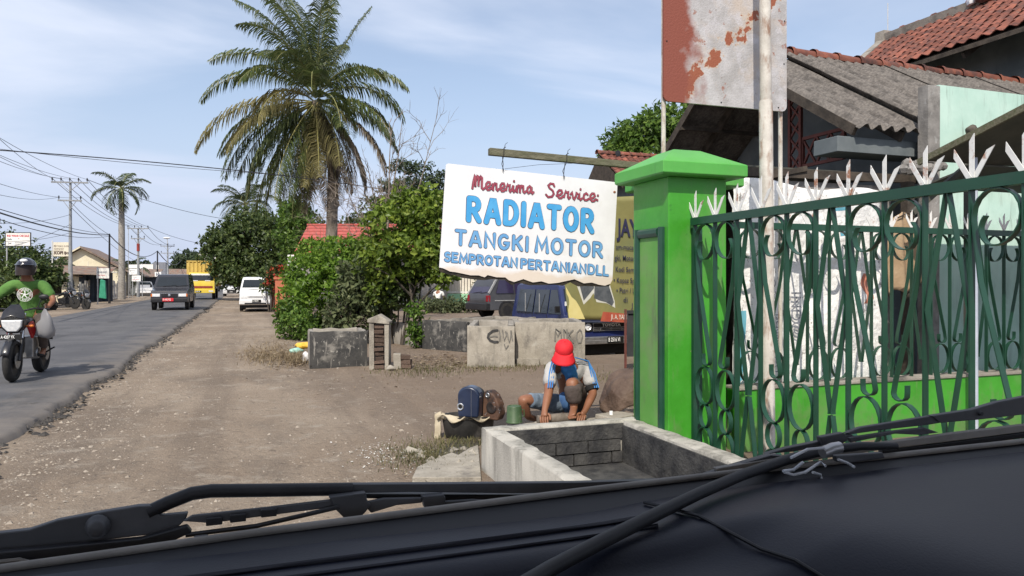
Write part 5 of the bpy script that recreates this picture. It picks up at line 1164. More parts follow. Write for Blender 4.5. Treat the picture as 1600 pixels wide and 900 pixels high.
m = MB(); m.grid(lambda a, b: yv(lerp(lerp(888, 868, b), 1130, a), lerp(lerp(499, 503, a), lerp(312, 300, a), b)), 30, 24); o = m.build('sheet', MT['vinyl_shaded'], yb, smooth=60, fixn=False); s_ = o.modifiers.new('thickness', 'SOLIDIFY'); s_.thickness = .004; s_.offset = 1
def yp(name, mm, pts, off=.006):
    m = MB(); m.add([yv(u, v, off) for u, v in pts], [tuple(range(len(pts)))]); m.build(name, MT[mm], yb, fixn=False)
yp('sunlit_corner', 'vinyl_sunlit', [(889,498.5), (914,498.5), (906,480), (900,470), (893,464), (884,448)])  # sunlit corner of the sheet, painted as a brighter patch
yp('printed_glow', 'vinyl_white', [(899,440), (912,476), (922,466), (927,458), (932,472), (948,474), (961,481), (960,470), (950,436)], .007)
yp('printed_picture', 'vinyl_dark', [(903,437), (912,470), (928,450), (926,437)], .010)
yp('printed_picture', 'vinyl_dark', [(929,437), (928,466), (938,470), (946,472), (956,478), (959,472), (952,450), (947,437)], .010)
yp('printed_strip', 'vinyl_band', [(938,502), (1000,505), (1000,492), (942,487)], .006)
o_ = V((1,0,0))
def yt(tx_, u, v, hpx, bold=.0, mm='vinyl_ink', sh=0, wd=1.0):
    p = yv(u, v, .026); print_text('lettering', tx_, p, V((1,0,-.03)), V((0,0,1)), hpx/FPX*(p.x*SY+p.y*CY)/.72, MT[mm], yb, bold, sh, wd)
yt('K', 943, 375, 27, .03, wd=.7); yt('JAYA', 964.5, 368, 27, .03, wd=.62)
yt('am-macam', 961.5, 389.5, 8.5, .008, wd=.72); yt('gki, Motor', 959.5, 406.5, 8.5, .008, wd=.72); yt('Kodi Semprot', 960.5, 424.5, 8.5, .008, wd=.72)
yt('• Kopaz Spon', 957.5, 441.5, 8.5, .008, wd=.72); yt('• Patri / Las', 962, 457.5, 8.5, .008, wd=.72); yt('di', 973, 472, 8, .008); yt('J', 986, 481, 8, .008)
yt('Jl. A. YANI NO 6', 954, 498.5, 7.5, .015, 'vinyl_band_ink', wd=.62)
# poles carrying the banner and the dark gate panel below
for u, l_ in ((979, 'short rusty post at the end of the dark sheet gate'),):
    p = onY(u, 500, 10.7); m = MB(); m.beam((p.x-.02, 10.7, 0), (p.x-.02, 10.7, 1.0), .03, .03); m.build('rusty_post', MT['fret'], label=l_, cat='post')
YG = 10.6
p0, p1 = onY(980, 494, YG+.16), onY(1100, 572, YG+.16)
dp = thing('sheet_gate', 'dark grey sheet metal gate under the yellow banner', 'gate', (0,0,0))
MT['slate'] = mat('slate grey sheet', (.035,.038,.042), (.055,.058,.062), 3, rough=.6, pos=True)
m = MB(); m.box(p0.x, p1.x, YG+.14, YG+.17, .22, .98); m.build('panel', MT['slate'], dp)
m = MB(); m.beam((p0.x, YG+.13, .95), (p1.x, YG+.13, .95), .03, .05); m.build('top_rail', MT['slate'], dp)
# ------------------------------------------------------------------ vegetation
def leaf(mb, c, d, nrm, ln, wd, fold=.15):
    d = d.normalized(); q = d.cross(nrm)
    q = q.normalized() if q.length > 1e-3 else d.orthogonal().normalized()
    n = q.cross(d)
    a, b = c, c+d*ln
    m_ = c+d*(ln*.45)
    mb.add([a, m_+q*wd+n*(fold*wd), b-n*(ln*.12), m_-q*wd+n*(fold*wd)], [(0,1,2,3)])
def rnd_dir():
    z = R.uniform(-1, 1); a = R.uniform(0, 2*pi); r = sqrt(1-z*z); return V((r*cos(a), r*sin(a), z))
def crown(mb, blobs, n, ln, wd, clump=9, droop=.35, shell=.55):
    """leaf clumps spread mostly through the outer part of several ellipsoid masses"""
    wts = [b[1][0]*b[1][1]+b[1][1]*b[1][2]+b[1][0]*b[1][2] for b in blobs]; tot = sum(wts)
    for (c, r), w_ in zip(blobs, wts):
        c = V(c)
        for k in range(int(n*w_/tot/clump)):
            d = rnd_dir(); rad = shell+(1-shell)*R.random()**.6
            rad *= 1+.30*noise.noise(V((d.x*2.2+c.x, d.y*2.2+c.y, d.z*2.2+c.z)))
            p = c+V((d.x*r[0], d.y*r[1], d.z*r[2]))*rad
            if p.z < .05: continue
            o = (d+V((0,0,.35))).normalized()
            for j in range(clump):
                e = (o*.6+rnd_dir()*.9+V((0,0,-droop*R.random()))).normalized()
                s_ = R.uniform(.7, 1.25)
                leaf(mb, p+rnd_dir()*ln*.7, e, (o+rnd_dir()*.6).normalized(), ln*s_, wd*s_)
def limbs(mb, base, top, r0, n=5, spread=1.0, up=.8, sub=2):
    base, top = V(base), V(top); mid = lerp(base, top, .5)+V((R.uniform(-.1,.1), R.uniform(-.1,.1), 0))*(top-base).length*.4
    mb.tube([base-V((0,0,.1)), lerp(base, mid, .15), mid, top], [r0*1.35, r0, r0*.8, r0*.55], 8)
    for k in range(n):
        a = 2*pi*k/n+R.uniform(-.4, .4); t = R.uniform(.45, 1.0); s_ = lerp(mid, top, max(0, t*2-1)) if t > .5 else lerp(base, mid, t*2)
        L_ = spread*R.uniform(.7, 1.2); e = s_+V((cos(a)*L_, sin(a)*L_, up*L_*R.uniform(.5, 1.2))); m_ = lerp(s_, e, .5)+V((0,0,.12*L_))
        mb.tube([s_, m_, e], [r0*.45, r0*.3, r0*.12], 6)
        for j in range(sub):
            f_ = lerp(m_, e, R.random()); b = a+R.uniform(-1.2, 1.2); g_ = f_+V((cos(b), sin(b), R.uniform(.2, 1)))*L_*.5
            mb.tube([f_, g_], [r0*.2, r0*.07], 5)
def tree(name, label, base, top, r0, blobs, n, ln, wd, lm, bark='bark', cat='tree', group=None, nl=5, spread=1.0, **kw):
    t = thing(name, label, cat, (base[0], base[1], 0), 0, group); inv = V((base[0], base[1], 0))
    m = MB(); limbs(m, V(base)-inv, V(top)-inv, r0, nl, spread); m.build('trunk', MT[bark], t, smooth=50)
    m = MB(); crown(m, [(V(c)-inv, r) for c, r in blobs], n, ln, wd, **kw); m.build('crown', MT[lm], t, fixn=False)
    return t
MT['lf_dark'] = leafmat('mango leaves', (.032,.054,.016), (.065,.098,.028), (.13,.165,.05), .3, .4)
MT['lf_mid'] = leafmat('shrub leaves', (.045,.09,.015), (.095,.175,.028), (.18,.27,.05), .4, .4)
MT['lf_bright'] = leafmat('fresh shrub leaves', (.065,.13,.015), (.13,.235,.025), (.24,.36,.055), .45, .4)
MT['lf_lime'] = leafmat('yellow green leaves', (.065,.105,.016), (.14,.215,.03), (.32,.40,.07), .45, .4)
MT['lf_grey'] = leafmat('greyish leaves', (.05,.068,.03), (.10,.125,.055), (.17,.19,.09), .3, .6)
MT['lf_far'] = leafmat('far tree leaves', (.030,.050,.026), (.05,.075,.036), (.085,.11,.05), .25, .6)
MT['frond'] = leafmat('coconut leaflets', (.05,.075,.025), (.095,.125,.042), (.20,.21,.08), .3, .4)
MT['frond_dry'] = leafmat('yellowing leaflets', (.12,.11,.045), (.20,.18,.075), (.30,.26,.12), .3, .6)
MT['frond_dead'] = leafmat('dead leaflets', (.13,.10,.07), (.20,.165,.12), (.28,.24,.18), .2, .8)
MT['rachis'] = mat('frond rib', (.16,.17,.06), (.26,.25,.10), 6, rough=.6)
MT['rachis_dry'] = mat('yellow frond rib', (.20,.19,.06), (.30,.27,.10), 6, rough=.7)
MT['flower'] = leafmat('red blossoms', (.35,.03,.02), (.45,.06,.03), (.5,.12,.06), .3, .6)

def frond(parent, c, az, el0, L_, bend, nl=46, ll=.62, mm='frond', rm='rachis', twist=.0, hang=.5, wdt=.020):
    c = V(c); pts = [c]; n = 14; el = el0; p = V(c)
    for i in range(n):
        t = (i+1)/n; e = radians(el0-bend*t**1.35); a = radians(az+twist*t)
        p = p+V((cos(a)*cos(e), sin(a)*cos(e), sin(e)))*(L_/n); pts.append(p)
    m = MB(); m.tube(pts, [(.034 if ll < .9 else .030)*(1-i/(n+1))**.8+.006 for i in range(n+1)], 5); rb_ = m.build('frond', MT[rm], parent, smooth=60)
    m = MB()
    for k in range(nl):
        t = .12+.87*k/(nl-1); f_ = t*n; i = min(n-1, int(f_)); b = lerp(pts[i], pts[i+1], f_-i); tg = (pts[i+1]-pts[i]).normalized()
        s_ = tg.cross(V((0,0,1))); s_ = s_.normalized() if s_.length > .05 else V((cos(radians(az+90)), sin(radians(az+90)), 0))
        l_ = ll*(sin(pi*min(1, t*.80+.16))**.7)*R.uniform(.85, 1.12)
        up = s_.cross(tg)
        for sg in (-1, 1):
            if R.random() < .06: continue
            d = (s_*sg*.85+tg*R.uniform(.45, .7)+up*R.uniform(.0, .3)).normalized(); h = hang*R.uniform(.6, 1.3)
            p1 = b+d*l_*.42; d2 = (d+V((0,0,-1))*h*1.0).normalized(); p2 = p1+d2*l_*.33; d3 = (d2+V((0,0,-1))*h*1.5).normalized(); p3 = p2+d3*l_*.30
            q_ = tg*wdt*.55+up*wdt*.35
            m.add([b-q_*.6, b+q_*.6, p1+q_, p1-q_, p2+q_*.8, p2-q_*.8, p3], [(0,1,2,3), (3,2,4,5), (5,4,6)])
    m.build('leaflets', MT[mm], rb_, fixn=False)

# tall coconut palm
pb = Wp(513, 440, 32.0); pb.z = 0; pc = Wp(493, 158, 32.0)
cp_ = thing('coconut_palm', 'tall leaning coconut palm with a wide shaggy crown of fronds', 'palm tree', (pb.x, pb.y, 0))
lc = pc-pb
m = MB(); path = [V((0,0,-.2)), V((.10,0,1.2)), Wp(519, 330, 32)-pb, Wp(521, 262, 32)-pb, Wp(508, 200, 32)-pb, lc]
m.tube(path, [.30, .26, .24, .24, .22, .19], 12)
for k in range(34):
    t = k/34; f_ = t*5; i = min(4, int(f_)); p = lerp(path[i], path[i+1], f_-i); m.lathe([(.25-.03*t, 0), (.265-.03*t, .02), (.24-.03*t, .05)], 10, None, p)
m.build('trunk', MT['bark'], cp_, smooth=50)
cs = [(90+AZ, EL, LN, BD, 'f') for AZ, EL, LN, BD in ()]
fr_list = []
def imgaz(side): return side
# image-plane bearing: 0 = right, 180 = left, seen from the camera; mixed with depth
def W_az(right, fwd): # world azimuth of a direction given in camera right / forward
    v_ = V((CY,-SY,0))*right+V((SY,CY,0))*fwd; return math.degrees(atan2(v_.y, v_.x))
spec = [ # right, forward, first elevation, bend, length, kind
 (-1,.2,76,50,5.5,0),(-1,-.1,58,86,5.2,0),(-1,.15,44,92,5.7,0),(-.4,.3,86,34,5.4,0),(-.5,-.7,72,92,4.9,0),(.2,.6,87,20,5.3,0),(.75,.2,69,10,5.1,0),(-.3,-.8,78,60,5.0,0),(.3,-.5,82,58,4.8,0),(-.75,.5,66,66,5.0,0),(.1,.9,74,62,4.6,0),(-.6,.1,80,44,5.3,0),
 (1,.1,32,96,4.5,0),(.95,-.25,10,78,4.4,1),(.9,.3,2,72,4.2,0),(.6,-.6,0,62,3.7,1),(-1,-.1,14,74,5.6,1),(-1,.15,0,62,5.5,1),(-.75,-.5,-8,60,5.0,1),(-.85,.3,-16,54,5.1,0),
 (-.6,-.4,-28,48,5.1,1),(-.5,.3,-34,44,5.1,0),(-.35,-.5,-44,36,5.2,1),(-.25,.4,-48,36,5.0,0),(-.05,-.5,-52,30,4.5,1),(-.15,-.3,-60,24,4.9,0),(.15,-.5,-40,44,4.0,1),(.35,.4,-44,40,4.4,2),(.7,-.1,-18,60,4.6,2),(.5,.1,-36,46,4.6,2),(.3,-.2,-50,34,4.4,2),(.15,.2,-62,22,4.6,2),(-.4,-.1,-54,30,4.9,0),(-.3,.1,-40,40,5.3,0),
 (-.15,-.9,52,104,4.3,0),(.25,-.8,36,104,4.1,0),(-.6,-.6,40,98,4.6,0),(.6,-.5,44,92,4.2,0),(-.35,-.7,18,90,4.4,1),(.35,-.7,14,88,4.0,0),(.9,.0,50,84,4.4,0),
 (0,-.3,-66,22,4.4,2),(.2,-.4,-70,16,4.2,2),(.4,-.2,-62,22,4.2,2),(.1,.3,-72,14,4.6,2),(-.1,.1,-70,14,4.8,2),(-.2,-.4,-68,18,4.9,1),(.55,.0,-44,40,4.3,2),(-.3,.2,-64,20,5.1,0),(.3,-.4,-30,52,4.2,1),(-.55,-.2,-36,44,5.2,1),(-.95,.1,-8,62,5.4,1)]
for rr, ff, e0, bd, ln_, kd in spec:
    frond(cp_, lc+V((0,0,.15 if e0 > 20 else -.05)), W_az(rr, ff)+R.uniform(-8, 8), e0+R.uniform(-4, 4), ln_*R.uniform(.93, 1.05), bd*R.uniform(.95, 1.08), 96, 1.12 if kd < 2 else .95, ('frond', 'frond_dry' if R.random() < .35 else 'frond', 'frond_dead')[kd], ('rachis', 'rachis_dry', 'rachis_dry')[kd], R.uniform(-8, 8), (1.15, 1.35, 1.6)[kd], .034)
MT['nut'] = mat('coconut husk', (.12,.10,.03), (.2,.16,.06), 4, rough=.6)
for k in range(13):
    a = R.uniform(0, 2*pi); m = MB(); m.ball((lc.x+.30*cos(a), lc.y+.30*sin(a), lc.z-.10-R.uniform(0,.35)), (.10,.10,.13), 9, 7); m.build('coconut', MT['nut'], cp_, smooth=60)

# small palm behind the mango tree, and the royal palm across the road
def small_palm(name, label, base, ztop, r0, n, L_, mm, seed, cat='palm tree', shaft=False, up=(75, -20)):
    t = thing(name, label, cat, (base.x, base.y, 0)); m = MB()
    m.tube([(0,0,-.2), (.02,0,ztop*.3), (.0,.02,ztop*.7), (0,0,ztop)], [r0*1.25, r0*1.05, r0, r0*.8], 12); m.build('trunk', MT['bark' if not shaft else 'palm_grey'], t, smooth=50)
    if shaft:
        m = MB(); m.tube([(0,0,ztop-.02), (0,0,ztop+.5), (0,0,ztop+.9)], [r0*.85, r0*.9, r0*.4], 10); m.build('crownshaft', MT['frond_shaft'], t, smooth=50); ztop += .85
    for k in range(n):
        e0 = up[0]+(up[1]-up[0])*k/(n-1); frond(t, (0,0,ztop), k*137.5+seed, e0, L_*R.uniform(.9,1.08), 95-.25*e0, 44, L_*.30, mm, 'rachis', 0, .6, .042)
    return t
MT['palm_grey'] = mat('grey palm trunk', (.22,.20,.18), (.34,.32,.29), 5, rough=.9, bump=.3, stretch=(1,1,3), patches=(((.10,.09,.08), 4, .55, .7, .6),), pos=True)
MT['frond_shaft'] = mat('green crown shaft', (.07,.12,.03), (.11,.16,.05), 4, rough=.5)
MT['frond_far'] = leafmat('far palm leaflets', (.035,.055,.026), (.055,.08,.038), (.09,.115,.055), .25, .6)
b = Wp(383, 440, 68); small_palm('palm', 'dark bushy palm rising behind the big mango tree', b, 8.6, .2, 18, 3.4, 'frond_far', 20)
b = Wp(190, 440, 59.8); small_palm('royal_palm', 'grey trunked royal palm standing alone across the road', b, 8.1, .24, 13, 2.6, 'frond_far', 75, shaft=True, up=(70, -35))
b = Wp(201, 440, 76); small_palm('palm', 'low palm showing beside the grey royal palm trunk', b, 2.6, .16, 12, 2.3, 'frond_far', 10)

# big mango tree beside the shoulder
b = Wp(412, 440, 57)
tree('mango_tree', 'big dark mango tree overhanging the white parked van', (b.x, b.y, 0), (b.x, b.y, 3.2), .32,
     [(Wp(405, 385, 57), (3.1,3.1,2.5)), (Wp(360, 400, 57), (2.0,2.2,1.9)), (Wp(352, 372, 57.5), (1.5,1.8,1.4)), (Wp(395, 350, 58), (1.9,2,1.3)), (Wp(450, 375, 56), (2.3,2.3,2.2)), (Wp(450, 415, 55), (1.9,2.2,1.5)), (Wp(372, 425, 56), (1.9,1.8,1.2)), (Wp(400, 425, 56), (2.4,2.2,1.5)), (Wp(345, 392, 57), (1.6,1.6,1.5)), (Wp(430, 440, 55), (1.8,1.8,1.3)), (Wp(470, 350, 58), (1.6,1.6,1.4))],
     19000, .34, .095, 'lf_dark', 'bark_dark', nl=7, spread=2.2)
b = Wp(487, 440, 46)
tree('tree', 'dark tree filling in behind the coconut palm trunk', (b.x, b.y, 0), (b.x, b.y, 2.6), .2,
     [(Wp(470, 372, 46), (1.5,1.6,1.6)), (Wp(463, 340, 46), (.9,1,1.0)), (Wp(452, 325, 47), (.7,.8,.7))], 4200, .26, .07, 'lf_mid', 'bark_dark')
# round green tree far down the road
b = Wp(294, 440, 150)
tree('tree', 'round dense tree far down the road behind the yellow truck', (b.x, b.y, 0), (b.x, b.y, 3), .4, [(Wp(295, 408, 150), (2.9,3,2.3)), (Wp(283, 417, 150), (1.8,2,2)), (Wp(308, 418, 150), (1.7,2,1.8))], 3600, .55, .17, 'lf_far')
for i, (u, d, hw, hh, lb) in enumerate(((240, 190, 6, 2.2, 'low hazy tree behind the far white shop'), (268, 240, 8, 3.0, 'hazy tree at the far end of the road'), (345, 210, 5, 2.4, 'dark tree closing the end of the road'), (362, 170, 3.5, 1.6, 'low tree at the road end left of the mango tree'), (225, 150, 3, 1.8, 'low tree behind the utility pole by the white shop'))):
    b = Wp(u, 440, d); tree('tree', lb, (b.x, b.y, 0), (b.x, b.y, 2), .3, [(V((b.x, b.y, 3.0+hh*.3)), (hw*.6,hw*.6,hh)), (V((b.x-hw*.4, b.y, 2.4)), (hw*.5,hw*.5,hh)), (V((b.x+hw*.4, b.y, 2.6)), (hw*.5,hw*.5,hh))], 1900, .8, .26, 'lf_far')
# trees on the left edge
for i, (u, v, d, r, lb, n_) in enumerate(((10, 415, 42, 1.7, 'leafy dark tree at the left edge behind the rider', 4200), (48, 430, 40, 1.0, 'low branching tree right behind the rider helmet', 3000), (-30, 405, 45, 2.4, 'tall tree cut by the left edge of the view', 3000), (66, 412, 66, 1.6, 'tree behind the wide cream sign', 2400), (8, 462, 36, 1.1, 'low bush beside the rider arm', 1800))):
    c = Wp(u, v, d); c.z = max(c.z, r*.7); tree('tree' if r > 1.15 else 'bush', lb, (c.x, c.y, 0), (c.x, c.y, c.z), .12, [(c, (r*1.2,r,r*.9)), (c+V((-r*.7,0,-r*.4)), (r*.8,r*.8,r*.7)), (c+V((r*.7,.3,-r*.25)), (r*.8,r*.8,r*.6))], n_, .26, .075, 'lf_dark', 'bark_dark', cat='tree' if r > 1.15 else 'bush', spread=r*.7)
# hedge-like green shrub by the road
def shrub(name, label, spots, n, ln, wd, lm, cat='bush', stems=6, **kw):
    c0 = spots[0][0]; t = thing(name, label, cat, (c0.x, c0.y, 0)); inv = V((c0.x, c0.y, 0)); m = MB()
    for k in range(stems):
        s_ = R.choice(spots); a = R.uniform(0, 6.3); e = s_[0]-inv+V((cos(a)*s_[1][0]*.5, sin(a)*s_[1][1]*.5, s_[1][2]*.3)); bse = V((e.x*.5, e.y*.5, -.05)); m.tube([bse, lerp(bse, e, .5)+V((R.uniform(-.1,.1), 0, 0)), e], [.028, .022, .008], 6)
    m.build('stems', MT['bark_dark'], t, smooth=50)
    m = MB(); crown(m, [(c-inv, r) for c, r in spots], n, ln, wd, **kw); m.build('leaves', MT[lm], t, fixn=False); return t
shrub('shrub', 'bright green leafy shrub standing at the shoulder beside the red gate posts', [(Wp(480, 430, 20.5), (.62,.9,.62)), (Wp(530, 405, 20.5), (.75,.9,.62)), (Wp(463, 470, 19.6), (.42,.7,.55)), (Wp(512, 450, 20), (.8,.8,.6)), (Wp(555, 440, 20), (.6,.7,.7)), (Wp(490, 395, 22), (.55,.8,.4)), (Wp(560, 395, 20.5), (.5,.5,.45))], 9500, .135, .036, 'lf_bright')
shrub('creeper', 'low dull green creeper covering the ground below the bright shrub', [(Wp(462, 505, 18.6), (.48,.6,.42)), (Wp(452, 490, 18.9), (.30,.4,.40)), (Wp(480, 518, 18.2), (.35,.3,.22))], 3000, .085, .03, 'lf_mid')
m = MB(); c = G(492, 520)
fern = thing('fern_bush', 'feathery round green bush in front of the bright shrub', 'bush', (c.x, c.y, 0))
for k in range(110):
    a = R.uniform(0, 6.3); e = R.uniform(35, 88); L_ = R.uniform(.35, .62); o = V((R.uniform(-.18,.18), R.uniform(-.15,.15), .1)); p = o; el = radians(e)
    for s_ in range(7):
        d = V((cos(a)*cos(el), sin(a)*cos(el), sin(el))); q_ = V((-sin(a), cos(a), 0)); p2 = p+d*L_/7; w_ = .05*sin(pi*min(1,(s_+1.2)/8))
        for sg in (-1, 1): m.add([p, p2, p2+q_*sg*w_+d*.02, p+q_*sg*w_*.8+d*.02], [(0,1,2,3)])
        p = p2; el -= .14
m.build('leaves', MT['lf_mid'], fern, fixn=False)
shrub('shrub', 'greyish leaved shrub between the bright shrub and the broken pillar', [(Wp(552, 480, 17.2), (.55,.5,.50)), (Wp(580, 455, 17.4), (.55,.5,.5)), (Wp(565, 430, 17.6), (.5,.5,.4)), (Wp(535, 505, 17), (.4,.4,.25)), (Wp(590, 490, 17.5), (.3,.4,.35))], 4200, .15, .042, 'lf_grey', stems=10)
m = MB(); c = Wp(545, 440, 16.9); c.z = 0
bs = thing('dead_shrub', 'bare pale branched shrub stems in front of the greyish leaves', 'shrub', (c.x, c.y, 0))
def twig(mb, p, d, L_, r, dep, n3=5):
    d = d.normalized(); q_ = p+d*L_*.55+rnd_dir()*L_*.06; e = p+d*L_+rnd_dir()*L_*.10; mb.tube([p, q_, e], [r, r*.8, r*.55], n3, cap=False)
    if dep <= 0: return
    for k in range(R.choice((2, 3, 3))):
        s_ = lerp(q_, e, R.random()); twig(mb, s_, d+rnd_dir()*.75+V((0,0,.12)), L_*R.uniform(.5, .78), r*.6, dep-1, 4 if dep < 3 else 5)
for k in range(4): twig(m, V((R.uniform(-.15,.15), R.uniform(-.1,.1), 0)), V((R.uniform(-.6,.6), R.uniform(-.3,.3), 1)), .5, .016, 3)
m.build('branches', MT['twig'], bs, smooth=60)
# sapling tree with yellow-green top
b = G(650, 543)
tree('sapling_tree', 'small bushy tree with lime green leaf tips behind the black trough', (b.x, b.y, 0), Wp(640, 440, 16.4), .05,
     [(Wp(612, 350, 16.6), (.62,.6,.55)), (Wp(660, 340, 16.6), (.65,.6,.55)), (Wp(630, 400, 16.5), (.75,.7,.55)), (Wp(590, 400, 16.8), (.45,.5,.5)), (Wp(680, 405, 16.4), (.55,.5,.45)), (Wp(690, 360, 16.6), (.40,.4,.55)), (Wp(692, 428, 16.2), (.30,.3,.2)), (Wp(600, 445, 16.8), (.4,.4,.35)), (Wp(625, 315, 16.6), (.3,.3,.3)), (Wp(670, 310, 16.6), (.25,.3,.28))],
     7000, .15, .044, 'lf_lime', 'bark_dark', nl=7, spread=.7)
shrub('shrub', 'dark leaved understorey bush below the lime tipped tree', [(Wp(618, 452, 16.9), (.50,.5,.35)), (Wp(598, 470, 17.2), (.35,.4,.4)), (Wp(645, 430, 17), (.45,.4,.22))], 2600, .125, .038, 'lf_dark')
shrub('vine', 'leafy climber wrapped round the thin trunk beside the black trough', [(Wp(651, 500, 16.0), (.17,.17,.42)), (Wp(650, 530, 16.0), (.14,.14,.18))], 520, .11, .03, 'lf_mid', cat='climber', stems=3)
m = MB(); 
for u0, u1 in ((613, 606), (619, 622)):
    a, b = G(u0, 536), Wp(u1, 450, 16.6); m.tube([a, lerp(a, b, .5)+V((.03,0,0)), b], [.022, .018, .014], 6)
m.build('stems', MT['bark_dark'], smooth=50, label='pair of thin dark bare stems left of the small tree trunk', cat='tree')
# bare tree among the palm fronds
b = Wp(603, 440, 27); b.z = 0
bt = thing('bare_tree', 'leafless grey tree with fine twigs against the sky beside the palm', 'tree', (b.x, b.y, 0)); m = MB()
for du, dv, ln_ in ((-10, 300, 1), (25, 190, 1), (70, 220, 1), (-60, 300, 1), (8, 200, 1), (-30, 250, 1)):
    tip = Wp(603+du, dv, 27)-V((b.x, b.y, 0)); s_ = V((R.uniform(-.15,.15), 0, R.uniform(1.6, 3.2))); L_ = (tip-s_).length
    md = lerp(s_, tip, .45)+V((0, 0, -.10*L_))+rnd_dir()*.1
    m.tube([s_, md, lerp(md, tip, .55)+rnd_dir()*.07, tip], [.045, .032, .02, .008], 6, cap=False)
    for j in range(13):
        t = R.uniform(.15, 1); p = lerp(s_, md, t*2) if t < .5 else lerp(md, tip, t*2-1); twig(m, p, (tip-s_).normalized()+rnd_dir()*.9, L_*.26*R.uniform(.4, 1), .016, 2, 4)
m.tube([(0,0,-.1), (.05,0,1.2), (0,0,3.0)], [.12,.10,.06], 8)
for k in range(75): twig(m, V((R.uniform(-2.6,.9), R.uniform(-.6,.6), R.uniform(2.4, 4.9))), rnd_dir()+V((0,0,.3)), R.uniform(.3, .8), .011, 2, 4)
m.build('branches', MT['twig'], bt, smooth=60)
# flat topped acacia-like tree behind
b = Wp(650, 440, 60)
tree('tree', 'flat topped feathery tree behind the small tree and white sign', (b.x, b.y, 0), (b.x, b.y, 8), .3,
     [(Wp(640, 262, 60), (1.9,2,.50)), (Wp(668, 285, 60), (2.0,2,.5)), (Wp(620, 290, 60), (1.9,2,.55)), (Wp(690, 305, 60), (1.6,2,.5)), (Wp(645, 312, 60), (2.8,2,.6)), (Wp(610, 320, 60), (2.0,2,.6)), (Wp(690, 272, 60), (.9,1,.35))], 5200, .27, .085, 'lf_far', 'bark_dark', nl=8, spread=2.6, shell=.2)
b = Wp(585, 440, 52)
tree('tree', 'dark leafy tree between the palm trunk and the flat topped tree', (b.x, b.y, 0), (b.x, b.y, 4), .22, [(Wp(590, 345, 52), (1.7,1.8,1.8)), (Wp(560, 370, 52), (1.5,1.6,1.5)), (Wp(620, 365, 52), (1.6,1.6,1.8)), (Wp(660, 370, 52), (1.9,1.8,1.8))], 4600, .3, .085, 'lf_dark', 'bark_dark')
# mango tree behind the tiled roofs
b = Wp(1015, 440, 33)
tree('mango_tree', 'glossy rounded mango tree rising behind the small red tiled roof', (b.x, b.y, 0), (b.x, b.y, 6.2), .2,
     [(Wp(1012, 206, 33), (1.3,1.3,.85)), (Wp(980, 222, 33), (1.0,1.2,.7)), (Wp(1045, 195, 33), (1.25,1.3,.9)), (Wp(1015, 240, 33), (2.1,1.6,.95)), (Wp(1075, 215, 33), (1.1,1.2,.95))], 6500, .30, .065, 'lf_mid', 'bark_dark', droop=.9)
# hedge in front of the far pale fence
hg = MB()
for k in range(26):
    u = R.uniform(645, 752); c = G(u, 489+R.uniform(-2, 1)); h = R.uniform(.25, .5); crown(hg, [(V((c.x, c.y, h*.8)), (.55,.4,h))], 90, .16, .045, clump=6)
hg.build('hedge', MT['lf_grey'], fixn=False, kind='stuff', label='ragged low hedge before the pale green based fence')
c = Wp(749, 452, 41); shrub('shrub', 'small upright shrub by the pale fence beside the dark van', [(Wp(748, 447, 41), (.30,.3,.5)), (Wp(751, 462, 41), (.28,.3,.45))], 520, .16, .045, 'lf_grey', stems=3)
# flowering bush over the red gate posts
shrub('flower_bush', 'bush with red blossoms spilling over the red gate posts', [(Wp(424, 432, 36), (.5,.5,.45)), (Wp(440, 425, 36), (.5,.5,.4)), (Wp(418, 445, 36), (.3,.4,.5))], 1100, .15, .05, 'lf_dark')
fl = MB(); crown(fl, [(Wp(440, 428, 35.6), (.55,.4,.38)), (Wp(426, 437, 35.6), (.4,.4,.4))], 170, .13, .06, clump=4, shell=.8); fo_ = fl.build('blossom', MT['flower'], fixn=False)
fb = [o for o in bpy.data.objects if o.name.startswith('flower_bush')][0]; fo_.data.transform(Matrix.Translation(-fb.location)); fo_.parent = fb
# ------------------------------------------------------------------ far fence, red roofed house, red gate posts
MT['pale_green'] = mat('pale green wall paint', (.25,.50,.30), (.32,.58,.37), 2, rough=.85, pos=True)
MT['pale_wall'] = mat('cream white wall', (.66,.63,.55), (.74,.71,.63), 1.5, rough=.85, pos=True)
o = Wp(585, 440, 44); pf = thing('pale_fence', 'long pale barred fence on a pale green base across the yard', 'fence', (o.x, o.y, 0), -YAW)
m = MB(); m.box(0, 13, 0, .2, 0, .72); m.build('base_wall', MT['pale_green'], pf)
m = MB(); m.box(0, 13, .22, .3, .72, 2.3); m.build('backing', MT['pale_wall'], pf)
m = MB(); m.box(0, 13, .02, .08, 2.2, 2.28); m.build('top_rail', MT['whitewash'], pf)
m = MB(); m.box(0, 13, .02, .08, .78, .86); m.build('bottom_rail', MT['whitewash'], pf)
bm_ = MB(); bm_.box(-.022, .022, -.022, .022, -.69, .69); bme2 = bm_.mesh('bar')
MT['bar_pale'] = mat('pale bar paint', (.55,.50,.42), (.62,.57,.5), 3, rough=.7)
for k in range(72): inst('bar', bme2, MT['bar_pale'], pf, (.1+k*.18, .05, 1.53))
for k in range(5): m = MB(); m.box(k*3.0-.12, k*3.0+.12, -.06, .3, 0, 2.45); m.build('post', MT['pale_wall'], pf)
o = Wp(458, 440, 41); rh = thing('red_roof_house', 'house with a dull red ribbed roof seen behind the palm trunk', 'house', (o.x, o.y, 0), -YAW)
MT['red_roof'] = mat('dull red roof sheet', (.36,.075,.065), (.43,.11,.09), 4, rough=.7, objvar=.08, patches=(((.22,.06,.05), 3, .55, .7, .6),))
zt, ze, W_ = 1.45+(440-351)*44/FPX, 1.45+(440-397)*41/FPX, 8.6
n = 9
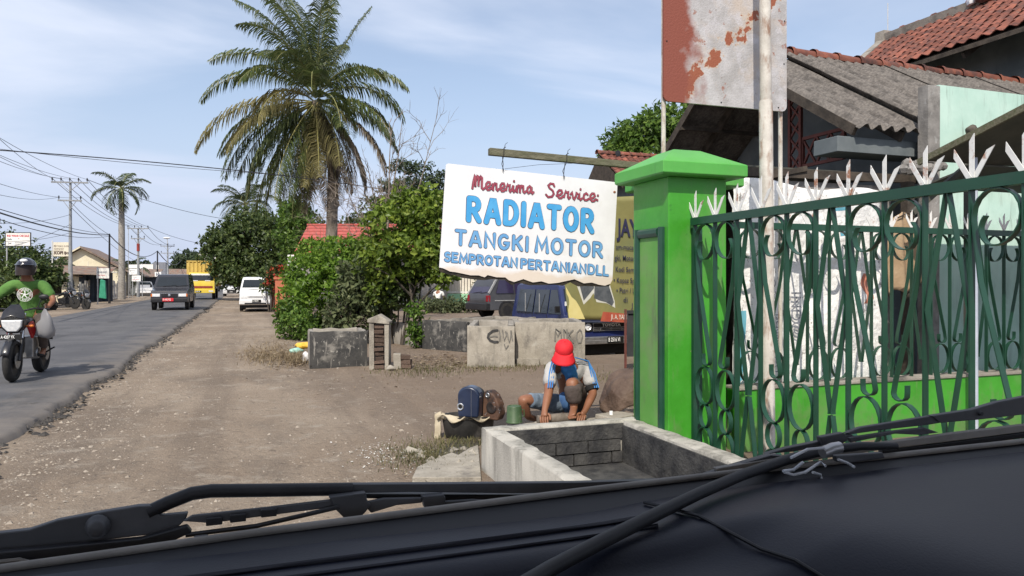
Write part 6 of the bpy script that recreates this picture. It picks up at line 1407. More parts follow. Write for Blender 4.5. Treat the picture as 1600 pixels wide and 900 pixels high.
for k in range(n):
    t0, t1 = k/n, (k+1)/n; m = MB()
    m.prism([(0, 3*t0-.03, ze+(zt-ze)*t0), (0, 3*t1+.05, ze+(zt-ze)*t1-.02), (0, 3*t1+.05, ze+(zt-ze)*t1-.05), (0, 3*t0-.03, ze+(zt-ze)*t0-.045)], (W_, 0, 0)); m.build('roof_sheet', MT['red_roof'], rh)
m = MB(); m.prism([(.3, .4, 0), (W_-.3, .4, 0), (W_-.3, .4, ze-.05), (.3, .4, ze-.05)], (0, 2.5, 0)); m.build('wall', MT['plaster_grey'], rh)
m = MB(); m.beam((-.05, 3.02, zt), (W_+.05, 3.02, zt), .2, .1); m.build('ridge_cap', MT['red_roof'], rh)
MT['brickred'] = mat('brick red paint', (.40,.12,.065), (.48,.17,.10), 4, rough=.85, pos=True, bump=.3, patches=(((.25,.09,.06), 6, .56, .7, .6),))
for u, d, w_, h_, lb in ((440, 35.2, .62, 1.55, 'brick red gate post in sunlight at the left of the bright shrub'), (427, 37.5, .42, 1.45, 'narrow dull red gate post behind the white van')):
    o = Wp(u, 440, d); gp_ = thing('gate_post', lb, 'post', (o.x, o.y, 0), -YAW)
    m = MB(); m.box(-w_/2, w_/2, 0, w_, 0, h_); m.build('shaft', MT['brickred'], gp_, bevel=.01)
    m = MB(); m.box(-w_/2-.06, w_/2+.06, -.06, w_+.06, h_, h_+.10); m.build('cap', MT['brickred'], gp_, bevel=.015)
o = Wp(457, 440, 24); sp_ = thing('sign_board', 'small white and pink board half lost in the bright shrub', 'sign', (o.x, o.y, 0), -YAW)
m = MB(); m.box(-.16, .25, 0, .03, 1.9, 2.32); m.build('board', MT['whitewash'], sp_); m = MB(); m.tube([(0,.05,0), (0,.05,2.0)], .02, 6); m.build('leg', MT['alu'], sp_)
m = MB(); m.box(-.02, .20, -.006, -.001, 1.98, 2.2); m.build('printed_patch', MT['vinyl_red'], sp_)

# ------------------------------------------------------------------ vehicles (front towards -y, origin under the front bumper)
def wheel(parent, x, y, r, wd, hub='grey_metal', dual=False):
    s = 1 if x > 0 else -1; Mx = Matrix.Rotation(s*pi/2, 3, 'Y')
    w_ = MB(); w_.lathe([(r*.62, -wd/2), (r*.92, -wd/2), (r, -wd*.32), (r, wd*.32), (r*.92, wd/2), (r*.62, wd/2), (r*.60, wd*.3), (r*.60, -wd*.3), (r*.62, -wd/2)], 22, Mx, (x, y, r)); o = w_.build('wheel', MT['tyre'], parent, smooth=40)
    m = MB(); m.lathe([(r*.61, wd*.30), (r*.55, wd*.24), (r*.48, wd*.2), (r*.2, wd*.34), (r*.12, wd*.42), (0, wd*.42)], 18, Mx, (x, y, r)); m.build('rim', MT[hub], o, smooth=40)
    return o
def vehicle(name, label, cat, loc, rz, prof, hw, paint, glass='glass', windshield=None, side=(), rear=None, group=None, wheels=(), r=.3, wd=.18, hub='grey_metal', bevel=.035):
    t = thing(name, label, cat, loc, rz, group); n = len(prof)
    m = MB(); m.add([(-hw(z), y, z) for y, z in prof]+[(hw(z), y, z) for y, z in prof], [tuple(range(n)), tuple(range(n, 2*n))[::-1]]+[(i, n+i, n+(i+1) % n, (i+1) % n) for i in range(n)])
    m.build('body', MT[paint], t, bevel=bevel)
    if windshield:
        (ya, za), (yb_, zb), ins = windshield; nn = V((0, -(zb-za), yb_-ya)).normalized(); nn = nn if nn.y < 0 else -nn
        c = [V((-hw(za)+ins, ya, za)), V((hw(za)-ins, ya, za)), V((hw(zb)-ins*1.2, yb_, zb)), V((-hw(zb)+ins*1.2, yb_, zb))]
        m = MB(); m.add([p-nn*.01 for p in c]+[p+nn*.012 for p in c], [(0,1,2,3), (4,5,6,7), (0,1,5,4), (1,2,6,5), (2,3,7,6), (3,0,4,7)]); m.build('windshield', MT[glass], t, bevel=.006)
        for k in (-.55, .25):
            m = MB(); a_ = lerp(c[0], c[1], .5+k*.5)+nn*.02; b_ = lerp(c[0], c[1], .5+k*.5+.42)+nn*.02+(c[3]-c[0])*.10; m.beam(a_, b_, .018, .018); m.build('wiper', MT['black'], t)
    for sd_ in (-1, 1):
        for poly in side:
            m = MB(); q_ = [V((sd_*(hw(z)+.006), y, z)) for y, z in poly]; k_ = len(q_)
            m.add(q_+[p-V((sd_*.02, 0, 0)) for p in q_], [tuple(range(k_)), tuple(range(k_, 2*k_))]+[(i, (i+1) % k_, k_+(i+1) % k_, k_+i) for i in range(k_)]); m.build('side_window', MT[glass], t)
    for y in wheels:
        for sd_ in (-1, 1):
            wheel(t, sd_*(hw(r)-wd*.42), y, r, wd, hub)
            m = MB(); m.lathe([(r*1.22, 0), (r*1.22, .008)], 20, Matrix.Rotation(sd_*pi/2, 3, 'Y'), (sd_*(hw(r)-.003), y, r*1.08)); m.build('wheel_arch', MT['black'], t)
    return t
def vbox(t, name, mt, x0, x1, y0, y1, z0, z1, bevel=.01): m = MB(); m.box(x0, x1, y0, y1, z0, z1); return m.build(name, MT[mt], t, bevel=bevel)
def plate(t, text, x, y, z, w_=.42, h_=.13, mt='plate_black', ink='plate_white'):
    o = vbox(t, 'number_plate', mt, x-w_/2, x+w_/2, y-.012, y, z-h_/2, z+h_/2, .004)
    print_text('plate_number', text, (x-w_/2+.02, y-.014, z-h_*.22), V((1,0,0)), V((0,0,1)), h_*.82, MT[ink], o, .02, 0, .62); return o
def mirror(t, x, y, z, s=1.0): m = MB(); m.box(x-.05*s, x+.05*s, y, y+.07, z, z+.13*s); m.beam((x*.93, y+.05, z), (x, y+.04, z+.03), .02, .02); m.build('mirror', MT['black'], t, bevel=.012)

MT['charcoal'] = mat('charcoal vehicle paint', (.022,.022,.027), (.03,.03,.036), 2, rough=.28, coat=.5, patches=(((.07,.065,.06), 1.4, .55, .75, .35),))
MT['navy'] = mat('navy vehicle paint', (.011,.018,.085), (.016,.026,.11), 2, rough=.30, coat=.5, patches=(((.05,.05,.075), 1.4, .58, .75, .35),))
MT['grey_van'] = mat('dark grey vehicle paint', (.04,.04,.045), (.055,.055,.06), 2, rough=.32, coat=.4)
MT['yellow_truck'] = mat('yellow truck paint', (.66,.49,.05), (.72,.55,.08), 2, rough=.45, patches=(((.45,.30,.08), 2.0, .58, .74, .5),))
MT['yellow_box'] = mat('weathered yellow steel', (.52,.37,.09), (.60,.44,.13), 2, rough=.6, patches=(((.30,.16,.06), 3, .56, .72, .6, (3,3,.5)),))
MT['red_plate'] = mat('red number plate', (.55,.02,.03), rough=.5)
MT['red_band'] = mat('red brown grille band', (.25,.04,.03), rough=.5)

def boxy_mpv(label, loc, rz, paint, front, L_=4.1, name='van', glass='glass', tall=1.72, group=None):
    hw = lambda z: .81 if z < .95 else .81-(z-.95)*.16
    prof = [(.02,.36), (0,.5), (.0,.78), (.06,.93), (.95,1.03), (1.42,tall-.10), (1.56,tall-.02), (1.9,tall), (L_-.25,tall), (L_-.10,tall-.06), (L_,1.0), (L_+.02,.45), (L_-.05,.36)]
    zb, zt_ = 1.08, tall-.16
    side = [[(1.12,zb-.01), (1.85,zb-.01), (1.85,zt_), (1.50,zt_)], [(1.92,zb-.01), (2.72,zb-.01), (2.72,zt_), (1.92,zt_)], [(2.80,zb-.01), (L_-.30,zb-.01), (L_-.36,zt_), (2.80,zt_)]]
    t = vehicle(name, label, 'van', loc, rz, prof, hw, paint, glass, ((1.02,1.12), (1.40,tall-.14), .09), side, None, group, (.72, L_-.85), .31, .19)
    return t, hw
t, hw = boxy_mpv('black boxy minivan with a red number plate driving towards us', (-3.45, 38.6, ZR+.03), radians(-1), 'charcoal', None)
vbox(t, 'grille', 'black', -.34, .34, -.03, 0, .62, .78); vbox(t, 'bumper', 'black', -.80, .80, -.09, .05, .38, .56, .03)
for sx in (-1, 1):
    vbox(t, 'headlight', 'lamp', sx*.57-.17, sx*.57+.17, -.025, .02, .64, .78, .015); vbox(t, 'indicator', 'amber', sx*.76-.04, sx*.76+.035, -.02, .06, .64, .78)
    mirror(t, sx*.92, 1.05, 1.08)
m = MB(); m.lathe([(.06, 0), (.05,.015), (0,.018)], 12, Matrix.Rotation(pi/2, 3, 'X'), (0, -.03, .71)); m.build('badge', MT['chrome'], t, smooth=40)
plate(t, 'B 1492 TQ', -.05, -.095, .50, .48, .15, 'red_plate')
vbox(t, 'chrome_strip', 'chrome', -.78, .78, -.012, .0, .795, .812, .002)

# navy van in the yard with chrome grille
t, hw = boxy_mpv('navy blue van with a chrome lettered grille parked behind the graffiti wall', (8.56, 16.55, -.47), radians(5), 'navy', None, 4.15, tall=1.86)
vbox(t, 'grille', 'black', -.52, .52, -.03, .01, .70, .90, .004)
for z in (.705, .745, .785, .895): vbox(t, 'grille_bar', 'chrome', -.52, .52, -.045, -.025, z-.008, z+.008, .003)
for x in (-.52, -.31, -.0, .31, .52): vbox(t, 'grille_bar', 'chrome', x-.008, x+.008, -.046, -.024, .70, .79 if abs(x) < .5 else .90, .003)
g_ = vbox(t, 'grille_badge', 'black', -.31, .31, -.044, -.03, .80, .885, .003)
print_text('badge_letters', 'TOYOTA', (-.275, -.05, .812), V((1,0,0)), V((0,0,1)), .098, MT['plate_white'], g_, .03, 0, 1.33)
for sx in (-1, 1):
    vbox(t, 'headlight_bezel', 'black', sx*.66-.13, sx*.66+.13, -.025, .02, .69, .91, .01)
    m = MB(); m.lathe([(.088, 0), (.086, .02), (.074, .024), (.06, .012), (.03, .03), (0, .034)], 20, Matrix.Rotation(pi/2, 3, 'X'), (sx*.66, -.024, .80)); m.build('headlight', MT['chrome'] if False else MT['lamp'], t, smooth=50)
    vbox(t, 'indicator', 'amber', sx*.82-.04, sx*.82+.015, -.02, .12, .80, .88); mirror(t, sx*.95, 1.0, 1.12, 1.3)
vbox(t, 'bumper', 'grey_metal', -.84, .84, -.13, .04, .38, .56, .02); vbox(t, 'bumper_crease', 'alu', -.83, .83, -.136, -.12, .465, .475, .002)
plate(t, 'B 2516 VI', .06, -.137, .475, .47, .17); vbox(t, 'underside', 'dark', -.72, .72, .1, 3.9, .12, .38)
for y in (1.88, 2.76):
    vbox(t, 'door_seam', 'black', -.822, -.815, y-.006, y+.006, .45, 1.06, 0)
vbox(t, 'door_handle', 'chrome', -.84, -.815, 1.68, 1.82, .86, .90); vbox(t, 'windshield_sticker', 'white', -.68, -.52, 1.115, 1.13, 1.28, 1.40, 0)
# window divider frames
for (y0, y1) in ((1.92, 2.72), (2.80, 3.8)):
    vbox(t, 'window_frame', 'alu', -.815, -.80, y0+.40, y0+.43, 1.08, 1.60, 0)
# dark grey van seen from behind
hw2 = lambda z: .82 if z < .95 else .82-(z-.95)*.20
prof = [(.0,.40), (-.02,.55), (0,.95), (.35,1.55), (.55,1.62), (2.6,1.62), (2.85,1.55), (3.5,1.02), (4.3,.9), (4.4,.75), (4.4,.36), (.1,.34)]
o = G(757, 499); t = vehicle('van', 'dark grey van with purple tinted rear glass parked beyond the navy van', 'van', (o.x-.1, o.y+.55, 0), radians(-78), prof, hw2, 'grey_van', 'glass_tint', ((.03,.99), (.36,1.53), .10), [[(.36,1.0), (1.15,1.0), (1.15,1.5), (.55,1.5)], [(1.22,1.0), (2.1,1.0), (2.1,1.5), (1.22,1.5)], [(2.18,1.0), (3.3,1.0), (2.75,1.5), (2.18,1.5)]], wheels=(.85, 3.55), r=.32)
for sx in (-1, 1):
    vbox(t, 'taillight', 'redlens', sx*.74-.07, sx*.74+.07, -.03, .1, .68, .92, .01); m = MB(); m.beam((sx*.80, .03, 1.0), (sx*.70, .46, 1.58), .06, .07); m.build('pillar_trim', MT['alu'], t)
vbox(t, 'rear_bumper', 'black', -.83, .83, -.12, .1, .34, .62, .04); vbox(t, 'side_strip', 'alu', -.832, .832, .3, 3.2, .70, .735, .004)

# white parked minivan
hw3 = lambda z: .74 if z < .98 else .74-(z-.98)*.17
prof = [(.05,.30), (0,.42), (0,.72), (.06,.88), (.22,.98), (.62,1.58), (.80,1.66), (3.4,1.70), (3.55,1.6), (3.6,.9), (3.6,.32)]
t = vehicle('minivan', 'white parked minivan on the dirt shoulder facing us', 'van', (.42, 38.3, 0), radians(-3), prof, hw3, 'white_paint', 'glass', ((.27,1.03), (.60,1.54), .07), [[(.62,1.02), (1.3,1.02), (1.3,1.52), (.78,1.52)], [(1.4,1.02), (2.3,1.02), (2.3,1.52), (1.4,1.52)], [(2.4,1.02), (3.3,1.02), (3.3,1.52), (2.4,1.52)]], wheels=(.62, 2.75), r=.27, wd=.16)
vbox(t, 'grille', 'alu', -.34, .34, -.015, .01, .66, .75, .004); vbox(t, 'bumper', 'white_paint', -.75, .75, -.07, .06, .34, .55, .03); vbox(t, 'bumper_intake', 'black', -.5, .5, -.075, -.05, .35, .42, .004); vbox(t, 'underbody', 'dark', -.66, .66, .1, 3.5, .16, .34)
for sx in (-1, 1):
    vbox(t, 'headlight', 'lamp', sx*.53-.16, sx*.53+.16, -.018, .02, .64, .76, .015); mirror(t, sx*.83, .45, 1.08, .9)
plate(t, 'A 1728 FE', .05, -.075, .50, .42, .13)
# small white car with a black bonnet
hw4 = lambda z: .80 if z < .9 else .80-(z-.9)*.30
prof = [(.05,.26), (0,.4), (.02,.68), (.25,.86), (.85,.98), (1.6,1.48), (2.2,1.54), (3.2,1.48), (3.6,1.0), (3.62,.3)]
t = vehicle('car', 'small white car with dark windscreen and grille far down the shoulder', 'car', (-1.35, 77, 0), radians(-2), prof, hw4, 'white_paint', 'glass', ((.92,1.02), (1.55,1.45), .06), [[(1.1,1.0), (2.0,1.0), (2.0,1.42), (1.65,1.42)], [(2.1,1.0), (3.2,1.0), (3.0,1.42), (2.1,1.42)]], wheels=(.7, 2.95), r=.29, wd=.17)
vbox(t, 'grille', 'black', -.42, .42, -.03, .02, .36, .66); m = MB(); m.add([(-.5,.05,.735), (.5,.05,.735), (.55,.88,1.0), (-.55,.88,1.0), (-.5,.05,.70), (.5,.05,.70), (.55,.88,.96), (-.55,.88,.96)], [(0,1,2,3), (7,6,5,4), (0,4,5,1), (1,5,6,2), (2,6,7,3), (3,7,4,0)]); m.build('bonnet', MT['black'], t); plate(t, 'B 1206 KV', 0, -.035, .45)
for sx in (-1, 1): vbox(t, 'headlight', 'lamp', sx*.62-.13, sx*.62+.13, -.02, .1, .60, .74, .02); mirror(t, sx*.9, 1.15, .98)
# pale car under a cover across the road
prof = [(.05,.24), (0,.45), (.1,.80), (.5,.98), (1.2,1.1), (1.75,1.42), (2.9,1.45), (3.5,1.0), (4.0,.9), (4.05,.3)]
t = vehicle('car', 'pale grey car parked at the verge before the far fence', 'car', (-9.6, 82, 0), radians(6), prof, hw4, 'alu', 'glass', ((1.25,1.14), (1.72,1.39), .10), wheels=(.8, 3.2), r=.29, bevel=.12)
for sx in (-1, 1): vbox(t, 'headlight', 'lamp', sx*.58-.16, sx*.58+.16, -.02, .1, .56, .72, .02)
vbox(t, 'bumper', 'white_paint', -.78, .78, -.06, .06, .3, .5, .03)
# yellow box truck
hw5 = lambda z: .95 if z < 1.35 else .95-(z-1.35)*.10
prof = [(.04,.55), (0,.7), (.0,1.1), (.05,1.38), (.28,2.0), (.5,2.08), (1.45,2.08), (1.5,1.9), (1.5,.55)]
t = vehicle('truck', 'yellow box truck following the black minivan', 'truck', (-3.25, 61.3, ZR+.03), radians(-1), prof, hw5, 'yellow_truck', 'glass', ((.07,1.42), (.27,1.96), .07), [[(.30,1.42), (1.2,1.42), (1.2,1.92), (.45,1.92)]], wheels=(.85, 4.0), r=.40, wd=.24, hub='black')
bx = vbox(t, 'cargo_box', 'yellow_box', -1.13, 1.13, 1.62, 5.6, 1.0, 2.98, .02)
for k in range(8):
    x = -1.0+k*.285; vbox(bx, 'rib', 'yellow_box', x-.055, x+.055, 1.56, 1.62, 1.05, 2.90, .02)
for k in range(9): 
    for sx in (-1, 1): vbox(bx, 'rib', 'yellow_box', sx*1.16-.03, sx*1.16+.03, 1.8+k*.44, 1.92+k*.44, 1.05, 2.90, .01)
vbox(bx, 'top_frame', 'yellow_box', -1.17, 1.17, 1.54, 5.62, 2.90, 3.0, .02); vbox(t, 'chassis', 'black', -.5, .5, .3, 5.5, .55, .95); vbox(t, 'bumper', 'yellow_truck', -.98, .98, -.13, .05, .48, .74, .02); vbox(t, 'grille_band', 'red_band', -.80, .80, -.03, .02, .86, 1.02)
g_ = vbox(t, 'sun_visor', 'white', -.72, .72, .17, .24, 1.84, 1.97, .005); plate(t, 'A 8841 ZN', -.2, -.135, .60)
for sx in (-1, 1):
    vbox(t, 'headlight', 'lamp', sx*.70-.16, sx*.70+.16, -.145, -.1, .56, .68, .01); mirror(t, sx*1.12, .15, 1.45, 1.6); vbox(t, 'sticker', 'white', sx*.45-.2, sx*.45+.2, .035, .06, 1.40, 1.46, 0)

# ------------------------------------------------------------------ motorbikes and riders (front towards -y, origin between the wheels)
MT['bike_black'] = mat('black bike plastic', (.010,.010,.012), (.018,.018,.022), 6, rough=.3, coat=.3)
MT['bike_red'] = mat('red bike panel', (.40,.015,.02), rough=.3, coat=.3)
def motorbike(label, loc, rz, group=None, detail=True, red=True, text=''):
    t = thing('motorbike', label, 'motorbike', loc, rz, group); wb = .64; r = .305
    for y, wd in ((-wb, .10), (wb, .13)):
        Mx = Matrix.Rotation(pi/2, 3, 'Y'); m = MB(); m.lathe([(r*.78, -wd/2), (r*.93, -wd*.45), (r, -wd*.15), (r, wd*.15), (r*.93, wd*.45), (r*.78, wd/2), (r*.76, 0), (r*.78, -wd/2)], 26, Mx, (0, y, r)); w_ = m.build('wheel', MT['tyre'], t, smooth=50)
        m = MB(); m.lathe([(r*.79, -wd*.3), (r*.72, -wd*.2), (r*.72, wd*.2), (r*.79, wd*.3)], 24, Mx, (0, y, r)); m.lathe([(.05, -wd*.6), (.05, wd*.6)], 10, Mx, (0, y, r))
        for k in range(5):
            a = 2*pi*k/5; m.beam((0, y+.04*cos(a), r+.04*sin(a)), (0, y+r*.74*cos(a), r+r*.74*sin(a)), .03, .035)
        m.build('rim', MT['black'], w_, smooth=40)
        m = MB(); m.lathe([(.06, 0), (.115, 0), (.115, .006), (.06, .006)], 20, Mx, (wd*.62, y, r)); m.build('brake_disc', MT['grey_metal'], w_)
    m = MB()
    for sx in (-1, 1): m.tube([(sx*.085, -wb, r), (sx*.085, -wb+.12, .62)], .026, 8)
    m.build('fork', MT['black'], t, smooth=50)
    m = MB()
    for sx in (-1, 1): m.tube([(sx*.085, -wb+.10, .56), (sx*.085, -wb+.24, .98)], .020, 8)
    m.build('fork_tube', MT['chrome'], t, smooth=50)
    m = MB(); m.grid(lambda u, v: V(((v-.5)*.105, -wb+(r+.035)*cos(radians(62+100*u)), r+(r+.035)*sin(radians(62+100*u))+(.0 if .2 < v < .8 else -.02))), 12, 4); o = m.build('mudguard', MT['bike_black'], t, smooth=60); s_ = o.modifiers.new('thickness', 'SOLIDIFY'); s_.thickness = .006
    skin('fuel_tank', [[((0,-.28,.80), (.11,.08)), ((0,-.12,.86), (.145,.10)), ((0,.08,.82), (.10,.07))]], MT['bike_black'], t)
    for sx in (-1, 1):
        m = MB(); m.add([(sx*.15,-.48,.80), (sx*.17,-.30,.86), (sx*.16,-.14,.74), (sx*.17,-.30,.60), (sx*.12,-.48,.80), (sx*.13,-.30,.86), (sx*.12,-.14,.74), (sx*.13,-.30,.60)], [(0,1,2,3), (7,6,5,4), (0,4,5,1), (1,5,6,2), (2,6,7,3), (3,7,4,0)]); m.build('side_shroud', MT['bike_red' if red else 'bike_black'], t, bevel=.01)
    skin('seat', [[((0,.02,.80), (.10,.045)), ((0,.32,.80), (.125,.05)), ((0,.62,.86), (.10,.045)), ((0,.86,.93), (.05,.03))]], MT['dark'], t)
    m = MB(); m.box(-.14, .14, -.22, .18, .30, .62); m.lathe([(.085, -.16), (.085, .16)], 12, Matrix.Rotation(pi/2, 3, 'Y'), (0, -.02, .36)); m.build('engine', MT['grey_metal' if detail else 'black'], t, bevel=.02)
    m = MB(); m.tube([(0,-.42,.92), (0,-.25,.70), (0,-.2,.35), (0,.25,.33), (0,.35,.70), (0,-.42,.88)], .028, 7); m.tube([(0,.2,.36), (0,wb,r)], .035, 7); m.build('frame', MT['black'], t, smooth=50)
    m = MB(); m.tube([(-.12,-.2,.32), (-.16,.0,.24), (-.16,.3,.28), (-.17,.5,.36), (-.17,.88,.48)], [.022,.024,.028,.045,.045], 10); m.build('exhaust', MT['black'], t, smooth=50)
    m = MB(); m.tube([(-.36,-.30,1.03), (-.2,-.40,1.05), (0,-.43,1.0), (.2,-.40,1.05), (.36,-.30,1.03)], .013, 8); hb = m.build('handlebar', MT['black'], t, smooth=50)
    for sx in (-1, 1):
        m = MB(); m.tube([(sx*.25,-.37,1.045), (sx*.37,-.295,1.03)], .020, 8); m.build('grip', MT['black_rubber'], hb, smooth=50)
        m = MB(); m.tube([(sx*.24,-.38,1.05), (sx*.30,-.40,1.20)], .006, 5); m.ball((sx*.33,-.40,1.22), (.07,.02,.04), 10, 6); m.build('mirror', MT['black'], t, smooth=50)
        m = MB(); m.tube([(sx*.12,-.05,.32), (sx*.26,-.05,.31)], .014, 6); m.build('footpeg', MT['black'], t)
        m = MB(); m.tube([(sx*.09,-.56,.80), (sx*.20,-.56,.80)], .01, 5); m.ball((sx*.22,-.57,.80), (.03,.02,.022), 8, 5); m.build('indicator', MT['amber'], t, smooth=50)
    # nose: cowl over a pentagon headlamp, plate below
    m = MB(); m.add([(-.155,-.66,.90), (.155,-.66,.90), (.135,-.60,1.02), (.06,-.52,1.12), (-.06,-.52,1.12), (-.135,-.60,1.02), (-.12,-.45,.90), (.12,-.45,.90), (0,-.71,.96), (0,-.46,1.08)], [(0,8,5), (8,1,2), (5,8,4), (8,2,3), (8,3,4), (0,1,8), (5,4,9,6), (2,7,9,3), (4,3,9), (0,5,6), (1,7,2), (0,6,7,1)]); m.build('headlamp_cowl', MT['bike_black'], t, bevel=.015)
    m = MB(); pl_ = [(-.135,.895), (.135,.895), (.125,.80), (.06,.72), (-.06,.72), (-.125,.80)]; m.prism([(x, -.70+(.9-z)*.2, z) for x, z in pl_], (0, .16, 0)); m.build('headlight', MT['lamp'], t, bevel=.02)
    m = MB(); m.prism([(x*1.16, -.675+(.9-z)*.2, z*1.0+(.005 if z > .85 else -.02)) for x, z in pl_], (0, .14, 0)); m.build('headlight_shell', MT['bike_black'], t, bevel=.02)
    p_ = vbox(t, 'number_plate', 'plate_black', -.14, .14, -.71, -.70, .61, .69, .003)
    if text: print_text('plate_number', text, (-.125, -.712, .632), V((1,0,0)), V((0,0,1)), .062, MT['plate_white'], p_, .02, 0, .62)
    m = MB(); m.beam((0,.75,.72), (0,1.0,.50), .14, .02); m.build('rear_mudguard', MT['black'], t); m = MB(); m.box(-.06, .06, .90, .93, .80, .86); m.build('taillight', MT['redlens'], t)
    m = MB(); m.tube([(.14,.06,.30), (.32,.02,.42), (.36,.0,.44)], .012, 6); m.build('pedal', MT['black'], t)
    return t
MT['green_tee'] = mat('green cotton T-shirt', (.07,.17,.035), (.10,.22,.05), 6, rough=.9, bump=.4, bscale=16, bdist=.02)
MT['helmet'] = mat('dark navy helmet', (.012,.014,.025), (.018,.02,.034), 5, rough=.2, coat=.6)
MT['visor'] = mat('smoke visor', (.030,.022,.020), rough=.35, spec=.25, rvar=.02)
def rider(label, loc, rz, tee='green_tee', shorts='pants_dark', group=None, printed=True, splay=0.0):
    t = thing('person', label, 'person', loc, rz, group)
    pel, chest, nk, hd = V((0,.20,.93)), V((0,.03,1.33)), V((0,-.02,1.50)), V((0,-.06,1.62))
    ch = [[(pel, (.12,.08), 'p'), (V((0,.12,1.12)), (.135,.10)), (chest, (.165,.11), 'c'), (nk, .06, 'n'), (hd, (.08,.09), 'h'), (hd+V((0,-.01,.10)), .08)], ['h', (hd+V((0,-.06,-.05)), .05)], ['h', (hd+V((0,-.10,.01)), .015)]]
    fg = []; slv = []
    for sx in (-1, 1):
        sh, el, wr, ha = V((sx*.20,.02,1.39)), V((sx*(.37+.10*(sx < 0)*splay),-.06,1.17)), V((sx*.34,-.24,1.06)), V((sx*.33,-.30,1.055))
        ch.append(['c', (sh, .07), (el, .045), (lerp(el, wr, .4), .042), (wr, .028), (ha, (.038,.026))])
        kn = V((sx*(.24+.16*splay*(sx < 0)),-.18,.78)); an = V((sx*(.20+.24*splay*(sx < 0)),.05,.40)); toe = an+V((sx*.02,-.17,-.06))
        ch.append(['p', (V((sx*.11,.14,.90)), .085), (lerp(pel, kn, .6)+V((sx*.05,0,0)), .066), (kn, .056), (lerp(kn, an, .35)+V((0,.02,0)), .060), (an, .038), (lerp(an, toe, .5)+V((0,0,-.01)), (.042,.03)), (toe, (.042,.02))])
        fg += fingers(wr, ha, (0,0,1) if True else 0, (0,.3,-1))
        slv.append(['c', (lerp(chest, sh, .55)+V((0,-.0,.035)), .125), (sh+V((0,0,.01)), .105), (lerp(sh, el, .5), .080), (lerp(sh, el, .85), .074)])
        skin('trouser_leg', [[(V((sx*.11,.15,.90)), .118), (lerp(pel, kn, .6)+V((sx*.05,0,0)), .10), (lerp(pel, kn, .92)+V((sx*.02,0,0)), .082)]+([] if splay and sx < 0 else [(lerp(kn, an, .1), .078), (lerp(kn, an, .55)+V((0,.02,0)), .072), (lerp(kn, an, .95), .06)])], MT[shorts], t)
        m = MB(); m.ball(toe+V((-sx*.012,.09,-.01)), (.05,.14,.035), 10, 6); m.build('sandal', MT['dark'] if not (splay and sx < 0) else MT['skin'], t, smooth=60)
    skin('body', ch+fg, MT['skin'], t)
    skin('shirt', [[(V((0,.20,.86)), (.17,.13)), (V((0,.18,.97)), (.17,.13)), (V((0,.12,1.12)), (.16,.125)), (chest, (.205,.14), 'c'), (lerp(chest, nk, .55), (.15,.10)), (lerp(chest, nk, .85), (.085,.08))]]+slv, MT[tee], t)
    skin('trouser_seat', [[(V((0,.24,.92)), (.17,.13)), (V((0,.13,.95)), (.165,.125))]], MT[shorts], t)
    hc = hd+V((0,.0,.045)); m = MB(); m.ball(hc, (.135,.165,.145), 20, 14); m.v = [tuple(V(p)-V((0,0,min(0, p[2]-(hc.z-.09))*.8))) for p in m.v]; h_ = m.build('helmet', MT['helmet'], t, smooth=60)
    m = MB(); m.grid(lambda u, v: hc+V((.140*sin(radians(-72+144*u))*(1-.08*abs(v-.5)), -.172*cos(radians(-72+144*u))*(1.0+.05*(1-v)), -.125+.15*v)), 14, 6); m.build('visor', MT['visor'], h_, smooth=60)
    m = MB(); m.grid(lambda u, v: hc+V((.143*sin(radians(-60+120*u)), (-.155-.06*v)*cos(radians(-60+120*u)), .045-.012*v)), 10, 2); o = m.build('helmet_peak', MT['helmet'], h_, smooth=60); s_ = o.modifiers.new('thickness', 'SOLIDIFY'); s_.thickness = .008
    m = MB(); m.ball(hc+V((0,-.11,.095)), (.055,.05,.028), 10, 6); m.build('helmet_vent', MT['white'], h_, smooth=60)
    for sx in (-1, 1): m = MB(); m.ball(hd+V((sx*.032,-.082,.035)), .011, 8, 6); m.build('eye', MT['white'], t, smooth=60)
    if printed:
        pm = MB(); cx = V((0,-.128,1.25)); 
        def onchest(x, z): return cx+V((x, .55*x*x+.10*z*-.6-.004, z))
        for r0, r1 in ((.098,.104), (.062,.067)):
            n = 28; vs = [onchest(r*cos(2*pi*k/n), r*sin(2*pi*k/n)) for k in range(n) for r in (r0, r1)]; pm.add(vs, [(2*k, 2*k+1, (2*k+3) % (2*n), (2*k+2) % (2*n)) for k in range(n)])
        for k in range(26):
            a = 2*pi*k/26; 
            if k % 7 != 3: pm.add([onchest(r*cos(b), r*sin(b)) for r, b in ((.072,a-.06), (.072,a+.05), (.092,a+.05), (.092,a-.06))], [(0,1,2,3)])
        for k in range(5): a = 2*pi*k/5+.3; pm.add([onchest(.01*cos(a+1.5), .01*sin(a+1.5)), onchest(.056*cos(a-.16), .056*sin(a-.16)), onchest(.056*cos(a+.16), .056*sin(a+.16)), onchest(-.01*cos(a+1.5), -.01*sin(a+1.5))], [(0,1,2,3)])
        sh_ = [o for o in t.children if o.name.startswith('shirt')][0]; pm.build('printed_emblem', MT['plate_white'], sh_, fixn=False)
    return t
BX, BY, BR = -2.98, 12.44, radians(-3)
rd_loc = (BX, BY, ZR+.014)
mb_ = motorbike('black motorbike with red side panel ridden towards us on the road', rd_loc, BR, 'motorbikes', text='A 4207 YK'); mb_.scale = (.95,.95,.95)
rd_ = rider('rider in green printed T-shirt and dark helmet on the nearest motorbike', rd_loc, BR, splay=1.0); rd_.scale = (.95,.95,.95)
MT['bag_thin'] = leafmat('thin white film', (.40,.40,.42), (.46,.46,.48), (.52,.52,.54), .45, .35)
bg_ = thing('carrier_bag', 'thin white carrier bag hanging from the rider handlebar', 'bag', rd_loc, BR)
